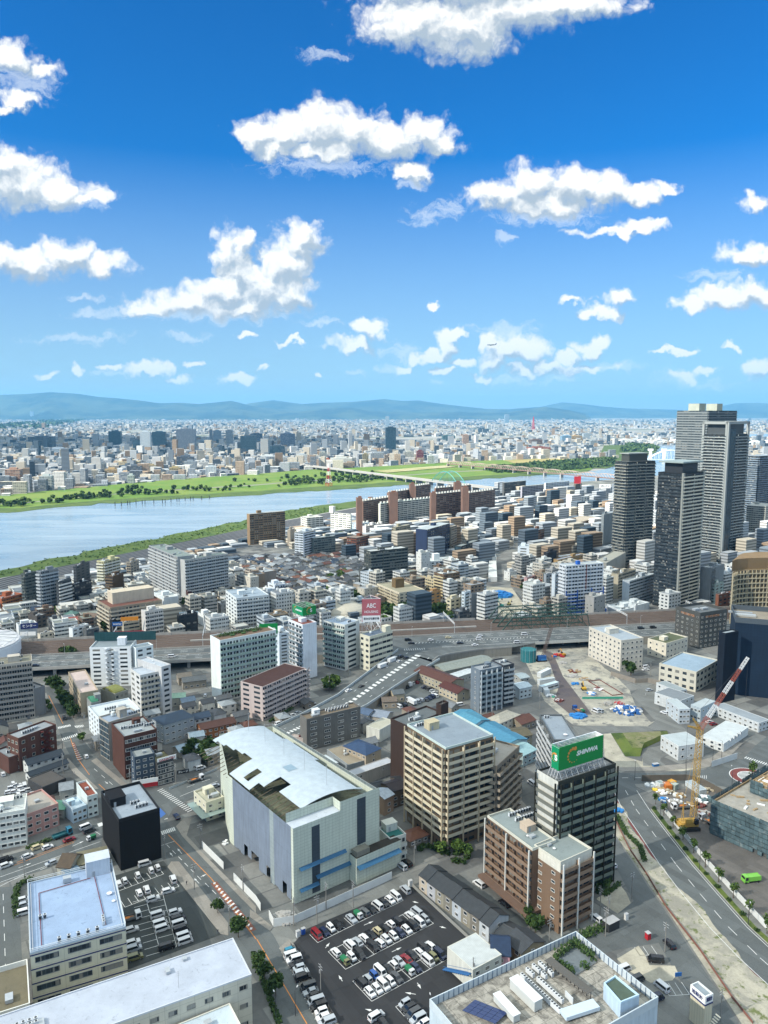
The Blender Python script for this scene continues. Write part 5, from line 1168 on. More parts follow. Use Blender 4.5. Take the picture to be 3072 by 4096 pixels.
for k,x0,x1,yt,D_ in(('M0',655,690,796,None),('M0',865,920,760,None),('M0',1340,1378,726,None),('M0',1000,1030,704,None),('M0',1136,1168,764,None),('M0',1290,1330,694,None)):
 h=56;g=at(k,x0,yt,h);g2=at(k,x1,yt,h)
 r=thing('stair_tower','tall brown stair tower rising from the brown riverside slabs','tower',(g.x,g.y,0),0,'stair towers of the brown riverside slabs')
 b=MB();b.prism([(g.x,g.y),(g2.x,g2.y),(g2.x-2,g2.y+8),(g.x-2,g.y+8)],0,h,0,0);b.build('tower_wall',WALL,r,rgb('634e45'))
 b=MB();b.box(((g.x+g2.x)/2,g.y+4),0,(g2.x-g.x)*.6,3,h,h+2,0);b.build('tower_cap',PAINT,r,rgb('6a4a3a'))
DR=None
for line,n in((0,0),):pass
b=None
for K_ in MID:
 if 'brown' in K_['root']['label']and 'slab' in K_['root']['label']and K_['D']>850:
  for i in range(int(K_['lu']/7)):
   s=(i+.5)/int(K_['lu']/7);c=K_['b']+K_['e']*(K_['lu']*s)+K_['f']*2.5
   b=MB();b.cyl(c,1.7,K_['h'],K_['h']+2.6,0,10);b.build('roof_drum',PAINT,K_['root'],rgb('b5b7b2'))
OCC=[]
def occ_add(pts,pad=1.5):
 xs=[p[0]for p in pts];ys=[p[1]for p in pts];OCC.append((min(xs)-pad,max(xs)+pad,min(ys)-pad,max(ys)+pad,[Vector((p[0],p[1]))for p in pts],pad))
def inpoly(p,poly):
 c=False;n=len(poly)
 for i in range(n):
  a,b_=poly[i],poly[i-1]
  if(a[1]>p[1])!=(b_[1]>p[1])and p[0]<(b_[0]-a[0])*(p[1]-a[1])/(b_[1]-a[1])+a[0]:c=not c
 return c
def segd(p,a,b_):
 ab=b_-a;t=max(0,min(1,(p-a).dot(ab)/max(1e-9,ab.length_squared)));return(p-a-ab*t).length
def clear(p,r):
 p=Vector(p)
 for x0,x1,y0,y1,poly,pad in OCC:
  if x0-r<p.x<x1+r and y0-r<p.y<y1+r:
   if inpoly(p,poly):return False
   for i in range(len(poly)):
    if segd(p,poly[i],poly[i-1])<r+pad:return False
 return True
for K_ in list(NR.values())+MID+list(TW.values()):occ_add(K_['ft'])
for o in list(col.objects):
 if o.get('kind')=='structure' and o.name.split('.')[0]in('street','main_road','side_road','road_shoulder','parking_lot','excavation_ground','bare_plot','site_road','crane_yard','dirt_strip','empty_plot','grass_mound','sidewalk','car_yard','roundabout_road','haul_road','road_junction','road_ramp'):
  if o.name.split('.')[0]=='roundabout_road':occ_add([RC+Vector((20*cos(i),20*sin(i)))for i in range(6)]);continue
  for f in o.data.polygons:
   pts=[o.data.vertices[i].co.to_2d()for i in f.vertices]
   occ_add(pts,.6)
occ_add([cor(-560,-36),cor(560,-36),cor(560,40),cor(-560,40)],1)
TENTP=[Vector(p)for p in((-31.9,251.9),(-3.1,276.3),(-52.1,336.2),(-76,331),(-66,292))]
occ_add(TENTP,4)
LAND=so_;LV=[Vector(p)-Vector((0,34))for p in LAND]+[Vector(p)-Vector((0,25))for p in near_w[12:]]+[Vector((1500,-100)),Vector((-900,-100))]
def zone(k,*pts):return[at(k,x,y).to_2d()for x,y in pts]
Z_OLD=zone('M1',(-190,330),(0,285),(250,330),(520,360),(690,420),(690,560),(590,640),(420,690),(240,640),(130,570),(-150,420))
Z_PARK=zone('M1',(590,640),(780,700),(940,740),(1060,740),(1340,700),(1380,780),(900,800),(620,700));Z_WIND=zone('M1',(1440,560),(1480,400),(1560,330),(1800,240),(1830,290),(1660,400),(1640,560),(1740,760),(1500,780))
cand0=None
WALLS=['c9c6bc','b9b2a3','d2d1ca','a49b8c','8d8578','bfc4c4','a9a79f','7b746a']
ROOFS=[('3d4146','dark grey'),('55585b','grey'),('6f7478','pale grey'),('5b3b31','brown'),('2f3f52','blue'),('6e4a3a','rust brown'),('8b9296','silver grey')]
nh=0
HB={}
def filler_house(p,a,D):
 global nh
 w,d=R.uniform(7,11),R.uniform(5.5,8);hw=R.choice((5.2,5.6,6.0,3.2));rc,rn=R.choices(ROOFS,(6,6,4,1.6,1,.9,3))[0]
 kd=R.choices(('gable','hip','shed'),(6,3,1))[0]
 an=a+R.choice((0,pi/2))+R.uniform(-.05,.05)
 house('small %s-roofed house in the tight old quarter north of the tracks'%rn,p,an,w,d,hw,R.uniform(1.2,2.2)if kd!='shed' else .8,R.choice(WALLS),rc,kd,group='old houses with %s roofs'%rn)
 c,s=cos(an),sin(an);OCC.append((p[0]-6,p[0]+6,p[1]-5,p[1]+5,[Vector((p[0]+x*c-y*s,p[1]+x*s+y*c))for x,y in((-w/2,-d/2),(w/2,-d/2),(w/2,d/2),(-w/2,d/2))],.2))
 nh+=1
def sees(p,z=0):
 dep=p[1]*CP-(z-CH)*SP
 return dep>1 and abs(p[0]/dep)<.525
cand=[]
for i in range(-60,60):
 for j in range(0,90):
  c=Vector((-60,840))+Vector((cos(.75),sin(.75)))*(i*9.6+R.uniform(-.8,.8))+Vector((-sin(.75),cos(.75)))*((j-30)*8.4+R.uniform(-.6,.6))
  if inpoly(c,Z_OLD)and sees(c):cand.append(c)
cand.sort(key=lambda c:c.length)
for c in cand:
 if nh<235 and clear(c,3.6):filler_house(c,.75,c.length)
MIDW=[('c6c8c4','white'),('b6b2a6','cream'),('9a9a96','grey'),('8a7a68','tan'),('6d5a4b','brown'),('a8b2b8','pale blue-grey'),('4c5054','charcoal')]
nbk=0;cand=[]
for i in range(-80,110):
 for j in range(0,130):
  a=.62;c=Vector((0,640))+Vector((cos(a),sin(a)))*(i*15+R.uniform(-3,3))+Vector((-sin(a),cos(a)))*((j-40)*15+R.uniform(-3,3))
  if 598+.176*c.x<c.y<1900 and sees(c)and inpoly(c,LV)and not inpoly(c,Z_PARK)and not inpoly(c,Z_WIND)and not inpoly(c,Z_OLD):cand.append(c)
cand.sort(key=lambda c:c.length)
def levee_cap(c):
 d=min((c-q).length for q in LAND)-12;return max(5.0,d*.085)if d<230 else 99
def filler_block(c,a,hmax,label,group,nm='mid_rise_block',lod=None,wc=None,w=None,d=None,h=None,sty=None,rc=None):
 global nbk
 wc=wc or R.choices(MIDW,(7,5,3,2,.8,2,.6))[0];w=w or R.uniform(9,17);d=d or R.uniform(8,13);h=h or R.choice((6,6,9,9,12,15,18,21,27));h=min(h,hmax,levee_cap(c))
 D=c.length;st=3.0
 kind=sty or R.choice(('win','pair','balc','balc','rib','few'))
 r=thing(nm,label%wc[1]if '%' in label else label,'building',(c[0],c[1],0),a,group)
 b=MB();b.box((0,0),0,w,d,0,h,0,1);o=b.build('wall',[facade(kind,R.choice((2.4,3.2,4.0)),st),ROOF],None,rgb(wc[0]),base=(0,0,0));o.parent=r
 if D<1300:
  b=MB()
  for x,y,ww,dd in((0,-d/2,w,.3),(0,d/2,w,.3),(-w/2,0,.3,d-.3),(w/2,0,.3,d-.3)):b.box((x,y),0,ww,dd,h-.1,h+.7,0)
  o=b.build('parapet',TRIM,None,rgb(wc[0]),base=(0,0,0));o.parent=r
  b=MB();b.face([(x,y,h+.012)for x,y in((-w/2,-d/2),(w/2,-d/2),(w/2,d/2),(-w/2,d/2))]);o=b.build('roof',ROOF,None,rgb(rc or R.choice(('8d9296','a9aca8','7b8078','b5b8b5','6f757c'))),base=(0,0,0));o.parent=r
  if h>8:
   b=MB();b.box((R.uniform(-.2,.2)*w,R.uniform(-.1,.2)*d),0,min(4.5,w*.4),min(4,d*.4),h,h+2.6,0);o=b.build('stair_house',WALL,None,rgb(wc[0]),base=(0,0,0));o.parent=r
   if R.random()<.4:b=MB();b.cyl((w*.3,-d*.25),1.0,h+.6,h+2.4,0,10);o=b.build('water_tank',PAINT,None,rgb('d5d8d5'),base=(0,0,0));o.parent=r
 cs,sn=cos(a),sin(a);OCC.append((c[0]-w,c[0]+w,c[1]-w,c[1]+w,[Vector((c[0]+x*cs-y*sn,c[1]+x*sn+y*cs))for x,y in((-w/2,-d/2),(w/2,-d/2),(w/2,d/2),(-w/2,d/2))],.3));nbk+=1
for c in cand:
 if nbk<285 and clear(c,6.2):
  tall=c.y>900
  filler_block(c,.62+R.choice((0,pi/2))+R.uniform(-.06,.06),24 if not tall else 32,'%s low block crowded between the railway and the river','low town blocks north of the tracks, %s')
for o in list(col.objects):
 if o.name.startswith('mid_rise_block')and '%' in o.get('group',''):o['group']=o['group']%o['label'].split(' low block')[0]
FARW=['d0d0ca','c4bfb2','aab0b4','8d949a','d8d9d6','9d8f7e','6b7680','b9bec2']
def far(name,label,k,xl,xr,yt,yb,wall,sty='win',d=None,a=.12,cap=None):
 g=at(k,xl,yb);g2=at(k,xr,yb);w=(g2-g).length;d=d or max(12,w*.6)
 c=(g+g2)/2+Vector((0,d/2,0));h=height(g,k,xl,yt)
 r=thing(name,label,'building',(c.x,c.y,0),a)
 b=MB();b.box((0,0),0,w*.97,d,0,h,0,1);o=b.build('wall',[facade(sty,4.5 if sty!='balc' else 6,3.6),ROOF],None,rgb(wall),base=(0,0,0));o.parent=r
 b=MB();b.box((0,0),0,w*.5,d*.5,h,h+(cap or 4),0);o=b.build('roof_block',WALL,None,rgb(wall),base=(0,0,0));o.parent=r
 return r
for q in '''L0|180,330|400,475|4a5763|balc|wide dark slab far over the river at picture left
L0|703,782|365,465|3b5a66|glass|teal glass tower far over the river
L0|908,975|368,505|a9b3b8|win|pale office tower with a dark lower sign far over the river
L0|985,1072|368,485|5a7483|glass|blue-grey glass tower beside the pale office tower
L0|1140,1262|352,490|77808a|win|broad grey office tower far over the river
L0|860,912|420,500|33414f|glass|low navy glass block before the pale office tower
L0|1462,1508|358,470|8f9aa2|balc|slim pale tower far over the river
L0|1555,1659|395,515|3d4b55|glass|dark glass office block far over the river
L0|1380,1432|360,440|7f8e98|win|grey-blue tower behind the slim pale tower
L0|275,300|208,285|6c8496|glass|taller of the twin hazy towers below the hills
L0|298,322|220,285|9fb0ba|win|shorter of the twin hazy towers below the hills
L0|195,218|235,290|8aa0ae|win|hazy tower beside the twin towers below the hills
L0|753,895|560,600|b5a888|rib|cream long block near the meadow
L0|678,760|610,665|a38d66|balc|gold-brown slab near the meadow
L0|820,918|590,668|56606a|balc|slate balcony slab near the meadow
L0|940,1010|585,645|93886c|balc|khaki balcony slab near the meadow
L0|35,130|612,722|9c7f6c|balc|pinkish-brown tower at the river meadow
L0|118,190|608,640|59616a|balc|grey slab behind the pinkish-brown tower
L0|190,272|550,635|5f6b74|balc|steel-grey slab near the meadow
L0|365,418|540,615|a3acb0|balc|white-banded tower near the meadow
L0|255,335|655,752|a3aba9|balc|greenish-white tower on the meadow edge
L0|135,212|665,728|c3c6c2|balc|white apartment block on the meadow edge
L0|785,835|628,690|b9a78f|balc|peach block with a lift tower on the meadow edge
L0|826,868|650,710|a9b1ad|balc|pale green block on the meadow edge
L0|598,678|572,640|7f8688|balc|grey balcony tower near the meadow
L0|300,432|478,520|8a98a3|rib|grey long office far over the river
L0|1140,1250|530,600|46525f|balc|dark blue-grey slab near the meadow
L0|1190,1270|560,630|7c858c|win|grey stepped block near the meadow
L0|1520,1568|530,580|8f887a|balc|tan tower near the meadow
L0|1095,1168|600,660|9d9068|balc|mustard block near the meadow
L0|1330,1400|595,655|a3acb0|win|pale tower near the meadow
M0|840,863|268,345|8ea0ac|win|tall slim tower behind the dark tower in mid city
M0|838,906|340,508|2b3c4a|glass|dark tall tower with a lit white edge in mid city
M0|25,135|525,592|b3b8b8|win|white block with lift tower near the meadow
M0|85,185|460,535|3f4d58|glass|dark framed glass block near the meadow
M0|155,252|380,470|69788a|rib|broad blue-grey office with rounded top
M0|-40,40|380,450|5c6b78|rib|slate blue office in mid city
M0|140,200|535,600|a8aeb0|balc|white slab near the meadow
M0|355,415|522,580|a9a9a0|balc|cream slab near the bridge
M0|410,460|502,585|9aa09a|balc|pale balcony tower near the bridge
M0|442,482|545,592|9f5f45|win|orange-brown block near the bridge
M0|480,620|540,598|b3b5ae|win|long white block with chimney-like lift tower near the bridge
M0|690,728|512,595|8b8268|balc|ochre tower near the bridge
M0|740,825|505,575|8f979b|balc|grey double tower near the bridge
M0|830,912|518,560|7c6f62|balc|brown slab near the bridge
M0|958,1022|498,560|a4a59c|balc|cream tower near the playing field
M0|1040,1085|492,555|6b3a3c|win|dark red tower near the playing field
M0|1112,1155|522,580|b5b9b5|balc|white tower near the playing field
M0|260,330|515,580|aab0b0|win|white office near the meadow
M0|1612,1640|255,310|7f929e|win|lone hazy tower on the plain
M0|1208,1290|392,435|4f7175|rib|teal block in mid city
M0|1338,1380|388,450|a98d76|balc|peach tower in mid city
R0|118,196|418,460|6d5b53|balc|brown towers near the playing field
R0|108,250|470,505|7a4a3c|few|brick-red long hall near the playing field
R0|320,385|395,435|6f8fa5|rib|pale blue block on the plain
R0|382,455|395,430|a58c5f|balc|golden block on the plain
R0|505,550|425,465|8e979a|balc|grey tower near the island
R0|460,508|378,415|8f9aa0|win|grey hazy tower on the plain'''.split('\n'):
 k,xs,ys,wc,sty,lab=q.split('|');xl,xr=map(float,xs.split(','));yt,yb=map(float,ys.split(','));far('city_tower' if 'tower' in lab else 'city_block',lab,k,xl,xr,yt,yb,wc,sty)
cosv=[Vector(p)for p in c_out]
def far_y(px):
 best=None
 for a,c in zip(cosv,cosv[1:]):
  pass
FCOL=[('d2d2cc','white'),('c6bfae','cream'),('b0b6ba','pale grey'),('8c949b','blue-grey'),('a08d78','tan'),('6f7780','slate')]
nf=0
for row in range(6):
 pts=resample(cosv,52)
 for i,p in enumerate(pts):
  q=p+Vector((R.uniform(-14,14),16+row*46+R.uniform(-12,14)+row*row*3))
  if not sees(q)or nf>=232:continue
  fc=R.choice(FCOL);w=R.uniform(14,34);d=R.uniform(12,22);h=R.choice((8,10,13,16,20,24,30,38))*(.75 if row==0 else 1)
  r=thing('far_block','%s block in the front rows of the city over the river'%fc[1],'building',(q.x,q.y,0),R.uniform(-.3,.5),'front rows over the river, %s'%fc[1])
  b=MB();b.box((0,0),0,w,d,0,h,0,1);o=b.build('wall',[facade(R.choice(('win','balc','rib','balc')),4.0,3.2),ROOF],None,rgb(fc[0]),base=(0,0,0));o.parent=r;nf+=1
def massmat():
 m,N,b=new_mat('distant_city');g=N.n('ShaderNodeNewGeometry');rnd=g.outputs['Random Per Island']
 r=N.n('ShaderNodeValToRGB');N.put(r,0,rnd);el=r.color_ramp;el.interpolation='CONSTANT'
 cols=[(.0,'c4c4bf'),(.17,'bdb5a4'),(.30,'a2a8ac'),(.45,'d0d1cf'),(.55,'818b93'),(.66,'9a8670'),(.74,'a9b0b4'),(.85,'5a6772'),(.92,'40505c')]
 el.elements[0].position=0;el.elements[0].color=(*rgb(cols[0][1]),1)
 el.elements[1].position=cols[1][0];el.elements[1].color=(*rgb(cols[1][1]),1)
 for p,c in cols[2:]:e=el.elements.new(p);e.color=(*rgb(c),1)
 u,v,_=N.xyz(N.n('ShaderNodeUVMap').outputs[0])
 st=N.m('GREATER_THAN',N.m('FRACT',N.m('DIVIDE',v,3.4)),.52);f=N.m('SUBTRACT',1.0,N.m('MULTIPLY',st,.55))
 up=N.m('GREATER_THAN',N.xyz(g.outputs['Normal'])[2],.5);f=N.m('MULTIPLY',N.m('MAXIMUM',f,up),.92)
 N.put(b,'Base Color',N.mix(1.0,r.outputs[0],N.comb(f,f,f),'MULTIPLY'));b.inputs['Roughness'].default_value=.8;return m
def mass():
 V=[];F=[];UV=[]
 n=0
 def addbox(x,y,w,d,h,a):
  i=len(V);ca,sa=cos(a),sin(a)
  P=[(x+X*ca-Y*sa,y+X*sa+Y*ca)for X,Y in((-w/2,-d/2),(w/2,-d/2),(w/2,d/2),(-w/2,d/2))]
  V.extend([(p[0],p[1],0)for p in P]);V.extend([(p[0],p[1],h)for p in P])
  for j in range(4):
   k2=(j+1)%4;F.append((i+j,i+k2,i+4+k2,i+4+j));L=w if j%2==0 else d;UV.extend([(0,0),(L,0),(L,h),(0,h)])
  F.append((i+4,i+5,i+6,i+7));UV.extend([(0,0)]*4)
 rnd=random.Random(5);isl=P2('R0',(560,640),(980,520),(980,440),(560,430))
 rv=[Vector(p)for p in riv]
 while n<21000:
  t=rnd.random();y=1500*(15**(t**.92));
  x=rnd.uniform(-.56,.56)*y
  ok=True
  if y<4200:
   if inpoly((x,y),rv)or inpoly((x,y),isl):ok=False
   for(a,c)in zip(cosv,cosv[1:]):
    if a.x<=x<=c.x or c.x<=x<=a.x:
     ye=a.y+(c.y-a.y)*(x-a.x)/(c.x-a.x+1e-9)
     if y<ye+230:ok=False
   if x>cosv[-1].x and y<3000:ok=False
   if x<cosv[0].x and y<1750:ok=False
  dn=mn.noise(Vector((x/700,y/1500,3.3)))
  if dn<-.28 and y>3000:ok=False
  if not ok:continue
  big=rnd.random()
  s=1+y/9000
  w=rnd.uniform(8,20)*s;d=rnd.uniform(8,17)*s;h=rnd.choice((6,6,7,8,8,9,10,12,14,18,24))*(1 if y<7000 else 1.1)
  if big>.95:h*=rnd.uniform(1.4,2.6);w*=1.1
  if big<.02:w*=3;d*=2.2;h=12
  if y<5200 and x<.05*y and big>.82:h*=1.5
  addbox(x,y,w,d,h,rnd.uniform(-.3,.45));n+=1
 me=bpy.data.meshes.new('distant_city');me.from_pydata(V,[],F);me.materials.append(massmat())
 ul=me.uv_layers.new(name='UVMap');ul.data.foreach_set('uv',[c for p in UV for c in p])
 o=bpy.data.objects.new('distant_city',me);col.objects.link(o);props(o,'pale mass of the distant city spread over the plain','city',None,'stuff')
mass()
def town_mass():
 V=[];F=[];UV=[];rnd=random.Random(9);k=0
 for c in cand:
  if k>1500:break
  if not clear(c,5.5):continue
  q=rnd.random();w,d,h=(rnd.uniform(8,13),rnd.uniform(8,11),rnd.choice((5,6,6,8,9)))if q<.6 else(rnd.uniform(14,28),rnd.uniform(9,13),rnd.choice((12,15,20,26,32)));h=min(h,levee_cap(c));a=.62+rnd.uniform(-.08,.08);ca,sa=cos(a),sin(a);i=len(V)
  P=[(c.x+X*ca-Y*sa,c.y+X*sa+Y*ca)for X,Y in((-w/2,-d/2),(w/2,-d/2),(w/2,d/2),(-w/2,d/2))]
  V.extend([(*p,0)for p in P]);V.extend([(*p,h)for p in P])
  for j in range(4):q=(j+1)%4;F.append((i+j,i+q,i+4+q,i+4+j));L=w if j%2==0 else d;UV.extend([(0,0),(L,0),(L,h),(0,h)])
  F.append((i+4,i+5,i+6,i+7));UV.extend([(0,0)]*4);OCC.append((c.x-w,c.x+w,c.y-w,c.y+w,[Vector(p)for p in P],.3));k+=1
 me=bpy.data.meshes.new('distant_town');me.from_pydata(V,[],F);me.materials.append(bpy.data.materials['distant_city']);ul=me.uv_layers.new(name='UVMap');ul.data.foreach_set('uv',[q for p in UV for q in p])
 o=bpy.data.objects.new('distant_town',me);col.objects.link(o);props(o,'mass of low town roofs behind the nearer blocks of the near bank','town',None,'stuff');print('town',k,len(cand))
town_mass()
def F_(org,e,f):return lambda s,t:org+e*s+f*t
def part_poly(name,mats,root,faces,color=None):
 b=MB()
 for q in faces:b.face(*q)if isinstance(q,tuple)and isinstance(q[0],list)else b.face(q)
 return b.build(name,mats,root,color)
def text(body,size,m,root,p,ang,name='lettering',off=0.0,shear=0.0,ext=.03,width=None):
 cu=bpy.data.curves.new(name,'FONT');cu.body=body;cu.size=size;cu.align_x='CENTER';cu.align_y='CENTER';cu.extrude=ext;cu.offset=off;cu.shear=shear
 cu.materials.append(m);o=bpy.data.objects.new(name,cu);col.objects.link(o);o.parent=root
 o.location=Vector(p)-Vector(root.location);o.rotation_euler=(pi/2,0,ang)
 bpy.context.view_layer.update();dim=o.dimensions.x;me=bpy.data.meshes.new_from_object(o.evaluated_get(bpy.context.evaluated_depsgraph_get()));m_=o.matrix_basis.copy()
 bpy.data.objects.remove(o);o=bpy.data.objects.new(name,me);col.objects.link(o);o.parent=root;o.matrix_basis=m_
 if width:o.scale.x=width/max(.01,dim)
 return o
SGREEN=mat('sign_green',(.006,.23,.05),.45,.06,.5);SWHITE=mat('sign_white',(.75,.76,.75),.5,.05,.5);SORANGE=mat('sign_orange',(.62,.27,.06),.5,.1,.5);SPINK=mat('sign_pink',(.42,.12,.14),.5,.05,.5);SBLACK=mat('sign_black',(.02,.02,.025),.5,.05);SBLUE=mat('sign_blue',(.02,.10,.30),.5,.05);SRED=mat('sign_red',(.42,.03,.04),.5,.1);SNAVY=mat('sign_navy',(.02,.03,.12),.5,.05);SYEL=mat('sign_yellow',(.7,.5,.05),.5,.05)
STEEL=mat('frame_steel',(.45,.47,.48),.5,.1,1,metal=.3)
def netmat(name,c):
 m,N,b=new_mat(name);u,v,_=N.xyz(N.n('ShaderNodeUVMap').outputs[0]);P=pos(N)
 wn=N.n('ShaderNodeTexWhiteNoise',noise_dimensions='2D');N.put(wn,'Vector',N.comb(N.m('FLOOR',N.m('DIVIDE',u,1.8)),N.m('FLOOR',N.m('DIVIDE',v,5.4))))
 n=N.noise(P,.35,5,.7);lift=N.m('LESS_THAN',N.m('FRACT',N.m('DIVIDE',v,1.8)),.12)
 f=N.m('ADD',N.m('ADD',.45,N.m('MULTIPLY',wn.outputs['Value'],.5)),N.m('MULTIPLY',n,.7));f=N.m('MULTIPLY',f,N.m('SUBTRACT',1.0,N.m('MULTIPLY',lift,.45)))
 N.put(b,'Base Color',N.mix(1.0,N.mix(N.ramp(n,.5,.75),(*c,1),(.16,.19,.19,1)),N.comb(f,f,f),'MULTIPLY'));b.inputs['Roughness'].default_value=.85;MATS[name]=m;return m
def hall():
 o=Vector((-31.9,251.9));e=Vector((.793,.609));f=Vector((-.609,.793));Q=F_(o,e,f)
 r=thing('demolition_hall','large hall wrapped in blue-grey sheets and pale panels under a torn white vaulted roof','building',(*Q(18,40),0))
 pan=wallmat('pale_panel',rgb('c3cabb'),.16,1.5,1.2);sheet=wallmat('grey_sheet',rgb('75808e'),.3,1.1,9);mesh_=wallmat('dark_mesh',rgb('3f4850'),.2,8,1.6);dark=mat('hall_inside',(.035,.032,.026),.95,.5,.3)
 P=[Q(0,0),Q(20,0),Q(20,0.0),Q(38,0),Q(36.8,80),Q(13.5,87),Q(0,51)];H=28.7;H2=32.2
 b=MB();u=0
 b.wall(Q(0,0),Q(20,0),0,H,0);b.wall(Q(20,0),Q(38,0),0,H2,0,20);b.wall(Q(38,0),Q(36.8,80),0,H+1,0);b.wall(Q(36.8,80),Q(13.5,87),0,H+1.2,0)
 b.wall(Q(0,5),Q(20,5),H,H2,0);b.wall(Q(20,5),Q(20,0),H,H2,0);b.wall(Q(13.5,87),Q(0,51),0,H+1.2,0);b.wall(Q(0,1.6),Q(0,0),0,H,0);b.wall(Q(0,51),Q(0,47),0,H,0)
 b.build('wall',pan,r)
 b=MB();b.wall(Q(0,47),Q(0,17),5.2,H,0);b.wall(Q(0,14),Q(0,1.6),5.2,H,0)
 for i in range(15):
  t0,t1=47-i*3,47-(i+1)*3
  if 13.9<t1<17.1 or t1<1.6:continue
  if i not in(3,5,6,13):b.wall(Q(0,t0),Q(0,t1),R.choice((.2,.6,1.4)),5.2,0)
 b.build('cladding_sheet',sheet,r)
 b=MB();b.wall(Q(-.02,17),Q(-.02,14),0,H,0);b.build('cladding_strip',wallmat('pale_strip',rgb('8f9a9c'),.2,3,1.8),r)
 for s0,s1,z0,z1,y in((7.6,11,1,H-2,-.06),(27.5,31.5,12.5,H2-1.5,-.06)):
  b=MB();b.wall(Q(s0,y),Q(s1,y),z0,z1,0);b.build('mesh_strip',mesh_,r)
 b=MB();b.face([(*Q(0,0),H-.05),(*Q(20,0),H-.05),(*Q(20,5),H-.05),(*Q(0,5),H-.05)],0);b.build('roof_terrace',ROOF,r,rgb('b4bcc4'))
 b=MB();b.face([(*Q(.2,5.2),25.2),(*Q(37.6,5.2),25.2),(*Q(36.4,79.5),25.2),(*Q(13.7,86),25.2),(*Q(.2,51),25.2)],0);b.build('attic_floor',dirtmat('mossy_slab',(.11,.12,.085),(.16,.165,.11),(.05,.07,.03),.55,.12),r)
 b=MB()
 for i in range(26):
  t=7+i*2.9;b.bar((*Q(.5,t),26.4),(*Q(9,t),28.4),.16);b.bar((*Q(30,t),29.2),(*Q(36.6,t),27.4),.16)
 b.build('rafter',mat('rafter_wood',(.13,.105,.075),.8,.3),r)
 b=MB();NS,NT_=32,74
 def zv(s):q=(s-19)/17;return H2+1.2-3.4*q*q
 def solid(s,t):
  if s<.6 or s>34:return False
  if s<6.8 and t<21:return False
  if s<11.5 and 21<t<29:return False
  if s<4.5 and 29<t<33:return False
  if 2.8<s<9 and 38.5<t<42.5:return False
  if s<11.5-(t-50)*.16 and t>50:return False
  if s>31.5 and(t>62 or 6<t<36):return False
  return True
 for i in range(NS):
  for j in range(NT_):
   s0,s1=.4+i*33.6/NS,.4+(i+1)*33.6/NS;t0,t1=5.3+j*74/NT_,5.3+(j+1)*74/NT_
   if solid((s0+s1)/2,(t0+t1)/2):
    b.face([(*Q(s0,t0),zv(s0)),(*Q(s1,t0),zv(s1)),(*Q(s1,t1),zv(s1)),(*Q(s0,t1),zv(s0))],0,[(t0,s0),(t0,s1),(t1,s1),(t1,s0)])
    b.face([(*Q(s0,t0),zv(s0)-.15),(*Q(s0,t1),zv(s0)-.15),(*Q(s1,t1),zv(s1)-.15),(*Q(s1,t0),zv(s1)-.15)],0)
 b.build('vault_roof',SHEET,r,rgb('adb8bf'))
 b=MB();b.face([(*Q(16,30),zv(17)+.1),(*Q(20,30),zv(19.5)+.1),(*Q(20,35),zv(19.5)+.1),(*Q(16,35),zv(17)+.1)],0);b.build('skylight',METAL,r,rgb('93a9b5'))
 for t in(12,28,44,60,75):b=MB();b.bar((*Q(22,t),zv(22)),(*Q(22,t),zv(22)+8),.07);b.build('lightning_rod',STEEL,r)
 b=MB()
 for p,q in((Q(38.1,0),Q(36.9,80)),(Q(36.8,80.1),Q(13.5,87.1))):
  n=int((q-p).length/2)
  for i in range(n+1):a=p.lerp(q,i/n);b.bar((*a,H),(*a,H+2.4),.05)
  for z in(1.0,2.3):b.bar((*p,H+z),(*q,H+z),.05)
 b.build('scaffold_rail',STEEL,r)
 b=MB();b.wall(Q(38.2,0),Q(37,80),H+.2,H+2.2,0);b.build('safety_net',mat('net_green',(.16,.20,.20),.8,.3),r)
 b=MB();b.prism([Q(24,-4.5),Q(45,-4.5),Q(45,-.05),Q(24,-.05)],0,10.5,0,1);b.build('front_block',[pan,dark],r)
 b=MB();b.box(Q(27.5,-2.4),atan2(e.y,e.x),6,3.2,10.5,12.6,0);b.build('rooftop_cabin',WALL,r,rgb('77766c'))
 for s0,s1,z,y in((2,22,12.5,-.3),(9,44,6.8,-4.7),(2,10,4.4,-.3)):
  b=MB();y=-.3 if s1<23 else y
  if s1>23:b.face([(*Q(s0,-.1),z+.8),(*Q(24,-.1),z+.8),(*Q(24,-1.5),z),(*Q(s0,-1.5),z)],0);b.face([(*Q(24,-4.6),z+.8),(*Q(s1,-4.6),z+.8),(*Q(s1,-6.6),z),(*Q(24,-6.6),z)],0)
  else:b.face([(*Q(s0,y),z+.8),(*Q(s1,y),z+.8),(*Q(s1,y-1.3),z),(*Q(s0,y-1.3),z)],0)
  ob=b.build('debris_awning',mat('awning_blue',(.03,.11,.21),.6,.2),r)
 return r
hall()
t=NR['shinwa'];b=MB();P=[t['b']-t['e']*.12+t['f']*v for v in(t['lv']+.02,-.02)];b.wall(P[0],P[1],26,t['h']+.9,0);b.build('white_wall',WALL,t['root'],rgb('c3c3ba'))
WHF=mat('hoarding_white',(.62,.64,.63),.6,.15,.4)
def hoard(label,k,pts,h=3.0,m=None,name='site_hoarding'):
 return edge_wall(label,[(*p,0)for p in P2(k,*pts)],h,.12,m or WHF,name)
hoard('long white hoarding round the foot of the wrapped hall','M3',[(85,765),(115,822),(250,800),(880,512)])
hoard('white hoarding panel row between street and demolition yard, near the canopy','L3',[(1310,310),(1450,450)]);hoard('second white hoarding row between street and demolition yard','L3',[(1515,520),(1659,670),(1690,720)])
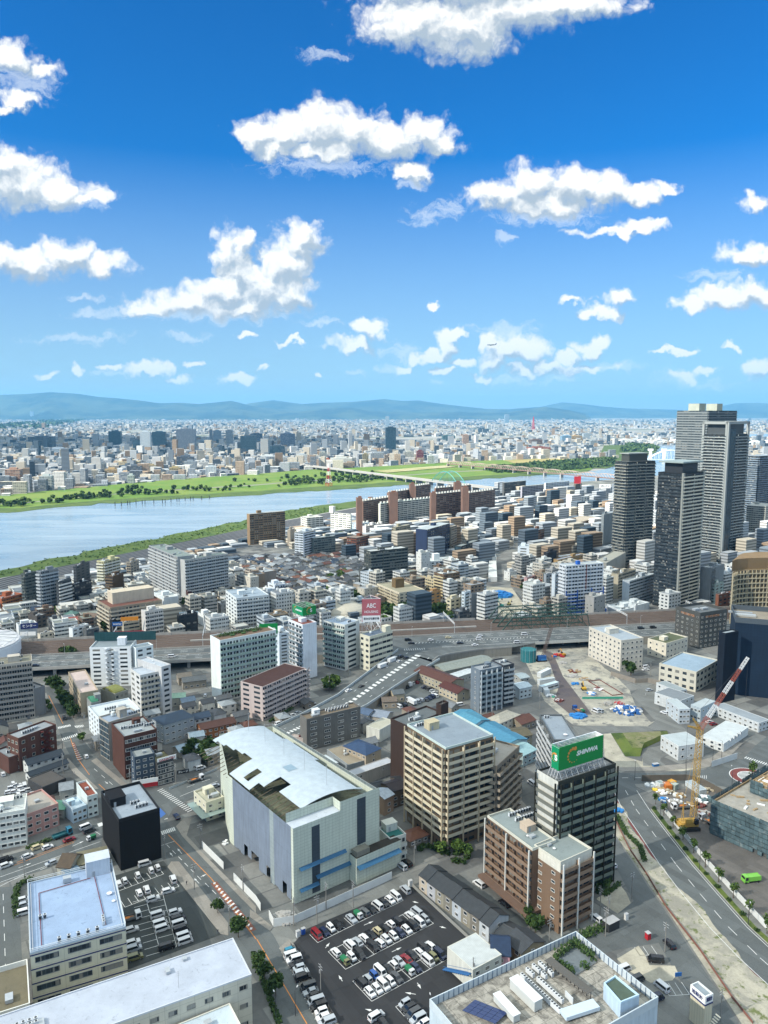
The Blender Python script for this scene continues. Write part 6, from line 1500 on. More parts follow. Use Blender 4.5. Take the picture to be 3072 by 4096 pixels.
def heap(label,c,r,h,m,name='rubble_heap',n=120,seed=0,size=.5):
 rr=random.Random(seed);b=MB()
 for i in range(n):
  a,q=rr.uniform(0,2*pi),sqrt(rr.random());z=h*(1-q)**.8;s=size*rr.uniform(.5,1.3)
  b.box((c[0]+r*q*cos(a),c[1]+r*q*sin(a)*.8),rr.uniform(0,3),s*2,s*1.4,max(0,z-s*.5),z+s*.6,rr.randrange(len(m))if isinstance(m,(list,tuple))else 0)
 o=b.build(name,m,None,None,base=(c[0],c[1],0));props(o,label,name.split('_')[-1],None,'thing' if name!='gravel' else 'stuff');return o
heap('heap of pale rubble at the hoarding corner',at('M3',185,770),4.5,2.2,mat('rubble',(.36,.35,.33),.9,.3),n=170)
heap('pile of white debris sacks beside the wrapped hall',at('L3',1465,280),1.6,1,SWHITE,'sack_pile',9,3,.5)
P_,Q_=at('M3',1050,590).to_2d(),at('M3',1500,930).to_2d();u_=(Q_-P_);L_=u_.length;u_.normalize();v_=Vector((-u_.y,u_.x));
if v_.dot(Vector((0,1)))<0:v_=-v_
tc=['b3a898','a7a9ac','8b8779','7d7a70','aeb5bb','8a8577','77736a','b2b8bc']
for i in range(8):
 c=P_+u_*(L_*(i+.5)/8)+v_*5.2
 hh=house('terrace house number %s from the vending machine end of the slate-roofed row'%['one','two','three','four','five','six','seven','eight'][i],c,atan2(u_.y,u_.x)if u_.x>0 else atan2(u_.y,u_.x),L_/8-.02,9.4,6.0+(.0 if i%3 else .25),2.2,tc[i],'35393d','gable','terrace_house','house',detail=1,ov=.3 if i%2 else .28)
def hridge(label,k,p,q,d,hw,hr,wall,roof,kind='gable',detail=1,over=1.0,name='house',cat='house'):
 z=hw+hr;a,c=at(k,*p,z).to_2d(),at(k,*q,z).to_2d();m_=(a+c)/2;w=(c-a).length*over;an=atan2((c-a).y,(c-a).x)
 if kind=='hip':w=w+d*.9
 if sin(an)*0-cos(an)*1>0:an+=pi
 h=house(label,m_,an,w,d,hw,hr,wall,roof,kind,name,cat,detail=detail)
 cs,sn=cos(an),sin(an);occ_add([(m_.x+x*cs-y*sn,m_.y+x*sn+y*cs)for x,y in((-w/2,-d/2),(w/2,-d/2),(w/2,d/2),(-w/2,d/2))],.5);return h
for a in(('orange-brown house with long dark brown roof behind the wrapped hall','L2',(1290,478),(1510,432),9,6,1.6,'8c5a34','4a2f27'),('white house with long navy roof beside the brown brick office','L2',(162,708),(392,640),7,5.6,1.6,'c5c6c0','2c3640'),('white lean house with navy roof in front of the long navy-roofed house','L2',(178,790),(425,705),5,3.2,1.2,'c2c3be','27313b'),('small house with mint green roof near the balcony slab','L2',(1112,283),(1200,276),8,5.5,1.2,'b5b3a6','8fb09c'),('small house with blue-grey roof beside the mint roof','L2',(1170,312),(1255,296),7,5.5,1.5,'aaa698','66788a'),('grey-roofed old house under the viaduct, near one','L2',(1180,178),(1330,160),8,5,1.8,'8d867a','565b5e'),('brown-grey old house under the viaduct, far one','L2',(1150,152),(1235,140),8,5,1.8,'8c8478','6b655c'),('house with pale blue tiled roof beside the tree clump','L2',(1140,622),(1240,592),8,3.4,1.8,'a9a79e','8ba0af'),('second pale blue roofed house nearest the tree clump','L2',(1262,612),(1385,580),9,3.4,1.8,'a6a49c','93a5b2'),('little house with blue-grey roof below the grey hall','L2',(1225,535),(1315,520),7,5.4,1.3,'aeb0ac','7d8f9b'),('cream house with dark blue hip roof among the flat halls','M2',(660,590),(715,612),11,6,2.2,'a89c88','2e4463','hip'),('old house with grey tiled gable beside the ramp','M2',(880,258),(950,250),7,5.2,1.6,'b0a48c','596064'),('old beige house with brown roof beside the ramp','M2',(815,305),(905,300),7,4.2,1.6,'9d917f','6a5f55'),('slate blue roofed house behind the grey office','M2',(690,372),(755,390),8,5.4,1.6,'99978f','4a5c74'),('silver-grey roofed house behind the grey office','M2',(770,385),(865,402),10,4.6,1.8,'a09c92','7d8794'),('long old workshop with rust brown roof beside the ramp','M2',(1075,100),(1300,186),13,6.4,2.0,'a39c86','54342b'),('cream house with maroon roof adjoining the rusty workshop','M2',(1225,200),(1345,250),10,5.6,2.0,'b0a68f','4d2722'),('long grey-green shed roof behind the rusty workshop','M2',(1180,105),(1500,38),14,5,1.2,'8b8a80','868c84'),('white-roofed shed between rusty workshop and blue-grey block','M2',(1262,160),(1392,120),7,4.6,1.0,'a8a9a2','c3c9ca'),('blue metal roofed factory hall beside the cream tower, first bay','M2',(1262,452),(1392,385),14,7,1.6,'9fb3b8','48849e'),('blue metal roofed factory hall, taller middle bay','M2',(1345,402),(1460,452),13,8.4,1.6,'aebcbd','4e88a0'),('blue metal roofed factory hall, long far bay','M2',(1480,460),(1690,575),14,7,1.6,'a0b4b9','467f9b'),('white hip-roofed house at the edge of the dig road','M2',(1570,425),(1640,395),9,5.8,1.8,'b9b7ab','a39f92','hip'),('three-storey house with black roof beside the cream tower','M2',(845,868),(935,840),9,8.2,1.6,'6b5c4c','2f2c30'),('tan three-storey house with pale roof beside the cream tower','M2',(790,925),(850,895),8,8,1.2,'a08873','a9b4be'),('slim black-roofed house behind the cream tower','M2',(900,825),(972,806),7,7,1.3,'55504c','3a3d42'),('dark-roofed house wedged by the long flat hall','M2',(745,868),(812,850),6,6.6,1.3,'8c8478','3c4146'),('white storehouse with old brown tiled gable by the wide road','L3',(410,345),(492,352),9,4.2,2.6,'b9b6a8','4f4336'),('olive metal shed with low gable behind the white storehouse','L3',(505,362),(690,322),9,3.6,1.0,'8a8672','7c775f'),('blue-grey lean roof beside the white storehouse','L3',(425,462),(500,430),6,3.2,.8,'a0a4a4','64798c'),('pink house with steep dark blue roof beside the corrugated shed','M3',(1525,878),(1640,885),9,6.4,3.0,'b98e97','22344e'),('old house with slate hips below the brown brick block','R3',(30,830),(135,915),10,5.6,2.0,'8a7c63','3b3f44'),('brown-roofed garage house below the brown brick block','R3',(-60,800),(20,842),8,3.6,1.2,'7d7361','3f4347'),('grey-roofed house near the shops with pale walls','L2',(385,865),(470,850),8,5,1.6,'a5a7a3','848b90'),('house with green canopy roof in the shop row','L2',(335,985),(440,990),7,4.4,1.0,'9aa39b','6fa58d'),('brown-roofed narrow house behind the green canopy','L2',(270,965),(345,945),8,5.5,1.5,'8a7f76','5d3d33'),('white gabled store by the tracks','L1',(570,728),(632,735),7,7,2.4,'b9c2c6','6a5b50'),('tan office with curved red roof by the tracks','L1',(322,772),(515,752),12,8,1.6,'8f8069','8a4b40'),('house with teal hip roof by the dark brown box','L1',(425,712),(470,716),9,6,2.4,'9a9a90','55756f','hip'),('dark navy roofed hall under the tall grey tower','L1',(205,690),(345,682),14,5,1.6,'3b414a','22344a'),('grey house with metal roof near the dig road','R2',(30,160),(85,150),9,6,1.0,'9c9c95','9aa7ab'),('white house by the dig road with slanted pale roof','R2',(20,222),(98,206),9,7,1.2,'b9c2c2','b4c3ca'),('brown-roofed old house by the dig road','R2',(20,440),(110,410),10,4,2,'7d7464','5a3a30'),('dim brown house with olive roof behind the grey apartment block','R2',(0,520),(95,505),11,6,1.4,'8c8672','5c5644'),('pale teal roofed hall behind the grey apartment block','R2',(10,640),(95,600),12,6,1.4,'93a6a8','8fb0b4')):
 hridge(*a)
def cab(label,k,A,B,C,**kw):return nb('cab%d'%len(NR),'site_cabin',label,k,A,B,C,**{**dict(wall='b4b8b8',roof='a9b2b4',L='w:3:1.4:1.1',Rr='w:3:1.4:1.1',par=.1,kit=None,cat='cabin',lod=0,wm=WALLP),**kw})
cab('three-storey white site office cabin block','R2',(1000,318),(1085,385),(1155,362),base=480,fl=3,wall='a9b1b6');cab('low grey cabin row beside the cream box hall','R2',(935,212),(1070,268),(1132,232),h=6,fl=2,roof='8d9699');cab('grey-roofed cabin row joined to the site office','R2',(925,275),(1090,330),(1180,318),h=7,fl=2,roof='7a8186');cab('cabin with blue side sheet beside the site office','R2',(1158,345),(1225,376),(1320,332),base=470,fl=2,wall='9aa6ab')
cab('long two-storey cabin row at the foot of the navy building','R2',(1305,362),(1600,474),(1668,440),base=535,fl=2,L='w:9:1.4:1.0',roof='8c949a');cab('two-storey white cabin with outside stair by the crane','R2',(965,575),(1080,625),(1245,600),base=718,fl=2,L='w:4:1.3:1.2');cab('large white corrugated site hall beside the road','R2',(1222,548),(1372,608),(1532,500),base=662,fl=2,wall='c1c4c2',roof='b9bfc0',Rr='n',kit=[('ac',.2,-.08,4,0,4)])
cab('white container cabin on the dig beside the haul road','R2',(180,112),(188,152),(256,120),h=3.2,L='n',Rr='n',roof='c9cfd0');cab('grey shed cabin on the dig with open front','R2',(165,172),(180,198),(280,182),h=3.4,L='n',Rr='n');cab('pale blue roofed cabin on the dig','R2',(188,212),(195,240),(305,208),h=3.6,L='n',Rr='r:1.2',roof='b1c6cd');cab('lean white-roofed cabin on the dig','R2',(192,232),(212,262),(245,244),h=3,L='n',Rr='n',roof='c5ccce')
cab('small grey container by the crane yard hoarding','R2',(930,850),(960,870),(985,860),h=2.6,L='n',Rr='n',roof='8f9a96');cab('orange container by the crane yard hoarding','R2',(975,855),(1000,880),(1025,868),h=2.6,L='n',Rr='n',wall='b56a2c',roof='c0733a');cab('long white container in the crane yard','R2',(1122,850),(1215,912),(1262,882),base=940,L='n',Rr='n',wall='a9b0b2',roof='9aa5ab');cab('amber topped container by the crane yard hoarding','R2',(1018,846),(1042,862),(1066,852),h=2.6,L='n',Rr='n',wall='c08a35',roof='c99a4a');cab('beige container near the crane yard corner','R2',(1035,862),(1058,880),(1082,868),h=2.6,L='n',Rr='n',wall='8f9a92',roof='a3aca4')
cab('blue and white tank cabin at the bridge mouth','R2',(162,40),(190,60),(222,45),base=78,L='n',Rr='n',wall='3f7fb5',roof='8b5a4c')
def scaffold():
 h=27;pts=[at('R2',x,y,h).to_2d()for x,y in((1300,1000),(1405,900))];c0=at('R3',1330,60,h-3).to_2d()
 B0=at('R3',1300,20,13).to_2d();e=Vector((cos(radians(-52)),sin(radians(-52))));f=Vector((-e.y,e.x))
 Q=F_(B0,e,f);r=thing('scaffolded_building','half-built block wrapped in blue-green safety net with open concrete decks','building',(*B0,0))
 net=netmat('safety_net',rgb('4a5d62'))
 for nm,(s0,s1,t0,t1,z)in(('deck_block',(0,26,0,60,13)),('deck_block',(26.05,34,4,60,8)),('deck_block',(34.1,80,-3,60,15)),('deck_block',(5,16,22,40,17))):
  b=MB();b.prism([Q(s0,t0),Q(s1,t0),Q(s1,t1),Q(s0,t1)],0,z,0,1);b.build(nm,[mat('shaded_inside',(.10,.105,.10),.9,.4,.4),mat('raw_deck',(.30,.285,.25),.9,.4,.4)],r)  # dark wall colour stands in for the shaded interior behind net gaps
  rr=random.Random(int(s1)+3);sb=MB()
  for p,q in((Q(s0,t0),Q(s1,t0)),(Q(s0,t1),Q(s0,t0))):
   u,n,L,an=face_frame(p,q);b=MB()
   for k_ in range(1,int(z/4)+1):sb.box((p+q)/2+n*.3,an,L+.5,.8,k_*4.2-.35,k_*4.2,0)
   for i in range(int(L/1.8)):
    for j in range(int((z+2.2)/1.9)):
     if rr.random()<.07:continue
     a=p+u*(i*1.8)+n*rr.uniform(.85,1.15);c=p+u*(i*1.8+1.76)+n*rr.uniform(.85,1.15);v0=rr.randrange(0,40)*1.8;b.face([(*a,j*1.9+.1),(*c,j*1.9+.1),(*c,j*1.9+1.92),(*a,j*1.9+1.92)],0,[(v0,j*5.4),(v0+1.7,j*5.4),(v0+1.7,j*5.4+1.8),(v0,j*5.4+1.8)])
   b.build('safety_net',net,r)
  sb.build('slab_edge',mat('slab_concrete',(.30,.31,.30),.85,.25),r)
  b=MB()
  for i in range(int((s1-s0)/2.4)+1):a=Q(s0+i*2.4,t0-.9);b.bar((*a,0),(*a,z+2),.05)
  for i in range(int((t1-t0)/2.4)+1):a=Q(s0-.9,t0+i*2.4);b.bar((*a,0),(*a,z+2),.05)
  for k_ in range(int(z/1.8)+2):
   b.bar((*Q(s0,t0-.9),1.8*k_),(*Q(s1,t0-.9),1.8*k_),.05);b.bar((*Q(s0-.9,t0),1.8*k_),(*Q(s0-.9,t1),1.8*k_),.05)
  b.build('scaffold_pipe',mat('scaffold_steel',(.10,.15,.16),.5,.2),r)
  rr=random.Random(int(s0));b=MB()
  for i in range(5):
   a=Q(rr.uniform(s0+3,s1-4),rr.uniform(t0+4,t1-5));w_=rr.uniform(4,8);d_=rr.uniform(3,7);an_=atan2(e.y,e.x);b.box(a,an_,w_,d_,z,z+.25+.01*i,1)
   for q_ in(-1,1):b.box(a+f*(q_*d_/2),an_,w_+.4,.3,z,z+.8,0);b.box(a+e*(q_*w_/2),an_,.3,d_-.32,z,z+.8,0)
  for i in range(40):
   a=Q(rr.uniform(s0+1,s1-2),rr.uniform(t0+1,t1-2));b.box(a,rr.uniform(-1,1),rr.uniform(1,4),rr.uniform(.3,1),z,z+rr.uniform(.1,.6),rr.randrange(2))
  b.build('formwork',[mat('timber',(.34,.24,.13),.8,.3),SWHITE],r)
  b=MB()
  for p,q in((Q(s0,t0),Q(s1,t0)),(Q(s0,t0),Q(s0,t1))):u,n,L,a=face_frame(p,q);b.box((p+q)/2,a,L,.3,z,z+.9,0)
  b.build('edge_board',MATS['timber'],r)
 for s in range(6):b=MB();b.box(Q(28+s*1.2,6+s*7),.3,.9,.9,8,12,0);b.build('concrete_column',CONC,r)
 occ_add([Q(-2,-5),Q(80,-5),Q(80,60),Q(-2,60)])
scaffold()
def mapx(x,y):
 return((2572+x*500/1580)-2048)/K,((2950+y*500/1580)-3200)/K
HP=[(x+5.4,y)for x,y in MR_R[2:9]]
edge_wall('white and mesh hoarding between the tree-lined road and the crane yard',[(*p,0)for p in HP],2.4,.12,WHF,'site_hoarding')
hoard('dark timber hoarding behind the crane yard containers','R2',[(840,850),(1130,845),(1230,870),(1395,960)],3,mat('timber_wall',(.12,.105,.085),.8,.3),'site_hoarding');hoard('grey hoarding panel beside the roundabout approach','R2',[(1292,760),(1458,705)],3.2,WHF,'site_hoarding');hoard('weathered boarding behind the cream six-storey block','R2',[(640,165),(800,215),(880,210),(985,235)],3,mat('weathered_board',(.24,.215,.18),.85,.25),'site_hoarding')
hoard('green net fence across the excavation','R2',[(455,318),(720,316)],1.4,mat('net_teal',(.05,.30,.20),.7,.2),'net_fence');hoard('rust-red pit edging in the excavation','R2',[(495,205),(570,197),(720,288),(650,297),(495,205)],.6,mat('rust_beam',(.16,.05,.04),.7,.2),'pit_edging')
hoard('red-brown kerb fence along the dirt strip','R3',[(668,130),(760,320),(870,480),(1000,700),(1220,980),(1430,1290),(1560,1452)],.9,mat('red_fence',(.20,.09,.07),.8,.3),'kerb_fence')
heap('heap of blue sheeted material beside the site road',at('R2',745,395),9,2.6,[mat('sheet_blue',(.03,.12,.33),.6,.3),MATS['sheet_blue'],SWHITE,MATS['rubble']],'material_heap',150,5,.9)
heap('flat blue tarpaulin heap beside the haul road end',at('R2',428,432),4.5,1.4,mat('tarp_blue',(.03,.20,.50),.6,.25),'tarpaulin_heap',60,6,1.0);heap('great blue tarpaulin mound on the dig beyond the tracks',at('M1',1580,622),11,4,MATS['tarp_blue'],'tarpaulin_mound',130,7,2.2)
heap('small blue sheet pile near the yellow digger',at('R2',412,222),2.4,1,MATS['tarp_blue'],'tarpaulin_heap',20,8,.7);heap('timber and pipe stack beside the haul road',at('R2',405,140),4,.9,[MATS['timber'],MATS['rubble'],MATS['rust_beam']],'material_heap',40,9,.9);heap('grey pipe stack on the sandy ground',at('R2',400,172),4,.6,MATS['rubble'],'pipe_stack',30,10,.9);heap('scattered white sacks in the crane yard',at('R2',1000,925),4,1.2,[SWHITE,mat('sack_beige',(.42,.36,.26),.8,.2)],'sack_pile',26,11,.7);heap('beige sacks behind the long container',at('R2',1265,915),3,1.2,MATS['sack_beige'],'sack_pile',18,12,.7);heap('steel parts stacked in the crane yard',at('R2',1240,970),4,.9,[METAL,MATS['scaffold_steel']],'steel_stack',26,13,.9);heap('blue tarpaulin heap at the side road corner',at('R3',680,75),3,1,MATS['tarp_blue'],'tarpaulin_heap',24,14,.7);heap('orange and red machinery pile under the bridge mouth',at('R2',300,40),4.5,1.4,[mat('plant_orange',(.5,.17,.03),.6,.2),SRED,SBLUE],'machinery_pile',24,15,1.0)
for i,(x,y,w_)in enumerate(((1060,985,'grey planks and pipes by the crane mast'),(1150,1010,'mixed crates beside the crane tracks'),(955,905,'yellow sacks by the hoarding'),(905,880,'white sheeted goods by the hoarding corner'),(1215,1010,'dark steel beams near the netted building'),(1085,945,'pale boards in the middle of the yard'),(1250,1060,'rusty bars beside the netted building'),(985,975,'blue sheeted goods near the parked truck'))):
 heap('heap of '+w_,at('R2',x,y),2.6,.9,[(METAL,MATS['rubble']),(MATS['timber'],SWHITE),(SYEL,MATS['sack_beige']),(SWHITE,WHF),(MATS['rust_beam'],SBLACK),(MATS['timber'],WHF),(MATS['rust_beam'],MATS['rubble']),(MATS['tarp_blue'],SWHITE)][i],'material_heap',22,30+i,.7)
g=at('R2',105,70);r=thing('shaft_scaffold','round scaffold tower in teal net at the bridge mouth','scaffold',g);b=MB();b.cyl(g,5.4,0,8.5,0,20);b.build('net_drum',wallmat('teal_net',rgb('2f6f74'),.35,1.5,1.5),r);b=MB();[b.bar((g.x+5.6*cos(i*.52),g.y+5.6*sin(i*.52),0),(g.x+5.6*cos(i*.52),g.y+5.6*sin(i*.52),9.8),.06)for i in range(12)];b.build('scaffold_pipe',STEEL,r)
T=NR['bigroof'];BR,zr,Ta=T['root'],T['h'],T['a']
def on(x,y,z=22.0):return at('R3',x,y,z).to_2d()
def unit_row(k,p,q,n,label='air_conditioner',w=1.0):
 a,c=on(*p),on(*q)
 for i in range(n):m_=a.lerp(c,(i+.5)/n);put('air_conditioner',unit_mesh(),BR,(m_.x,m_.y,zr),Ta+pi/2,UNITC)
for p,q,n in(((60,1150),(315,1390),17),((165,1175),(330,1325),10),((95,1115),(140,1155),3),((135,1090),(180,1130),3),((175,1072),(220,1115),3),((195,1140),(220,1165),2),((240,1125),(262,1150),2)):unit_row('R3',p,q,n)
def roof_box(name,p,q,w,z0,z1,c,m=None,cap=None):
 a,d=on(*p),on(*q);u,n,L,an=face_frame(a,d);b=MB();b.box((a+d)/2,an,L,w,zr+z0,zr+z1,0)
 o=b.build(name,m or PAINT,BR,c)
 if cap:b=MB();b.box((a+d)/2,an,L+.3,w+.3,zr+z1,zr+z1+.15,0);b.build(name+'_lid',PAINT,BR,cap)
roof_box('generator_housing',(10,1215),(170,1370),2.6,.3,3.1,rgb('b9bcb8'),cap=rgb('d5d8d8'));roof_box('cabinet',(-100,1300),(30,1445),2.0,.3,2.2,rgb('b9bcb8'),cap=rgb('d5d8d8'));roof_box('duct',(330,1420),(545,1350),3.0,.6,1.6,rgb('b9c8d4'));roof_box('screen_panel',(345,1280),(395,1330),.2,0,2,rgb('c5c9ca'))
roof_box('pergola',(230,1070),(510,1290),2.6,1.9,2.02,rgb('55504a'),mat('pergola_slats',(.10,.095,.085),.7,.4,3))
b=MB()
for i in range(12):p=on(230,1070).lerp(on(510,1290),i/11);b.box(p,Ta,.15,.15,zr,zr+1.9,0)
b.build('pergola_post',SBLACK,BR)
a,c,d=on(595,1290),on(690,1400),on(820,1360)
hb=MB();q4=[on(665,1240),on(820,1370),on(700,1420),on(590,1290)];hb.prism([q4[3],q4[2],q4[1],q4[0]],zr,zr+4.2,0,1);hb.build('stair_house',[WALL,mat('green_roof',(.07,.10,.075),.8,.3)],BR,rgb('a9bccb'))
hb=MB()
for i in range(4):p,q=q4[(3-i)%4],q4[(2-i)%4];u,n,L,an=face_frame(p,q);hb.box((p+q)/2-n*.15,an,L+.02,.3,zr+4.15,zr+4.7+.003*i,0)
hb.build('stair_house_kerb',PAINT,BR,rgb('b5cfe0'))
sp_=mat('solar_cell',(.012,.03,.11),.2,.1,1,spec=.6)
o_,u1,u2=at('M3',1335,1362,22.9).to_2d(),at('M3',1550,1452,22.9).to_2d(),at('M3',1418,1292,22.9).to_2d()
for i in range(5):
 for j in range(4):
  uu=(u1-o_)/5;vv=(u2-o_)/4;p=o_+uu*i+vv*j;P4=[p+uu*.03+vv*.03,p+uu*.97+vv*.03,p+uu*.97+vv*.97,p+uu*.03+vv*.97]
  b=MB();P4=P4 if(P4[1]-P4[0]).cross(P4[2]-P4[0])>0 else P4[::-1];b.prism(P4,zr+.8+.02*i,zr+.9+.02*i,0,0,True);b.build('solar_panel',sp_,BR)
b=MB()
ft=T['ft']
for i in range(4):
 p,q=ft[i],ft[(i+1)%4];u,n,L,an=face_frame(p,q)
 for j in range(int(L/1.6)):c=p+u*(j*1.6+.5)-n*.35;b.box(c,an,.12,.16,zr,zr+2.3,0)
b.build('parapet_rib',METAL,BR,rgb('5d7590'))
pl4=[on(275,1040),on(420,940),on(545,1060),on(400,1150)];pc=sum(pl4,Vector((0,0)))/4
b=MB();b.prism(pl4[::-1]if(pl4[1]-pl4[0]).cross(pl4[2]-pl4[0])<0 else pl4,zr,zr+.5,0,1);b.build('roof_garden',[CONC,mat('slate_floor',(.13,.15,.16),.7,.3,1)],BR)
t=NR['brownm'];b=MB();ft=t['ft']
for i in(0,3):
 u,n,L,an=face_frame(ft[i],ft[(i+1)%4]);b.box((ft[i]+ft[(i+1)%4])/2+n*.02,an,L,.14,t['h']-3.1,t['h']-.13,0)
b.build('attic_wall',WALL,t['root'],rgb('cbc8bb'))
t=NR['blue'];b=MB()
for i in(0,3):
 u,n,L,an=face_frame(t['ft'][i],t['ft'][(i+1)%4])
 for k_ in range(1,5):b.box((t['ft'][i]+t['ft'][(i+1)%4])/2+n*.03,an,L+.06,.1,k_*4.5-.75,k_*4.5-.4,0)
b.build('navy_stripe',SNAVY,t['root'])
roofkit(t,[('rail',0,0)]);t=NR['station'];b=MB();P=[t['b']+t['e']*s+t['f']*v for s,v in((-3.4,-3.4),(t['lu']+2,-3.4),(t['lu']+2,-.1),(-.1,-.1),(-.1,t['lv']),(-3.4,t['lv']))];b.prism(P,3.6,3.75,0,0,True)
b.build('glass_canopy',mat('canopy_glass',(.26,.34,.32),.2,.15,.5),t['root'])
r=thing('ventilation_building','long white ventilation building standing on the sand beside the winding road','building',at('M1',1530,520));b=MB();P=P2('M1',(1505,530),(1562,530),(1556,420),(1508,420));b.prism(P if(P[1]-P[0]).cross(P[2]-P[0])>0 else P[::-1],0,5,0,0);b.build('wall',WALL,r,rgb('c4c7c4'));P=P2('M1',(1505,418),(1558,418),(1552,400),(1510,400));b=MB();b.prism(P if(P[1]-P[0]).cross(P[2]-P[0])>0 else P[::-1],0,9,0,0);b.build('tower',WALL,r,rgb('c4c7c4'))
def slabroof():
 m,N,b=new_mat('slab_roof');P=pos(N);x,y,z=N.xyz(P);ca,sa=cos(Ta),sin(Ta)
 br=N.n('ShaderNodeTexBrick');N.put(br,'Vector',N.comb(N.m('ADD',N.m('MULTIPLY',x,ca),N.m('MULTIPLY',y,sa)),N.m('SUBTRACT',N.m('MULTIPLY',y,ca),N.m('MULTIPLY',x,sa))));br.offset=0
 for q_,v_ in(('Scale',1),('Brick Width',3.0),('Row Height',3.0),('Mortar Size',.07),('Bias',0)):br.inputs[q_].default_value=v_
 br.inputs['Color1'].default_value=(.30,.285,.25,1);br.inputs['Color2'].default_value=(.38,.36,.315,1);br.inputs['Mortar'].default_value=(.17,.16,.14,1)
 n=N.noise(P,.28,6,.72,dist=1.0);f=N.ramp(n,.42,.62,1.05,.48);N.put(b,'Base Color',N.mix(1.0,br.outputs['Color'],N.comb(f,f,f),'MULTIPLY'));b.inputs['Roughness'].default_value=.9;return m
for ch in BR.children:
 if ch.name.split('.')[0]=='roof':ch.data.materials[0]=slabroof()
for i,(x,y,w_)in enumerate(((330,85,'grey gravel on the dig by the bridge mouth'),(470,190,'planks beside the yellow excavator'),(560,255,'steel rods in the sandy pit'),(520,285,'blue and white goods by the green fence'),(620,350,'grey soil on the sandy lot'),(250,300,'green sheeted goods by the small cabins'),(300,330,'mixed parts beside the haul road'),(690,350,'red drums beside the blue heap'))):
 heap('heap of '+w_,at('R2',x,y),3,.9,[(MATS['rubble'],MATS['rubble']),(MATS['timber'],MATS['rubble']),(METAL,MATS['rust_beam']),(MATS['tarp_blue'],SWHITE),(CONC,MATS['rubble']),(MATS['net_teal'],SWHITE),(MATS['rust_beam'],METAL),(SRED,MATS['rubble'])][i],'material_heap',24,50+i,.75)
pd=NR['brownw'];b=MB();P=[pd['b']+pd['e']*s+pd['f']*t for s,t in((-4,-2),(pd['lu']-.1,-2),(pd['lu']-.1,-.02),(-.02,-.02),(-.02,pd['lv']),(-4,pd['lv']))];b.prism(P,3.2,4.2,0,1,True);b.build('podium',[TILEW,ROOF],pd['root'],rgb('6a564a'))
sh=NR['shed'];b=MB()
for i in range(12):
 c=sh['b']+sh['f']*(sh['lv']*(1-i/12))-sh['e']*.9;b.box(c,sh['a'],1.5,.7,i*.5,i*.5+.15,0)
for s in(-.2,-1.6):a=sh['b']+sh['f']*sh['lv']+sh['e']*s;c=sh['b']+sh['f']*.5+sh['e']*s;b.bar((*a,.2),(*c,6),.12);b.bar((*a,1.3),(*c,7.1),.05)
b.build('outside_stair',mat('stair_blue',(.03,.12,.30),.5,.15),sh['root'])
b=MB();ft=sh['ft'];b.face([(*p,sh['h']+.06)for p in ft],0,[(p.x*.8+p.y*.6,0)for p in ft]);b.build('corrugated_roof',SHEET,sh['root'],rgb('b3b8b8'))
w9=NR['white9'];b=MB();p,q=w9['ft'][3]-w9['e']*1-w9['f']*2,w9['ft'][2]+w9['e']*13-w9['f']*2;b.wall(p,q,w9['h']+.5,w9['h']+6.5,0);b.wall(q,p,w9['h']+.5,w9['h']+6.5,0)
b.build('louvre_screen',wallmat('teal_louvre',rgb('3c666a'),.2,2.2,1.2),w9['root'])
def zigzag(K_,s,n,w,c,right=True):
 b=MB();st=K_['h']/n;out=-K_['f']if right else-K_['e'];al=K_['e']if right else K_['f'];o=K_['b']+al*s
 for i in range(n):
  z=i*st;b.box(o+al*.6+out*.8,K_['a']+(0 if right else pi/2),1.4,1.6,z+st-.2,z+st,0);b.box(o+al*(w+.6)+out*.8,K_['a']+(0 if right else pi/2),1.4,1.6,z+st/2-.2,z+st/2,0)
  for zz,d in((z,1),(z+st/2,-1)):
   x0,x1=(.6,w)if d<0 else(w,.6)
   a,c2=o+al*x0+out*1.6,o+al*x1+out*1.6
   b.face([(*a,zz),(*c2,zz+st/2),(*c2,zz+st/2+1.1),(*a,zz+1.1)],0);b.face([(*a,zz+1.1),(*c2,zz+st/2+1.1),(*c2,zz+st/2),(*a,zz)],0)
 b.build('fire_stair',PAINT,K_['root'],c)
zigzag(w9,9.5,8,4.2,rgb('c9d1d6'));zigzag(NR['brick'],11.5,4,4,rgb('5e2a22'));zigzag(NR['pinkslab'],36.5,7,3.4,rgb('b5aaa5'))
for K_ in MID:
 if 'zigzag outside stair' in K_['root']['label']:zigzag(K_,2,10,4,rgb('6a7073'))
for kk,c,m_ in(('greenv',rgb('3f7d62'),1),('olivev',rgb('76793f'),1)):
 t=NR[kk];b=MB();n=8
 for i in range(n):
  a0,a1=pi*i/n,pi*(i+1)/n
  pt=lambda a,s:(*(t['b']+t['e']*(t['lu']*s)+t['f']*(t['lv']*(.5-.46*cos(a)))),t['h']+.1+2.6*sin(a))
  b.face([pt(a0,.05),pt(a0,.8),pt(a1,.8),pt(a1,.05)][::-1],0,[(0,i),(4,i),(4,i+1),(0,i+1)])
 for s in(.05,.8):b.face([pt(pi*i/n,s)for i in range(n+1)],0)
 b.build('barrel_roof',SHEET,t['root'],c)
t=NR['bluehip'];b=MB();P=[t['b']+t['e']*(t['lu']*s)+t['f']*(t['lv']*v)for s,v in((-.02,-.02),(1.02,-.02),(1.02,1.02),(-.02,1.02))];R1_,R2_=t['b']+t['e']*(t['lu']*.3)+t['f']*(t['lv']*.5),t['b']+t['e']*(t['lu']*.8)+t['f']*(t['lv']*.5)
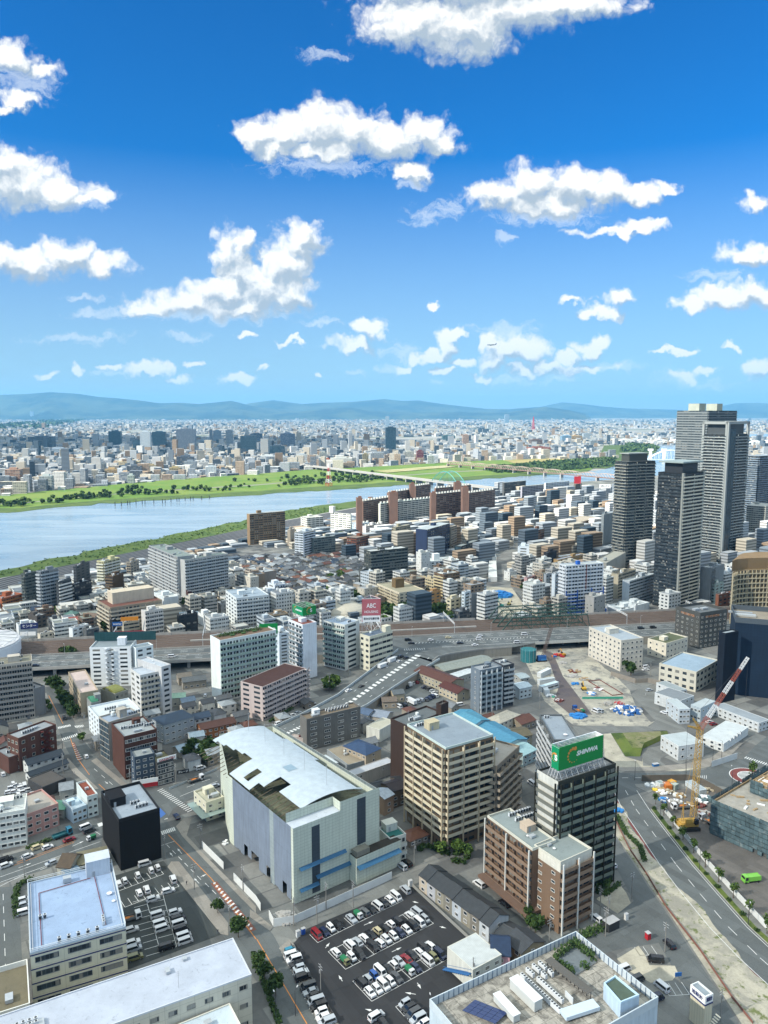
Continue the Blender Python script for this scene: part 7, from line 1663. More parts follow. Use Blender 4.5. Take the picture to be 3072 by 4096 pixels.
z=t['h']+.3;zt=z+2.4;b.face([(*P[0],z),(*P[1],z),(*R2_,zt),(*R1_,zt)]);b.face([(*P[1],z),(*P[2],z),(*R2_,zt)]);b.face([(*P[2],z),(*P[3],z),(*R1_,zt),(*R2_,zt)]);b.face([(*P[3],z),(*P[0],z),(*R1_,zt)]);b.build('hip_roof',SHEET,t['root'],rgb('253648'))
dc=at('M1',540,800,0).to_2d();r=thing('domed_hall','cream domed hall behind the pale grey tower','hall',(*dc,0));b=MB();n,mrow=28,7
for j in range(mrow):
 a0,a1=(pi/2)*j/mrow,(pi/2)*(j+1)/mrow
 for i in range(n):
  t0,t1=2*pi*i/n,2*pi*(i+1)/n;pt=lambda a,t:(dc.x+24*cos(a)*cos(t),dc.y+20+20*cos(a)*sin(t),6+9*sin(a));b.face([pt(a0,t0),pt(a0,t1),pt(a1,t1),pt(a1,t0)],0)
b.build('dome',PAINT,r,rgb('b9b3a3'),smooth=True);b=MB();b.cyl((dc.x,dc.y+20),22,0,6.2,0,28);b.build('wall',WALL,r,rgb('a79f8e'))
b=MB();b.box((dc.x+2,dc.y+20),.3,26,5,14.2,15.9,0);b.build('ridge_vent',PAINT,r,rgb('c9c6bc'))
mc=at('L1',-40,1010,0).to_2d();r=thing('shopping_mall','white rounded mall drum with open roof frame beside the tracks','building',(mc.x,mc.y,0));b=MB();b.cyl((mc.x-4,mc.y-22),31,0,17,0,36,mt=1);b.build('wall',[WALL,ROOF],r,rgb('bdbfc2'));b=MB();b.cyl((mc.x-4,mc.y-22),31.6,9,16,0,36);b.build('sign_band',PAINT,r,rgb('d0d4d8'));b=MB()
for i in range(18):a=i*pi/9;b.bar((mc.x-4+30*cos(a),mc.y-22+30*sin(a),17),(mc.x-4,mc.y-22,22),.25);b.bar((mc.x-4+30*cos(a),mc.y-22+30*sin(a),17.5),(mc.x-4+30*cos(a+.35),mc.y-22+30*sin(a+.35),19),.2)
b.build('roof_frame',STEEL,r)
for K_ in MID:
 if 'blue lower storeys' in K_['root']['label']:
  for s0,s1,zt in((0,.3,22),(.3,.68,16),(.68,1,22.5)):
   b=MB();P=[K_['b']+K_['e']*(K_['lu']*s)-K_['f']*1.45 for s in(s0,s1)]
   for i in range(1,int(zt/K_['st'])):u,n,L,an=face_frame(P[0],P[1]);b.box((P[0]+P[1])/2,an,L*.98,.2,i*K_['st']-.4,i*K_['st']+.3,0)
   for s in(s0,s1):q=K_['b']+K_['e']*(K_['lu']*s)-K_['f']*1.5;b.box(q,K_['a'],.9,.3,0,zt,0)
   b.build('blue_trim',PAINT,K_['root'],rgb('1f4f9c'))
  b=MB();q=K_['b']+K_['e']*(K_['lu']*.52)-K_['f']*1.6;b.box(q,K_['a'],.6,.3,22,K_['h']+1,0);b.build('red_stripe',PAINT,K_['root'],rgb('6a3a34'))
  b=MB();P=[K_['b']+K_['e']*(K_['lu']*s)+K_['f']*t for s,t in((-.03,-5),(1.05,-5),(1.05,-1.5),(-.03,-1.5))];b.prism(P,0,3.4,0,0);b.build('entrance_block',PAINT,K_['root'],rgb('2a5aa3'))
def panel_sign(root,p,q,z0,z1,m,name='sign_panel',th=.25):
 u,n,L,an=face_frame(p,q);b=MB();b.box((p+q)/2-n*(th/2),an,L,th,z0,z1,0);b.build(name,m,root)
 c=(p+q)/2+n*.04;return Vector((c.x,c.y,(z0+z1)/2)),an,L,u
def dots(root,c,an,r,big,small,n,a0,a1,m):
 for i in range(n):
  t=i/(n-1);a=a0+(a1-a0)*t;s=big+(small-big)*t**.8;b=MB();k=14
  P=[(r*cos(a)+s*cos(2*pi*j/k),0,r*sin(a)+s*sin(2*pi*j/k))for j in range(k)]
  ca,sa=cos(an),sin(an);b.face([(c.x+x*ca+.06*sa,c.y+x*sa-.06*ca,c.z+z)for x,_,z in P],0);b.build('sign_disc',m,root)
def truss_legs(root,p,q,z0,z1,n,dep,m=None):
 u,nn,L,an=face_frame(p,q);b=MB()
 for i in range(n+1):
  a=p+u*(L*i/n);b.bar((*a,z0),(*a,z1),.09);b.bar((*(a+nn*dep),z0),(*a,z1),.08)
  if i<n:a2=p+u*(L*(i+1)/n);b.bar((*a,z0),(*a2,z1),.06);b.bar((*a2,z0),(*a,z1),.06)
 for z in(z0+.4,z1-.5):b.bar((*p,z),(*q,z),.08);b.bar((*(p+nn*dep*.5),z0+.5),(*(q+nn*dep*.5),z0+.5),.08)
 b.build('support_frame',m or STEEL,root)
t=NR['shinwa'];zr_=t['h'];zb=zr_+3.2;bb_=at('R2',303,785,zb).to_2d()
r=thing('billboard','big green two-sided rooftop sign with white slanted lettering and orange discs','billboard',(*bb_,zr_))
eu=Vector((cos(radians(30.5)),sin(radians(30.5))));fu=Vector((-eu.y,eu.x));lr=solve_x(bb_,eu,zb,'R2',589);ll=solve_x(bb_,fu,zb,'R2',251);ztop=height(bb_,'R2',308,635)
c,an,L,u=panel_sign(r,bb_,bb_+eu*lr,zb,ztop,SGREEN);hh_=ztop-zb
text('SHiNWA',hh_*.27,SWHITE,r,c+Vector((*u,0))*L*.12+Vector((0,0,hh_*.02)),an,off=hh_*.010,shear=.25,width=L*.48)
dots(r,c-Vector((*u,0))*L*.19,an,hh_*.30,hh_*.085,hh_*.012,11,radians(70),radians(335),SORANGE)
bl_=bb_+fu*ll;c,an2,L2,u2=panel_sign(r,bl_,bb_,zb,ztop-.02,mat('sign_green_side',(.006,.24,.10),.45,.06,.5))
text('S',hh_*.34,SWHITE,r,c+Vector((*u2,0))*L2*.12,an2,off=hh_*.014);dots(r,c,an2,L2*.36,hh_*.05,hh_*.01,10,radians(75),radians(330),SORANGE)
pr_=bb_+eu*lr+fu*ll;panel_sign(r,pr_,bl_,zb,ztop-.05,METAL,'sign_back');panel_sign(r,bb_+eu*lr,pr_,zb,ztop-.03,METAL,'sign_side')
b=MB()
for i in range(9):a=bb_+eu*(lr*i/8);d=bl_+eu*(lr*i/8);b.bar((*a,ztop-.3),(*d,ztop-.3),.07);b.bar((*a,ztop-.3),(*(d+eu*(lr/8 if i<8 else 0)),ztop-.3),.06)
b.build('top_truss',STEEL,r);truss_legs(r,bb_,bb_+eu*lr,zr_,zb,8,2.0);truss_legs(r,bl_,bb_,zr_,zb,3,1.6)
occ_t=None
t=NR['shtower'];z0=t['h']+3.2;bb2=at('M1',303,753,z0).to_2d();r=thing('billboard','smaller green rooftop sign cube with a white S on the slim tower','billboard',(*bb2,t['h']))
lr=solve_x(bb2,t['e'],z0,'M1',390);ll=solve_x(bb2,t['f'],z0,'M1',236);z1=height(bb2,'M1',303,697);pr2=bb2+t['e']*lr;pl2=bb2+t['f']*ll
c,an,L,u=panel_sign(r,bb2,pr2,z0,z1,SGREEN);text('S',(z1-z0)*.55,SWHITE,r,c+Vector((*u,0))*L*.12,an,off=.12);dots(r,c,an,(z1-z0)*.36,.55,.12,9,radians(80),radians(320),SORANGE)
c,an,L,u=panel_sign(r,pl2,bb2,z0,z1-.02,MATS['sign_green_side']);text('SHiNWA',(z1-z0)*.26,SWHITE,r,c+Vector((*u,0))*L*.1,an,off=.06,shear=.25,width=L*.6);dots(r,c-Vector((*u,0))*L*.18,an,(z1-z0)*.33,.45,.1,9,radians(80),radians(320),SORANGE)
panel_sign(r,pr2,pr2+t['f']*ll,z0,z1-.03,SGREEN,'sign_back');panel_sign(r,pr2+t['f']*ll,pl2,z0,z1-.04,SGREEN,'sign_back')
b=MB()
for i in range(5):b.bar((*(bb2+t['e']*(lr*i/4)),z1),(*(pl2+t['e']*(lr*i/4)),z1),.1);b.bar((*(bb2+t['f']*(ll*i/4)),z1),(*(pr2+t['f']*(ll*i/4)),z1),.1)
b.build('top_truss',STEEL,r);truss_legs(r,bb2,pr2,t['h'],z0,3,.6);truss_legs(r,pl2,bb2,t['h'],z0,3,.6)
g=at('M1',58,868,38).to_2d();g=Vector((g.x,g.y+16));r=thing('billboard','green lettered sign half hidden behind the balcony slab tower','billboard',(*g,30));p=Vector((g.x-6,g.y-1));q=Vector((g.x+5.5,g.y+1.2));c,an,L,u=panel_sign(r,p,q,33,40,SGREEN);text('SHiNWA',1.9,SWHITE,r,c,an,off=.05,shear=.25,width=L*.75);truss_legs(r,p,q,26,33,3,.6)
t=NR['abc'];g=at('M1',745,845,t['h']).to_2d();Y=g.y-2;zb=None
def colx(k,x,Y,z):X,_=full(k,x,0);return(X-1536)/CF*(Y*CP-(z-CH)*SP)
z_=t['h']+8;p=Vector((colx('M1',687,Y,z_),Y-.6));q=Vector((colx('M1',808,Y,z_),Y+.6));zlo=height(Vector((0,Y)),'M1',745,790);zmid=height(Vector((0,Y)),'M1',745,749);zhi=height(Vector((0,Y)),'M1',745,640)
r=thing('billboard','three-sided pink and white rooftop billboard above the cream corner office','billboard',(*((p+q)/2),t['h']))
c,an,L,u=panel_sign(r,p,q,zmid,zhi,SPINK);hh_=zhi-zmid;text('ABC',hh_*.36,SWHITE,r,c+Vector((0,0,hh_*.08)),an,off=.05,width=L*.5);text('HOUSING',hh_*.2,SWHITE,r,c-Vector((0,0,hh_*.28)),an,off=.02,width=L*.72)
c,an,L,u=panel_sign(r,p,q,zlo,zmid-.01,SWHITE,'sign_panel');text('総合住宅展示場',(zmid-zlo)*.4,SBLACK,r,c,an,off=.03,width=L*.82)
ap=(p+q)/2+Vector((-u.y,u.x))*L*.85
panel_sign(r,q,ap,zlo,zhi-.03,SPINK,'sign_back');panel_sign(r,ap,p,zlo,zhi-.05,SPINK,'sign_back');b=MB();b.face([(*p,zhi-.2),(*q,zhi-.2),(*ap,zhi-.2)]);b.build('top_grid',MATS['vent'],r);b=MB()
for a in(p,q,ap,(p+q)/2):b.bar((*a,zlo),(a.x*1.0,a.y+.6,t['h']-1),.16)
for a,d in((p,q),(q,ap),(ap,p)):b.bar((*a,zhi),(*d,zhi),.12);b.bar((*a,zlo),(*((a+d)/2),t['h']-1),.12);b.bar((*d,zlo),(*((a+d)/2),t['h']-1),.12);b.bar((*((a+d)/2),zhi),(*ap,zhi),.1)
b.build('support_frame',SWHITE,r)
def wall_sign(label,k,x0,x1,y0,y1,z,m,words,size=None,tm=None,legs=None,an_off=.5,ghost=None):
 p=at(k,x0,y1,z).to_2d();Y=p.y;q=Vector((colx(k,x1,Y,z),Y+an_off));zt=height(p,k,x0,y0)
 r=thing('signboard',label,'sign',(p.x,p.y,z));c,an,L,u=panel_sign(r,p,q,z,zt,m);n=len(words)
 for i,w in enumerate(words):
  if not w.strip():continue
  zz=(zt-z)*(.5+(n/2-i-.5)/n*.9);text(w,(zt-z)/n*.6,tm or SWHITE,r,Vector((c.x,c.y,z+zz)),an,off=.03,width=L*.8)
 if legs:b=MB();b.bar((p.x+.2,p.y+.2,legs),(p.x+.2,p.y+.2,z),.12);b.bar((q.x-.2,q.y+.2,legs),(q.x-.2,q.y+.2,z),.12);b.build('sign_post',STEEL,r)
 return r
wall_sign('white rooftop sign strip of the dark showroom','L2',1021,1122,708,738,10.9,SWHITE,['DAIHATSU'],tm=SRED,an_off=5.5,legs=10.2)
wall_sign('blue and white katakana sign on the white shop block by the tracks','L1',134,236,802,838,8.0,SNAVY,['センター'],an_off=3,legs=5);wall_sign('yellow and white sign on the shop block roof edge','L1',130,228,856,880,4.6,SWHITE,[' '],an_off=1,legs=2)
wall_sign('blue panel with white lower-case lettering under a dark frame','L1',728,790,792,818,13.5,SBLUE,['torio'],an_off=1.5,legs=8);wall_sign('orange billboard with a black outline on a cream roof','L1',782,890,760,785,16,mat('board_orange',(.62,.24,.03),.5,.1),[' '],an_off=2.5,legs=12);wall_sign('red banner sign under the orange billboard','L1',742,924,853,872,7.5,SRED,[' '],an_off=3,legs=4)
wall_sign('pale roof billboard on the black corner block','L1',1160,1278,727,748,11.5,mat('board_pale',(.34,.45,.52),.5,.1),[' '],an_off=3,legs=9)
wall_sign('red rooftop billboard with a pale dog beside the lilac slabs','R0',402,447,657,704,46,SRED,[' '],an_off=1,legs=38);wall_sign('white roof sign with black characters by the slim white tower','R0',566,640,708,734,33,SWHITE,['丸八'],tm=SBLACK,an_off=1,legs=28)
wall_sign('white rooftop sign band on the corner shop under the slate blue block','L2',858,1008,850,878,3.6,SWHITE,[' '],an_off=4);wall_sign('dark red shop front band on the corner','L2',862,1006,880,905,.6,SRED,[' '],an_off=4);wall_sign('black garage sign with white katakana','L2',1148,1218,783,808,2.6,SBLACK,['ガレージ'],an_off=2.2,legs=0)
wall_sign('blue parking notice board at the small lot','R3',1058,1102,1122,1146,2.0,SBLUE,[' '],an_off=.3,legs=0)
t=NR['wave'];c=t['b']+t['e']*(t['lu']*.45)-t['f']*.15;text('中央医療学園',2.0,mat('letter_orange',(.45,.20,.08),.5,.1),t['root'],(c.x,c.y,t['h']-1.9),t['a'],width=t['lu']*.5);c=t['b']+t['f']*(t['lv']*.5)-t['e']*.15;text('中央医療学園',2.0,MATS['letter_orange'],t['root'],(c.x,c.y,t['h']-1.9),t['a']-pi/2,width=t['lv']*.55)
nb('tinytower','sign_tower','small cream tower with white band of blue characters by the side road','R3',(1158,1205),(1252,1285),(1302,1240),h=10.5,wall='b5ae98',roof='7f8a92',L='n',Rr='n',par=.5,kit=None,parc='d0d3d2',cat='tower',wm=wallmat('ribbed_cream',None,.12,.9,30));K_=NR['tinytower']
for p,q,w_,in((K_['ft'][0],K_['ft'][1],'旭設計'),(K_['ft'][3],K_['ft'][0],'旭設計')):
 u,n,L,an=face_frame(p,q);b=MB();b.box((p+q)/2+n*.08,an,L,.1,8.6,11,0);b.build('sign_band',SWHITE,K_['root']);b=MB();b.box((p+q)/2+n*.1,an,L,.14,8.1,8.6,0);b.build('sign_stripe',SNAVY,K_['root']);c=(p+q)/2+n*.18;text(w_,1.4,SNAVY,K_['root'],(c.x,c.y,9.8),an,off=.03,width=L*.75)
b=MB()
for i in range(8):c=K_['b']+K_['e']*(.6+i*.55)-K_['f']*.9;b.box(c,K_['a'],.5,1.6,.5+i*.5,.65+i*.5,0)
b.build('outside_stair',PAINT,K_['root'],rgb('c5c2b3'))
def tri_z():pass
CARP=mat('car_paint',None,.25,.04,.3,spec=.6);CARG=mat('car_glass',(.012,.016,.02),.08,.05,spec=.7);TYRE=mat('tyre',(.02,.02,.02),.9,.1);LAMPW=mat('lamp_clear',(.6,.62,.62),.15,.05);LAMPR=mat('lamp_red',(.30,.01,.01),.2,.05);RIM=mat('wheel_rim',(.35,.35,.36),.35,.1,metal=.6)
CK={'sedan':(4.6,1.75,1.45,.82,.92,.28,.42,.92,.78),'hatch':(4.0,1.7,1.5,.88,.95,.24,.38,.985,.90),'kei':(3.4,1.48,1.72,.95,1.0,.20,.30,.99,.965),'van':(4.7,1.7,1.98,1.0,1.08,.06,.19,.995,.97),'minivan':(4.8,1.8,1.85,.95,1.02,.17,.32,.99,.95),'suv':(4.5,1.8,1.65,.98,1.02,.25,.38,.985,.92)}
PROTO={}
def car_proto(kind,lod):
 L,W,H,hb,be,f0,f1,r0,r1=CK[kind];X=lambda f:L/2-f*L
 ro=bpy.data.objects.new('car',None);col.objects.link(ro)
 def part(b,nm,m,par=ro):o=b.build(nm,m,None,None,base=(0,0,0));o.parent=par;return o
 b=MB();w=W/2
 side=[(X(0),.28),(X(0),hb-.18),(X(.03),hb),(X(f0),be),(X(r0),be),(X(1),be-.08),(X(1),.28)]
 for s in(1,-1):pts=[(x,s*w,z)for x,z in side];b.face(pts if s<0 else pts[::-1],0)
 for i in range(len(side)):
  (x0,z0),(x1,z1)=side[i],side[(i+1)%len(side)];b.face([(x0,-w,z0),(x0,w,z0),(x1,w,z1),(x1,-w,z1)],0)
 ti=.13 if kind in('van','kei','minivan')else .2;wt=w-ti;fo=[(X(f0),be),(X(f1),H),(X(r1),H),(X(r0),be)]
 b.face([(X(f1),-wt,H),(X(r1),-wt,H),(X(r1),wt,H),(X(f1),wt,H)][::-1],0)
 b.face([(X(f0),-w,be),(X(f1),-wt,H),(X(f1),wt,H),(X(f0),w,be)][::-1],0);b.face([(X(r0),w,be),(X(r1),wt,H),(X(r1),-wt,H),(X(r0),-w,be)][::-1],0)
 for s in(1,-1):q=[(X(f0),s*w,be),(X(r0),s*w,be),(X(r1),s*wt,H),(X(f1),s*wt,H)];b.face(q if s<0 else q[::-1],0)
 part(b,'body',CARP)
 def lerp(a,c,t):return tuple(a[i]+(c[i]-a[i])*t for i in range(3))
 def pane(q,nm,mg=.1,off=(0,0,0)):
  a,c,d,e=q;p=[lerp(lerp(a,c,mg),lerp(e,d,mg),.08),lerp(lerp(a,c,1-mg),lerp(e,d,1-mg),.08),lerp(lerp(a,c,1-mg),lerp(e,d,1-mg),.88),lerp(lerp(a,c,mg),lerp(e,d,mg),.88)]
  b=MB();b.face([(v[0]+off[0],v[1]+off[1],v[2]+off[2])for v in p],0);part(b,nm,CARG)
 pane([(X(f0),-w,be),(X(f0),w,be),(X(f1),wt,H),(X(f1),-wt,H)],'windscreen',.08,(.03,0,.02));pane([(X(r0),w,be),(X(r0),-w,be),(X(r1),-wt,H),(X(r1),wt,H)],'rear_window',.12,(-.03,0,.02))
 for s in(1,-1):
  q=[(X(f0),s*w,be),(X(r0),s*w,be),(X(r1),s*wt,H),(X(f1),s*wt,H)];q=q if s<0 else[q[1],q[0],q[3],q[2]];pane(q,'side_window',.06,(0,s*.02,.01))
 if lod==0:
  for fx in(.18,.80):
   for s in(1,-1):
    b=MB();n=12;cx,cy,r=X(fx),s*(w-.08),.31;ring=[(cx+r*cos(2*pi*i/n),cy,.31+r*sin(2*pi*i/n))for i in range(n)];o2=[(x,y+s*.1,z)for x,y,z in ring]
    for i in range(n):j=(i+1)%n;q=[ring[i],ring[j],o2[j],o2[i]];b.face(q if s>0 else q[::-1],0)
    b.face(o2[::-1]if s>0 else o2,0);wh=part(b,'wheel',TYRE);b=MB();p2=[(cx+.19*cos(2*pi*i/10),cy+s*.112,.31+.19*sin(2*pi*i/10))for i in range(10)];b.face(p2[::-1]if s>0 else p2,0);part(b,'rim',RIM,wh)
  for s in(1,-1):
   b=MB();b.face([(X(0)+.015,s*w*.5,hb-.30),(X(0)+.015,s*w*.92,hb-.30),(X(0)+.015,s*w*.92,hb-.14),(X(0)+.015,s*w*.5,hb-.14)][::s],0);part(b,'headlight',LAMPW)
   b=MB();b.face([(X(1)-.015,s*w*.92,be-.42),(X(1)-.015,s*w*.6,be-.42),(X(1)-.015,s*w*.6,be-.14),(X(1)-.015,s*w*.92,be-.14)][::s],0);part(b,'tail_light',LAMPR)
 else:
  for fx in(.18,.80):b=MB();b.box((X(fx),0),0,.6,W+.02,.02,.5,0);part(b,'wheel',TYRE)
 return ro
def truck_proto(kind):
 ro=bpy.data.objects.new('truck',None);col.objects.link(ro)
 def part(b,nm,m,par=ro):o=b.build(nm,m,None,None,base=(0,0,0));o.parent=par;return o
 L,W,H,cl={'kei_truck':(3.4,1.48,1.8,1.3),'flatbed':(7.5,2.2,2.5,1.9),'box':(7.6,2.3,3.0,1.8),'dump':(7.4,2.4,2.8,2.0),'refuse':(6.4,2.2,2.5,1.7)}[kind];x=L/2
 b=MB();s=[(x,.4),(x,1.1),(x-.25,H),(x-cl,H),(x-cl,.4)]
 for g in(1,-1):p=[(a,g*W/2,z)for a,z in s];b.face(p if g<0 else p[::-1],0)
 for i in range(5):(a,z),(c,y)=s[i],s[(i+1)%5];b.face([(a,-W/2,z),(a,W/2,z),(c,W/2,y),(c,-W/2,y)],0)
 part(b,'cab',CARP);b=MB();b.face([(x+.01-.04,-W*.42,1.2),(x+.01-.04,W*.42,1.2),(x-.2,W*.42,H-.12),(x-.2,-W*.42,H-.12)],0);part(b,'windscreen',CARG)
 for g in(1,-1):b=MB();q=[(x-.3,g*(W/2+.01),1.15),(x-cl+.3,g*(W/2+.01),1.15),(x-cl+.3,g*(W/2+.01),H-.2),(x-.4,g*(W/2+.01),H-.2)];b.face(q[::-1]if g<0 and 0 else(q if g>0 else q[::-1])[::-1],0);part(b,'side_window',CARG)
 b=MB();b.box((-cl/2,0),0,L-cl,W*.96,.55,.8,0);part(b,'chassis',TYRE)
 bed0,bed1=-x,x-cl-.1;bc=(bed0+bed1)/2;bl=bed1-bed0
 if kind=='kei_truck':b=MB();b.box((bc,0),0,bl,W*.96,.8,1.75,0);part(b,'canvas_cover',mat('canvas_green',(.02,.16,.07),.7,.15))
 elif kind=='box':b=MB();b.box((bc,0),0,bl,W,.85,H,0);part(b,'cargo_box',mat('cargo_white',(.6,.62,.63),.5,.1))
 else:
  cm={'flatbed':mat('bed_grey',(.14,.15,.15),.6,.3),'dump':mat('bed_teal',(.03,.14,.16),.5,.2),'refuse':CARP}[kind];b=MB();b.box((bc,0),0,bl,W,.8,.95,0)
  for y in(-W/2+.05,W/2-.05):b.box((bc,y),0,bl,.1,.95,1.5 if kind!='refuse' else 2.4,0)
  b.box((bed0+.05,0),0,.1,W-.22,.95,1.5 if kind!='refuse' else 2.3,0)
  if kind=='refuse':b.box((bc,0),0,bl-.25,W-.3,.95,2.35,0)
  part(b,'bed',cm)
  if kind=='flatbed':b=MB();b.bar((bed1-.4,.3,1),(bed0+1,.2,1.7),.13);b.box((bc,-.2),.1,2,1,.96,1.4,0);part(b,'load',mat('plant_orange',(.5,.17,.03),.6,.2))
 for fx in(x-.6,-x+1.0)+((-x+2.1,)if L>7 else()):
  for g in(1,-1):b=MB();r=.28 if L<4 else .46;b.bar((fx,g*(W/2-.28),r),(fx,g*(W/2),r),r,0,12);part(b,'wheel',TYRE)
 return ro
COLS={'w':('white',(.62,.63,.64)),'k':('black',(.012,.012,.015)),'s':('silver',(.36,.39,.42)),'g':('grey',(.13,.14,.145)),'n':('navy',(.012,.02,.055)),'r':('dark red',(.20,.015,.02)),'b':('blue',(.02,.09,.33)),'c':('cream',(.5,.44,.28)),'o':('olive',(.17,.17,.08)),'t':('turquoise',(.03,.20,.30)),'y':('yellow',(.55,.40,.05)),'l':('light green',(.16,.42,.06)),'d':('dark grey',(.05,.053,.058))}
KN={'sedan':'sedan','hatch':'hatchback','kei':'boxy car','van':'tall van','minivan':'minivan','suv':'estate car','kei_truck':'canvas-topped truck','flatbed':'flatbed truck','box':'box truck','dump':'tipper truck','refuse':'refuse truck'}
def vehicle(kind,c,p,ang,where,z=0.0,group=None):
 D=sqrt(p[0]**2+p[1]**2);tr=kind in('kei_truck','flatbed','box','dump','refuse');lod=0 if D<330 else 1
 key=(kind,lod)
 if key not in PROTO:PROTO[key]=truck_proto(kind)if tr else car_proto(kind,lod);ro=PROTO[key];PROTO[(key,'used')]=False
 ro=PROTO[key]
 if PROTO[(key,'used')]:ro=copy_tree(ro)
 PROTO[(key,'used')]=True
 ro.location=(p[0],p[1],z);ro.rotation_euler=(0,0,ang);ro.scale=(1.06,1.08,1.06);cn,cv=COLS[c]
 ro['label']='%s %s %s'%(cn,KN[kind],where);ro['category']='truck' if tr else 'van' if kind in('van','minivan')else 'car';ro['group']=group or 'cars in the streets'
 q_=R.uniform(.88,1.12);cv=tuple(min(.8,x*q_)for x in cv)
 for ch in ro.children:ch.color=(*cv,1)
 return ro
ORD=['first','second','third','fourth','fifth','sixth','seventh','eighth','ninth','tenth','eleventh','twelfth','thirteenth','fourteenth','fifteenth','sixteenth','seventeenth']
CODE={'w':'hatch','k':'sedan','s':'sedan','g':'suv','n':'hatch','r':'sedan','b':'kei','c':'kei','o':'kei','t':'kei','d':'suv'}
def row(k,p,q,n,depth,codes,where,group,flip=False,zz=.03,jit=.25):
 P,Q=PL(k,p,q);u=(Q-P).normalized();nn=Vector((-u.y,u.x));i=0
 for cd in codes.split():
  if cd!='.':
   c=cd[0];kind={'V':'van','M':'minivan','K':'kei','S':'sedan','T':'kei_truck','H':'hatch','E':'suv'}[cd[1]]if len(cd)>1 else CODE[c]
   m_=P+(Q-P)*((i+.5)/n)+nn*(depth*.5+R.uniform(-jit,jit));a=atan2(nn.y,nn.x)+(pi if R.random()<(.85 if flip else .15)else 0)+R.uniform(-.03,.03)
   vehicle(kind,c,m_,a,'%s stall from the street end of the %s'%(ORD[i],where),zz,group)
  i+=1
GL='cars in the dark car park'
row('M3',(400,925),(955,650),13,5,'rV n wK k . s wT g k wV k w wV','row along the street',GL,True)
P0,Q0=(580,1098),(1150,800)
row('M3',P0,Q0,13,5,'oT wK kM . kM w w wK n w kM wV sK','middle block, near side',GL,True)
def shift(k,p,q,d):
 P,Q=PL(k,p,q);u=(Q-P).normalized();nn=Vector((-u.y,u.x));return P+nn*d,Q+nn*d
def row2(k,p,q,n,d,depth,codes,where,group,flip=False):
 P,Q=shift(k,p,q,d);u=(Q-P).normalized();nn=Vector((-u.y,u.x))
 for i,cd in enumerate(codes.split()):
  if cd=='.':continue
  c=cd[0];kind={'V':'van','M':'minivan','K':'kei','S':'sedan','T':'kei_truck','H':'hatch','E':'suv'}[cd[1]]if len(cd)>1 else CODE[c]
  m_=P+(Q-P)*((i+.5)/n)+nn*(depth*.5+R.uniform(-.3,.3));vehicle(kind,c,m_,atan2(nn.y,nn.x)+(pi if R.random()<(.8 if flip else .2)else 0)+R.uniform(-.03,.03),'%s stall from the street end of the %s'%(ORD[i],where),.03,group)
row2('M3',P0,Q0,13,5,5,'w . wM s w k cK k wK kM . w sV','middle block, far side',GL)
row('M3',(750,1305),(1245,1030),12,5,'w w wM wK dE . wT n . wV oK nM','lower block, near side',GL,True)
row2('M3',(750,1305),(1245,1030),12,5,5,'kM sK b wV k wK sS r k wK kM w','lower block, far side',GL)
row('M3',(520,1452),(245,935),17,5,'sM wH wK kM wV kK s dV . kM wE wK k wM wV tK .','fence-side row',GL,False)
row('M3',(905,1340),(1085,1540),6,5,'sK kE dM sM w .','short row',GL,True)
for k,x,y,c,kind,wh in(('M3',780,1415,'w','minivan','crossing the car park entrance lane'),('M3',815,1445,'k','sedan','behind the white minivan in the entrance lane'),('M3',968,592,'s','minivan','alone by the white vending machine'),('M3',945,442,'s','minivan','beside the teal-roofed house'),('M3',978,420,'k','minivan','parked against the teal-roofed house'),('M3',1445,555,'w','minivan','under the brown brick wing'),('M3',1610,680,'k','sedan','in the lane behind the terrace row')):
 vehicle(kind,c,at(k,x,y),radians(124 if x!=780 else 35)+R.uniform(-.05,.05),wh,.03)
A1,A2=radians(29),radians(119)
for i,(x,y,c,kind,a,wh)in enumerate(((770,553,'w','hatch',A2,'at the inner end of the upper van park row'),(808,535,'w','kei',A2,'second from the office in the upper van park row'),(893,500,'w','kei',A2,'alone mid-way along the upper van park row'),(980,468,'w','kei',A2,'second from the street in the upper van park row'),(1022,450,'w','kei',A2,'nearest the street in the upper van park row'),(938,425,'w','van',A1,'against the black netted building'),(903,612,'w','hatch',A2,'in the second van park row, office side'),(952,592,'w','suv',A2,'in the second van park row, street side'),(1122,525,'w','minivan',A2,'at the street end of the second van park row'),(993,652,'w','suv',A1,'with roof rack at the head of the left van column'),(1090,600,'w','suv',A1,'with roof rack at the head of the right van column'),(1020,757,'w','van',A1,'second in the left van column'),(1135,737,'w','suv',A1,'second in the right van column'),(1155,782,'k','minivan',A1,'in the right van column'),(1037,812,'w','van',A1,'third in the left van column'),(1050,847,'w','van',A1,'last in the left van column'),(1160,814,'w','van',A1,'third white one in the right van column'),(1172,854,'k','van',A1,'lower one in the right van column'),(1190,893,'w','van',A1,'near the long grey roof in the right van column'),(1200,928,'w','van',A1,'half behind the long grey roof edge'),(852,852,'w','suv',A1,'beside the cream office wall, upper one'),(862,936,'w','suv',A1,'beside the cream office wall, middle one'),(868,976,'s','minivan',A1,'beside the cream office wall'),(875,1032,'o','minivan',A1,'beside the long grey roof'),(1080,965,'k','van',A1,'just above the long grey roof'),(840,782,'w','flatbed',A1,'by the cream office wall'),(155,655,'w','hatch',A1,'left of the blue-grey roof, upper one'),(160,688,'s','hatch',A1,'left of the blue-grey roof'),(160,738,'w','minivan',A1,'left of the blue-grey roof, lower one'))):
 vehicle(kind,c,at('L3',x,y),a+R.uniform(-.04,.04),wh,.03,'vehicles of the van park')
AW=atan2(*(at('L3',490,262)-at('L3',110,405)).to_2d().yx)
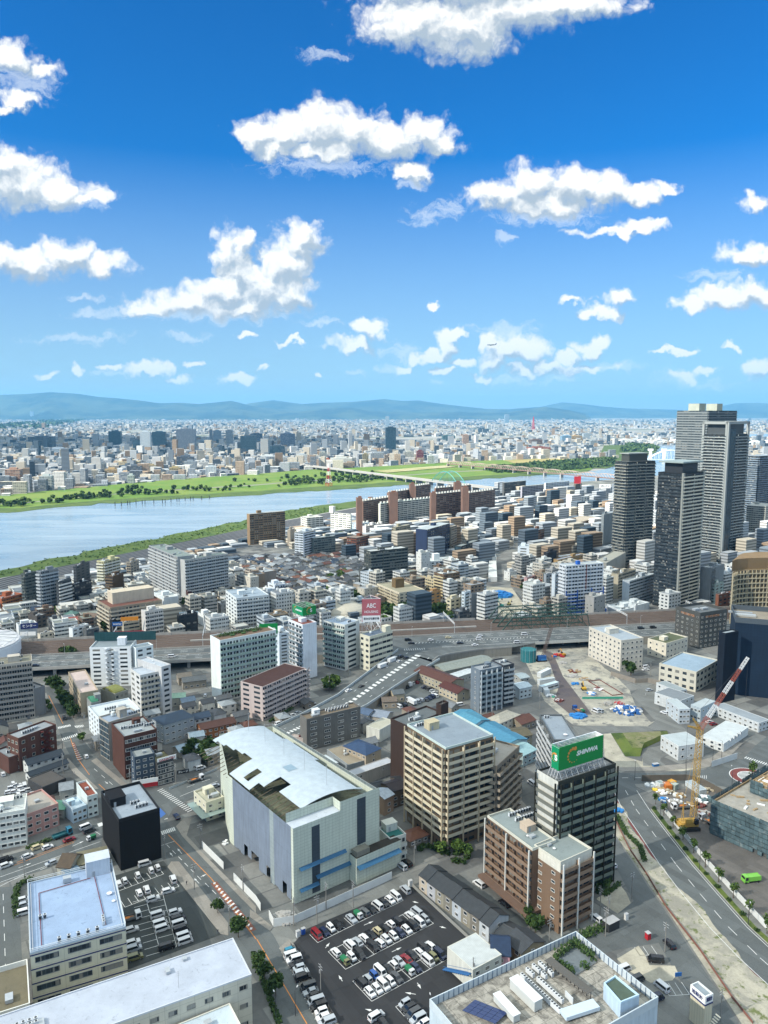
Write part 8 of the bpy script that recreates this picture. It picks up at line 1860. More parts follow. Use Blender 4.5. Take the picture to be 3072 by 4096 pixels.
for k,x,y,c,kind,a,wh in(('L3',555,185,'w','van',AW,'waiting at the crossing'),('L3',578,208,'d','minivan',AW,'waiting beside the white van'),('L3',405,235,'t','dump',AW,'queuing on the wide road'),('L3',450,265,'r','sedan',AW,'beside the tipper truck'),('L3',592,258,'w','kei_truck',AW+pi,'leaving the crossing'),('L3',245,315,'c','suv',AW,'in the kerb lane'),('L3',310,315,'w','hatch',AW,'behind the tipper truck'),('L3',180,372,'w','hatch',AW,'in the outer lane of the wide road'),('L3',40,397,'k','minivan',AW,'in the kerb lane at the picture edge'),('L3',40,433,'w','suv',AW,'in the outer lane at the picture edge'),('L3',332,418,'s','hatch',AW+pi,'by the old tiled storehouse'),('L3',1145,115,'n','sedan',radians(125),'turning off the crossing'),('L2',415,447,'d','minivan',radians(118),'on the tree-lined avenue'),('L2',560,697,'w','hatch',radians(120),'beside the hatched road triangle'),('L2',1270,850,'w','flatbed',radians(38),'carrying orange plant past the showroom'),('L2',1395,888,'s','hatch',radians(38),'half hidden by the wrapped hall'),('L2',1205,715,'s','suv',radians(100),'under the dark car port'),('L2',1240,762,'k','hatch',radians(100),'under the dark car port'),('L2',1300,772,'w','minivan',radians(35),'in front of the car port'),('L2',1330,300,'w','hatch',radians(100),'beneath the slab tower'),('M2',600,268,'w','sedan',radians(50),'on the ramp'),('M2',685,242,'k','sedan',radians(50),'on the ramp'),('M2',150,484,'w','van',radians(42),'parked below the ramp wall'),('M2',190,462,'b','sedan',radians(42),'parked below the ramp wall'),('M2',215,445,'s','hatch',radians(42),'parked below the ramp wall, second'),('M2',238,428,'w','hatch',radians(42),'parked below the ramp wall, third'),('M2',270,412,'s','sedan',radians(42),'parked below the ramp wall, fourth'),('M2',365,355,'w','sedan',radians(45),'between slab and ramp'),('M2',330,375,'k','sedan',radians(45),'between slab and ramp'),('M2',925,372,'w','van',radians(125),'at the corner of the workshop yard'),('M2',962,365,'k','minivan',radians(125),'at the corner of the workshop yard'),('M2',1008,348,'w','box',radians(125),'in the workshop yard'),('M2',1045,338,'s','minivan',radians(125),'in the workshop yard lower row'),('M2',1070,330,'s','suv',radians(125),'in the workshop yard lower row, next'),('M2',1100,328,'d','sedan',radians(125),'in the workshop yard lower row'),('M2',1120,318,'n','sedan',radians(125),'in the workshop yard lower row'),('M2',1140,308,'n','minivan',radians(125),'in the workshop yard lower row'),('M2',1160,303,'w','minivan',radians(125),'in the workshop yard lower row'),('M2',1095,245,'n','sedan',radians(35),'against the rusty workshop, first'),('M2',1112,252,'k','hatch',radians(35),'against the rusty workshop, second'),('M2',1130,258,'d','minivan',radians(35),'against the rusty workshop, third'),('M2',1145,270,'s','hatch',radians(35),'against the rusty workshop, fourth'),('M2',1158,282,'w','hatch',radians(35),'against the rusty workshop, fifth'),('M2',1008,220,'w','van',radians(125),'at the back of the workshop yard'),('M2',1038,215,'r','hatch',radians(125),'at the back of the workshop yard'),('M2',980,232,'w','box',radians(125),'at the back of the workshop yard'),('M2',972,245,'k','minivan',radians(125),'at the back of the workshop yard'),('M2',1322,362,'w','van',radians(20),'passing the blue-roofed factory'),('M2',1258,398,'w','hatch',radians(20),'by the dark stair shaft'),('R2',985,412,'w','hatch',radians(130),'before the site office'),('R2',890,265,'s','hatch',radians(20),'by the low cabins'),('R2',540,402,'w','van',radians(120),'on the sandy lot'),('R2',568,402,'s','van',radians(120),'on the sandy lot'),('R2',422,398,'b','flatbed',radians(105),'on the haul road end'),('R2',455,402,'c','kei_truck',radians(105),'on the haul road end'),('R2',1280,472,'w','hatch',radians(20),'between the site halls'),('R2',1305,486,'r','hatch',radians(20),'between the site halls'),('R2',866,116,'w','van',radians(15),'by the cream six-storey block'),('R2',866,132,'w','sedan',radians(15),'by the cream six-storey block'),('R2',1090,1028,'w','flatbed',radians(185),'with blue load in the crane yard'),('R2',1268,1118,'w','flatbed',radians(115),'beside the netted building'),('R2',128,872,'w','van',radians(115),'in the lane below the stacked balconies'),('R2',45,828,'w','hatch',radians(100),'by the taupe bowed block'),('R3',1020,945,'k','suv',radians(105),'turning at the side road bend'),('R3',932,1048,'k','van',radians(172),'in the small lot'),('R3',725,1108,'w','van',radians(25),'against the white roof parapet'),('R3',810,1175,'d','van',radians(25),'against the white roof parapet'),('R3',970,1222,'w','van',radians(120),'in the painted stalls'),('R3',935,1298,'n','van',radians(25),'under the white roof parapet'),('R3',1548,528,'l','refuse',radians(190),'at the foot of the safety net'),('R3',545,780,'w','minivan',radians(120),'behind the black bin shelter'),('R3',648,428,'w','hatch',radians(115),'peeking past the dark tower')):
 z=.05
 if(k,wh)==('M2','on the ramp'):z=4.3
 p=at(k,x,y,z);vehicle(kind,c,p,a,wh,z)
yard=[(85,878),(105,885),(140,900),(160,890),(75,905),(95,925),(120,945),(150,932),(185,918),(210,942),(140,968),(60,930),(20,812),(15,545),(45,570),(12,560),(25,590)]
for i,(x,y)in enumerate(yard):vehicle('van' if i in(3,13)else R.choice(('hatch','sedan','kei')),'w' if i not in(14,15)else 'k',at('L2',x,y),radians(R.choice((30,33)))+(pi/2 if i%3==0 else 0),'packed in the car yard beside the dark grey box warehouse',.04,'cars packed in the car yard')
for i,(k,x,y,c,kind)in enumerate((('M1',985,912,'k','minivan'),('M1',1006,932,'k','sedan'),('M1',1132,912,'w','hatch'),('M1',1246,895,'c','hatch'),('M1',1452,884,'w','hatch'),('M1',1446,906,'w','van'),('M1',1322,932,'k','sedan'),('M1',1420,944,'w','sedan'),('R1',80,876,'w','van'),('R1',32,928,'w','van'),('R1',195,922,'k','sedan'),('R1',835,836,'k','minivan'),('R1',915,831,'k','minivan'),('L1',230,1078,'k','sedan'),('L1',1112,1020,'w','van'),('M1',938,1020,'d','minivan'),('M1',972,1028,'k','sedan'),('M1',930,1052,'w','sedan'),('M1',885,1050,'s','box'),('M1',822,1088,'w','box'))):
 p=at(k,x,y,6.05);onr=k!='M1' or y<1000;zz=6.02 if i<15 else(5.9 if i<17 else 5.0)
 vehicle(kind,c,at(k,x,y,zz),radians(10)if i<15 else radians(50),'on the raised road, %s from the junction'%ORD[i%17]if i<15 else 'queuing at the top of the ramp, %s from the junction'%ORD[i-15],zz,'traffic on the raised road')
def foliage(name,a,c):
 m,N,b=new_mat(name);rnd=N.n('ShaderNodeNewGeometry').outputs['Random Per Island'];o=N.n('ShaderNodeObjectInfo').outputs['Random']
 q=N.m('FRACT',N.m('ADD',rnd,N.m('MULTIPLY',o,.3)));N.put(b,'Base Color',N.mix(q,(*a,1),(*c,1)));b.inputs['Roughness'].default_value=.7;b.inputs['Specular IOR Level'].default_value=.2;return m
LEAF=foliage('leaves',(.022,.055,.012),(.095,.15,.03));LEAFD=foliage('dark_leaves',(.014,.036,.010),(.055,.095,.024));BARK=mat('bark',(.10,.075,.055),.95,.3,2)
def crown_mesh(seed,n,leaf,rx,rz,z0,shape='round'):
 rr=random.Random(seed);b=MB();lobes=[(rr.uniform(-.5,.5)*rx,rr.uniform(-.5,.5)*rx,rr.uniform(-.35,.45)*rz,rr.uniform(.45,.75))for _ in range(7)]+[(0,0,0,.7)]
 for i in range(n):
  lx,ly,lz,lr=rr.choice(lobes);d=Vector((rr.gauss(0,1),rr.gauss(0,1),rr.gauss(0,1))).normalized()*(rr.random()**.35)*lr
  p=Vector((lx+d.x*rx,ly+d.y*rx,z0+rz*.9+lz+d.z*rz))
  if shape=='cone':t=rr.random();a=rr.uniform(0,6.28);p=Vector((rx*(1-t)*cos(a)*rr.uniform(.6,1),rx*(1-t)*sin(a)*rr.uniform(.6,1),z0+t*rz*2))
  s=leaf*rr.uniform(.6,1.4);x=Vector((rr.gauss(0,1),rr.gauss(0,1),rr.gauss(0,.6))).normalized();y=x.orthogonal().normalized();y=(y*cos(rr.uniform(0,3))+x.cross(y)*sin(rr.uniform(0,3))).normalized()
  b.face([p-x*s-y*s*.6,p+x*s-y*s*.6,p+x*s*.8+y*s*.7,p-x*s*.7+y*s*.8],0)
 o=b.build('crown',LEAF,None,None,base=(0,0,0));me=o.data;bpy.data.objects.remove(o);return me
def trunk_mesh(h,r,seed):
 rr=random.Random(seed);b=MB();b.bar((0,0,0),(0,0,h),(r,r*.6),0,7)
 for i in range(4):a=i*1.6+rr.random();b.bar((0,0,h*(.7+.08*i)),(cos(a)*h*.4,sin(a)*h*.4,h*1.25+.1*i),(r*.5,r*.2),0,5)
 o=b.build('trunk',BARK,None,None,base=(0,0,0));me=o.data;bpy.data.objects.remove(o);return me
CR={'near':[crown_mesh(i,620,.34,2.4,2.2,1.6)for i in range(3)],'mid':[crown_mesh(10+i,260,.62,2.6,2.3,1.4)for i in range(3)],'far':[crown_mesh(20+i,70,1.15,2.8,2.2,.6)for i in range(3)],'cone':[crown_mesh(30,260,.22,.8,1.3,.1,'cone')],'thin':[crown_mesh(40+i,170,.26,1.5,2.0,2.0)for i in range(3)],'shrub':[crown_mesh(50+i,150,.2,1.2,.6,-.1)for i in range(3)]}
TR=[trunk_mesh(2.6,.16,i)for i in range(3)]
def tree(p,kind,s,label,group,name='tree',dark=False):
 r=thing(name,label,'tree' if name=='tree' else 'shrub',(p[0],p[1],p[2]if len(p)>2 else 0),R.uniform(0,6.28),group)
 for nm,me in(('crown',R.choice(CR[kind])),)+((('trunk',R.choice(TR)),)if kind not in('shrub','far','cone')else()):
  o=bpy.data.objects.new(nm,me);col.objects.link(o);o.parent=r
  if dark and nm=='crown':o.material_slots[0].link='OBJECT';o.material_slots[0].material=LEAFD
 r.scale=(s*R.uniform(.9,1.1),s*R.uniform(.9,1.1),s*R.uniform(.9,1.15));return r
def trees(k,pts,kind,s,lab,group,name='tree',dark=False,z=0.0):
 for i,(x,y)in enumerate(pts):tree(at(k,x,y,z),kind,s*R.uniform(.85,1.2),lab%ORD[i%17]if '%s' in lab else lab,group,name,dark)
trees('L2',[(362,250),(378,275),(392,300),(405,325),(418,348),(432,370),(446,395),(460,418),(476,440),(330,245)],'mid',1.2,'%s street tree along the avenue counted from the viaduct','street trees of the avenue',dark=True)
trees('L2',[(535,590),(310,360),(325,395)],'mid',.8,'%s small tree by the avenue crossing','small trees at the avenue crossing')
trees('L2',[(1215,690),(1250,665),(1290,720),(1330,700),(1365,735),(1350,660),(1395,690)],'mid',1.35,'%s tree of the clump behind the car port','trees behind the car port',dark=True)
trees('L3',[(1412,735),(1530,865),(1545,890)],'near',1.0,'%s street tree on the verge beside the long cream block','street trees by the long cream block',dark=True)
trees('M3',[(28,1090),(55,1170),(128,1270),(10,1120)],'near',1.05,'%s street tree on the green verge left of the street','street trees on the green verge',dark=True)
trees('M2',[(445,235),(468,225),(500,215),(520,240),(490,260),(455,262),(530,215)],'mid',1.0,'%s tree in the pocket park under the ramp','trees of the pocket park')
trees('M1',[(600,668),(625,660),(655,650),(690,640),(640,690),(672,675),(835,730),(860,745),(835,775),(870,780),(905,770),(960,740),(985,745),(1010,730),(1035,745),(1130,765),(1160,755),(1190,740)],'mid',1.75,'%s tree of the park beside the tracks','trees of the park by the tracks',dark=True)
trees('M1',[(1205,765),(1230,775),(1215,735),(1260,790),(1285,770),(1120,790),(930,800),(960,795),(820,800)],'mid',1.4,'%s smaller tree at the park edge','small trees at the park edge')
trees('M1',[(540,500),(565,490),(555,520),(480,520),(440,620),(800,690),(1480,340),(1510,330),(750,265),(770,260),(550,240),(565,255)],'mid',1.5,'%s tree among the old houses','trees among the old houses')
trees('L1',[(430,1030),(455,1035),(415,1025)],'mid',1.7,'%s dark tree on the railway slope','trees on the railway slope',dark=True);trees('L1',[(680,850),(700,860),(1395,800),(1185,690),(1440,700),(1445,730),(380,740)],'mid',1.5,'%s tree between the blocks left of the twin slabs','trees between the blocks')
trees('R2',[(770,165)],'mid',1.6,'dark tree in front of the cream six-storey block',None,dark=True)
trees('R1',[(45,560),(62,570),(30,545),(70,585)],'mid',1.3,'%s tree at the bend of the winding road','trees at the winding road');trees('R0',[(20,860),(45,855),(75,850),(105,850),(60,870),(130,860)],'far',2.4,'%s tree behind the riverside slabs','trees behind the slabs',dark=True)
for i in range(15):y=322-i*9.5;x=None;k_=[q for q in zip(MR_R,MR_R[1:])if q[0][1]>=y>=q[1][1]];(x0,y0),(x1,y1)=k_[0];x=x0+(x1-x0)*(y-y0)/(y1-y0);tree((x+3.8,y,.1),'thin',R.uniform(1.0,1.25),'%s young street tree from the roundabout beside the main road'%ORD[i],'young street trees of the main road')
tree((RC.x-.5,RC.y-2.5,0),'thin',1.5,'slender tree at the middle of the striped roundabout',None)
trees('R3',[(545,545),(620,505),(555,600),(598,578)],'cone',1.5,'%s clipped cone tree beside the empty plot','clipped cone trees',dark=True)
trees('M3',[(1065,320),(1090,300),(1120,310),(1150,320),(1180,330),(1210,350),(1235,355),(1300,350),(1330,340),(1365,375),(1340,410),(1290,400)],'shrub',1.5,'%s shrub round the foot of the cream tower','shrubs round the cream tower','shrub',True);trees('M3',[(1190,345),(1305,335),(1375,370)],'mid',.9,'%s young tree at the foot of the cream tower','young trees by the cream tower')
trees('R3',[(112,800),(120,840),(150,860)],'mid',.8,'%s dark tree at the brown brick block corner','trees by the brown brick block',dark=True)
for i in range(16):y=318-i*8;k_=[q for q in zip(MR_R,MR_R[1:])if q[0][1]>=y>=q[1][1]];(x0,y0),(x1,y1)=k_[0];x=x0+(x1-x0)*(y-y0)/(y1-y0);tree((x+1.6,y,.1),'shrub',R.uniform(.9,1.2),'low clipped shrub of the main road verge','verge shrubs of the main road','shrub',True)
def hedge(label,k,pts,w=1.2,h=1.1,n=6,z=0):
 L=[at(k,x,y,z).to_2d()for x,y in pts];b=MB();rr=random.Random(len(label))
 for a,c in zip(L,L[1:]):
  for i in range(int((c-a).length*26)):
   p=a.lerp(c,rr.random())+Vector((rr.uniform(-w,w),rr.uniform(-w,w)))*.5;zz=z+rr.uniform(.05,h);s=rr.uniform(.14,.3);x=Vector((rr.gauss(0,1),rr.gauss(0,1),rr.gauss(0,.5))).normalized();y=x.orthogonal();b.face([Vector((*p,zz))-x*s-y*s,Vector((*p,zz))+x*s-y*s,Vector((*p,zz))+x*s+y*s,Vector((*p,zz))-x*s+y*s],0)
 o=b.build('hedge',LEAFD,None,None,base=(L[0].x,L[0].y,z));props(o,label,'hedge',None,'thing');return o
hedge('curved hedge at the blue-grey roofed office corner','L3',[(110,760),(100,640),(120,560),(200,520)],2.2,1.6);hedge('hedge beside the pinkish slab','M2',[(85,470),(150,430),(240,380)],2,1.4);hedge('hedge at the foot of the slab tower','L2',[(1390,360),(1470,390),(1560,350)],2.4,1.8);hedge('dark hedge in front of the brown brick block','R3',[(430,905),(520,860),(585,830)],3.4,1.6);hedge('reddish clipped hedge by the dark tower','R3',[(540,560),(640,500),(600,620),(700,545)],1.6,1);hedge('long verge hedge on the street left of the car park','M3',[(-20,1000),(80,1260),(150,1452)],1.6,1);hedge('low hedge along the wide road','L3',[(165,320),(330,262)],1.6,1.2);hedge('weedy hedge along the dirt strip','R3',[(680,110),(740,220),(830,310),(860,400)],1.8,1.2)
hedge('bamboo planting along the roof courtyard, outer side','R3',[(285,1035),(410,945),(530,1050)],1.6,2.4,z=22);hedge('bamboo planting along the roof courtyard, inner side','R3',[(290,1060),(395,1135)],1.4,2,z=22);hedge('bush in the roof courtyard corner','R3',[(450,1080),(490,1100)],1.6,1.6,z=22)
t=NR['green11'];hedge('low planting on the brown garden roof','L1',[(1420,885),(1500,868),(1600,850),(1680,838)],5,1.2,z=t['h'])
rr=random.Random(11);spots=[]
fb_c=resample(far_w[:16],140);fb_o=resample(c_out,140)
nt=0
for i in range(141):
 for j in range(6):
  f=rr.choice((.24,.28,.33,.38,.46,.60))+rr.uniform(-.05,.05)
  q=fb_c[i].lerp(fb_o[i],f);q=Vector((q.x+rr.uniform(-6,6),q.y+rr.uniform(-8,8)));dn=mn.noise(Vector((q.x/170,q.y/60,1.0)))
  if sees(q)and dn>(.02 if q.x<-250 else-.22)and nt<250:spots.append(q);nt+=1
for q in spots:tree((q.x,q.y,.8),'far',rr.uniform(1.0,2.1),'dark bushy tree in the scrub band of the far river meadow','scrub trees of the far bank',dark=rr.random()<.5)
def scrub(name,label,poly,n,seed,s0,s1,m):
 rr=random.Random(seed);xs=[p.x for p in poly];ys=[p.y for p in poly];b=MB();k=0
 while k<n:
  p=(rr.uniform(min(xs),max(xs)),rr.uniform(min(ys),max(ys)))
  if not inpoly(p,poly):continue
  k+=1
  for j in range(6):
   s=rr.uniform(s0,s1);c=Vector((p[0]+rr.gauss(0,s),p[1]+rr.gauss(0,s),1+rr.uniform(.3,1.6)*s));x=Vector((rr.gauss(0,1),rr.gauss(0,1),rr.gauss(0,.8))).normalized()*s*.7;y=x.orthogonal().normalized()*s*.6;b.face([c-x-y,c+x-y,c+x+y,c-x+y],0)
 o=b.build(name,m);props(o,label,'undergrowth',None,'stuff')
scrub('undergrowth','dense green scrub on the far river island',P2('R0',(-200,610),(0,592),(150,575),(350,560),(660,545),(660,585),(600,600),(420,615),(200,628),(-100,640)),900,3,3,6,LEAFD)
scrub('undergrowth','dense green scrub on the upstream island',P2('R0',(700,500),(760,452),(930,470),(938,490),(880,500)),250,4,5,10,LEAFD)
scrub('undergrowth','reed thickets of the near bank',[Vector(p)for p in nw2[:52]]+[Vector(p)for p in reversed(go_[:52])],500,5,.5,1.1,LEAF)
scrub('undergrowth','green belts between the quarters of the far city',P2('L0',(0,330),(280,300),(560,290),(280,350),(0,360)),260,6,12,26,LEAFD)
POLE=mat('pole_concrete',(.23,.22,.20),.8,.15);DARKP=mat('dark_pole',(.045,.045,.05),.5,.1)
def upole(p,h,a,label):
 r=thing('utility_pole',label,'pole',(p.x,p.y,0));b=MB();b.bar((p.x,p.y,0),(p.x,p.y,h),(.17,.11),0,8);b.build('pole',POLE,r);c,s=cos(a),sin(a)
 for z in(h-.6,h-1.5):b=MB();b.bar((p.x-c*1.1,p.y-s*1.1,z),(p.x+c*1.1,p.y+s*1.1,z),.06);b.build('crossarm',STEEL,r)
 b=MB();b.cyl((p.x+c*.4,p.y+s*.4),.28,h-3.2,h-2.2,0,10);b.build('transformer',METAL,r,(.3,.31,.32));return Vector((p.x,p.y,h-.6))
PO=[('M3',455,710),('M3',245,815),('M3',630,700),('M3',395,800),('M3',420,1270),('M3',1025,430),('L3',1070,380),('L3',1300,310),('L3',1575,590),('L3',1260,580),('L3',1490,850),('L3',160,520),('L2',845,905),('L2',645,700),('L2',1140,870),('M2',475,250),('M2',1530,470),('R3',775,640),('R3',570,745),('R3',620,800),('R3',990,985),('R3',1350,1440),('R3',605,885),('R3',240,960),('R2',180,380),('R2',895,170),('M1',600,1140),('L2',545,520),('L2',410,800),('M3',1405,1225)]
tops=[upole(at(k,x,y),10.5,radians(33 if i%2 else 123),'concrete utility pole %s'%w)for i,((k,x,y),w)in enumerate(zip(PO,['by the blue awning of the wrapped hall','at the hoarding corner','half-way along the hoarding street','beside the hoarding rubble','on the fence-side car row','opposite the teal-roofed house','by the black netted building','at the canopy corner','outside the demolition yard','by the blue paved sidewalk','at the end of the hatched island','left of the tiled storehouse','at the corner shop','by the dark glass office','beside the garage sign','by the pocket park','by the blue factory roofs','on the side road beside the empty plot','behind the bin shelter','by the brown brick block','where the side road bends','beside the small cream tower','in front of the black bin shelter','among the slate houses','on the dig road','by the boarded yard','below the pale grey tower','on the avenue by the white office','outside the navy-roofed house','beside the corrugated shed']))]
def wires(a,c,n,label):
 r=thing('overhead_wires',label,'wires',a);b=MB()
 for o in range(n):
  off=Vector((.5*(o-n/2),0,-.4*(o%2)));pr=None
  for i in range(9):t=i/8;p=a.lerp(c,t)+off+Vector((0,0,-1.2*4*t*(1-t)));b.bar(pr,p,.018,0,3)if pr else None;pr=p
 b.build('cable',DARKP,r)
for i,j,l in((0,1,'sagging wires along the hoarding by the awning'),(0,2,'sagging wires along the hoarding street'),(1,3,'wires across the hoarding corner'),(6,7,'wires over the street by the black netting'),(8,9,'wires over the street near the hatched island'),(17,18,'wires by the empty plot'),(20,21,'wires along the side road'),(18,19,'wires behind the bin shelter')):wires(tops[i],tops[j],3,l)
def lamp(p,h,a,label,z=0,m=None):
 r=thing('street_lamp',label,'lamp',(p.x,p.y,z));b=MB();b.bar((p.x,p.y,z),(p.x,p.y,z+h),(.11,.07),0,6);b.build('pole',m or DARKP,r);q=(p.x+cos(a)*1.5,p.y+sin(a)*1.5);b=MB();b.bar((p.x,p.y,z+h),(*q,z+h+.3),.05);b.build('arm',m or DARKP,r);b=MB();b.box(q,a,.8,.3,z+h+.2,z+h+.4,0);b.build('lamp_head',METAL,r,(.6,.6,.6))
for i,(k,x,y,w)in enumerate((('R2',795,845,'where the main road meets the roundabout road'),('R2',1128,815,'behind the crane mast'),('R2',1425,880,'at the roundabout hatch'),('R3',960,130,'by the crane yard hoarding'),('R3',1215,455,'half-way down the main road'),('R3',1530,810,'low on the main road'),('R2',1300,730,'by the grey hoarding panel'),('R2',1358,700,'near the roundabout approach'),('M3',130,1430,'on the verge beside the street'),('M3',255,1400,'leaning over the street by the car park'),('L2',405,640,'on the avenue crossing'),('L2',1298,790,'by the car port'),('M2',475,280,'under the ramp'),('M2',180,465,'below the ramp wall'),('M3',1120,1400,'at the corner of the white roof'))):lamp(at(k,x,y),9 if i<8 else 8,R.uniform(0,6),'slim street lamp %s'%w)
for i in range(12):lamp(Vector((*cor(-420+i*62,-1.8),0)).to_3d(),8,radians(-80),'%s slim lamp of the raised road from picture left'%ORD[i],6,STEEL)
b=None
for i,s in enumerate((-330,-268,-205,-140,-75,-10,48,190,262,330,400)):
 r=thing('railway_gantry','%s lattice gantry across the tracks from picture left'%ORD[i],'gantry',(*cor(s,18),5.6));
 for t in(1.5,36):
  b=MB();b.bar((*cor(s,t),5.6),(*cor(s,t),14.5),.22);b.build('mast',STEEL,r)
 b=MB();b.bar((*cor(s,1.5),13),(*cor(s,36),13),.12);b.bar((*cor(s,1.5),14.2),(*cor(s,36),14.2),.12)
 for j in range(14):b.bar((*cor(s,1.5+j*2.46),13),(*cor(s,1.5+(j+1)*2.46),14.2),.08);b.bar((*cor(s,1.5+j*2.46),14.2),(*cor(s,1.5+(j+1)*2.46),13),.08)
 b.build('lattice_beam',SWHITE,r)
TG=mat('truss_green',(.022,.06,.05),.6,.2);r=thing('truss_bridge','dark green steel truss frame over the tracks beside the dig','bridge',(*cor(128,18),5.6))
s0=at('M1',1600,825,6).to_2d();S0=(s0-CO).dot(CU)-4;S1=S0+72
for t in(1,13,25,36):
 b=MB();z0,z1=6.4,16;n=8
 b.bar((*cor(S0,t),z0),(*cor(S1,t),z0),.35);b.bar((*cor(S0+8,t),z1),(*cor(S1-2,t),z1),.5);b.bar((*cor(S0,t),z0),(*cor(S0+8,t),z1),.5);b.bar((*cor(S1,t),z0),(*cor(S1-2,t),z1),.3)
 for i in range(n):a=S0+8+i*(S1-S0-10)/n;c=S0+8+(i+1)*(S1-S0-10)/n;b.bar((*cor(a,t),z1),(*cor(a,t),z0),.2);b.bar((*cor(a,t),z1 if i%2 else z0),(*cor(c,t),z0 if i%2 else z1),.22)
 b.build('truss',TG,r)
b=MB()
for i in range(9):a=S0+8+i*(S1-S0-10)/8;b.bar((*cor(a,1),16),(*cor(a,36),16),.22);b.bar((*cor(a,1),6.4),(*cor(a,36),6.4),.22);b.bar((*cor(a,1),16),(*cor(a+6,13),16),.12);b.bar((*cor(a,25),16),(*cor(a+6,36),16),.12)
b.build('cross_beam',TG,r)
def lattice(b,p,q,w,n,r_,w2=None):
 p,q=Vector(p),Vector(q);d=(q-p).normalized();x=d.orthogonal().normalized();y=d.cross(x);w2=w2 or w;cs=((1,1),(1,-1),(-1,-1),(-1,1))
 def pt(i,k):t=i/n;ww=w+(w2-w)*t;return p.lerp(q,t)+(x*cs[k%4][0]+y*cs[k%4][1])*ww/2
 for k in range(4):
  b.bar(pt(0,k),pt(n,k),r_)
  for i in range(n):b.bar(pt(i,k),pt(i+1,k+1),r_*.6,0,3);b.bar(pt(i,k+1),pt(i+1,k),r_*.6,0,3)
CY=mat('crane_yellow',(.42,.26,.06),.6,.3);CRD=mat('crane_red',(.33,.08,.05),.6,.3);g=at('R3',1140,185).to_2d();mg=at('R3',1172,150).to_2d();r=thing('crawler_crane','yellow crawler crane with lattice mast and long red and white jib','crane',(*g,0))
b=MB();b.box((g.x,g.y+.5),.1,7.5,4.2,1.6,3.4,0);b.box((g.x-3.6,g.y),.1,2.0,4.6,1.5,3.0,0);b.box((g.x-.5,g.y-1.6),.1,3,1.2,3.4,5.2,0);b.build('machinery_house',CY,r);b=MB();b.box((g.x+2.6,g.y-1.7),.1,1.6,1.4,3.0,5.0,0);b.build('driver_cab',CARG,r)
for s in(-2.2,2.4):b=MB();b.box((g.x+.3,g.y+s),.1,8,1.1,0,1.4,0);b.build('crawler_track',TYRE,r)
mt=height(mg,'R2',1190,512);b=MB();lattice(b,(mg.x,mg.y,3),(mg.x+.9,mg.y,mt),2.0,22,.12);b.build('mast',CY,r);top=Vector((mg.x+.9,mg.y,mt))
b=MB();b.bar((g.x-2,g.y,3),(g.x-2.4,g.y,12),.15);b.bar((g.x-2.4,g.y,12),top,.05);b.bar((g.x-3,g.y,3),(g.x-2.4,g.y,12),.12);lattice(b,top,top+Vector((-5.5,-.5,1.5)),.9,4,.1,.3);lattice(b,top,top+Vector((-3.5,-.5,5)),.9,4,.1,.3);b.build('back_strut',CY,r)
zt=height(Vector((0,mg.y+4)),'R2',1530,48);tip=Vector((colx('R2',1530,mg.y+4,zt),mg.y+4,zt));n=6
for i in range(n):b=MB();lattice(b,top.lerp(tip,i/n),top.lerp(tip,(i+1)/n),1.7-i*.12,5,.075,1.58-i*.12);b.build('jib_section',CRD if i%2==0 else SWHITE,r)
b=MB();b.bar(tip,top+Vector((-3.5,-.5,5)),.05);b.bar(tip,tip+Vector((0,0,-18)),.05);b.bar(top+Vector((-5.5,-.5,1.5)),(g.x-2.4,g.y,12),.05);b.build('cable',DARKP,r)
g=at('R2',165,75).to_2d();r=thing('crawler_crane','dark lattice boom crane rising in front of the road bridge','crane',(*g,0));b=MB();ht=height(Vector((0,g.y+3)),'R1',258,815);lattice(b,(g.x+4,g.y+2,3),(colx('R1',258,g.y+3,ht),g.y+3,ht),1.6,16,.12);b.build('boom',mat('boom_dark',(.09,.06,.05),.6,.2),r);b=MB();b.box((g.x+3,g.y+1),.2,6,3.4,1,4,0);b.build('machinery_house',SBLUE,r);b=MB();b.box((g.x+3,g.y+1),.2,7,4,0,1,0);b.build('crawler_track',TYRE,r)
def digger(k,x,y,c,a,label):
 p=at(k,x,y);r=thing('excavator',label,'excavator',(p.x,p.y,0));ca,sa=cos(a),sin(a);W=lambda u,v,z:(p.x+u*ca-v*sa,p.y+u*sa+v*ca,z)
 for s in(-1.1,1.1):b=MB();b.box(W(0,s,0)[:2],a,3.6,.6,0,.8,0);b.build('crawler_track',TYRE,r)
 b=MB();b.box(W(-.4,0,0)[:2],a,3,2.4,.9,2.0,0);b.build('machinery_house',PAINT,r,c);b=MB();b.box(W(.5,.7,0)[:2],a,1.4,1,2.0,3.0,0);b.build('cab',CARG,r);b=MB();b.bar(W(1,-.3,1.5),W(3.2,-.3,4.6),.28);b.bar(W(3.2,-.3,4.6),W(5.2,-.3,2.6),.22);b.build('boom',PAINT,r,c);b=MB();b.box(W(5.2,-.3,0)[:2],a,.9,.9,1.4,2.6,0);b.build('bucket',DARKP,r)
for k,x,y,c,a,l in(('R2',465,258,(.55,.33,.03),1.6,'yellow excavator with raised arm on the sandy pit'),('M1',1560,660,(.05,.32,.26),.3,'green excavator beside the blue mound'),('M1',1590,690,(.06,.34,.28),2.6,'green excavator nearest the dark truss'),('M1',1640,680,(.5,.42,.15),1,'cream excavator on the dig'),('R2',330,38,(.5,.25,.03),2.0,'orange excavator under the bridge mouth')):digger(k,x,y,c,a,l)
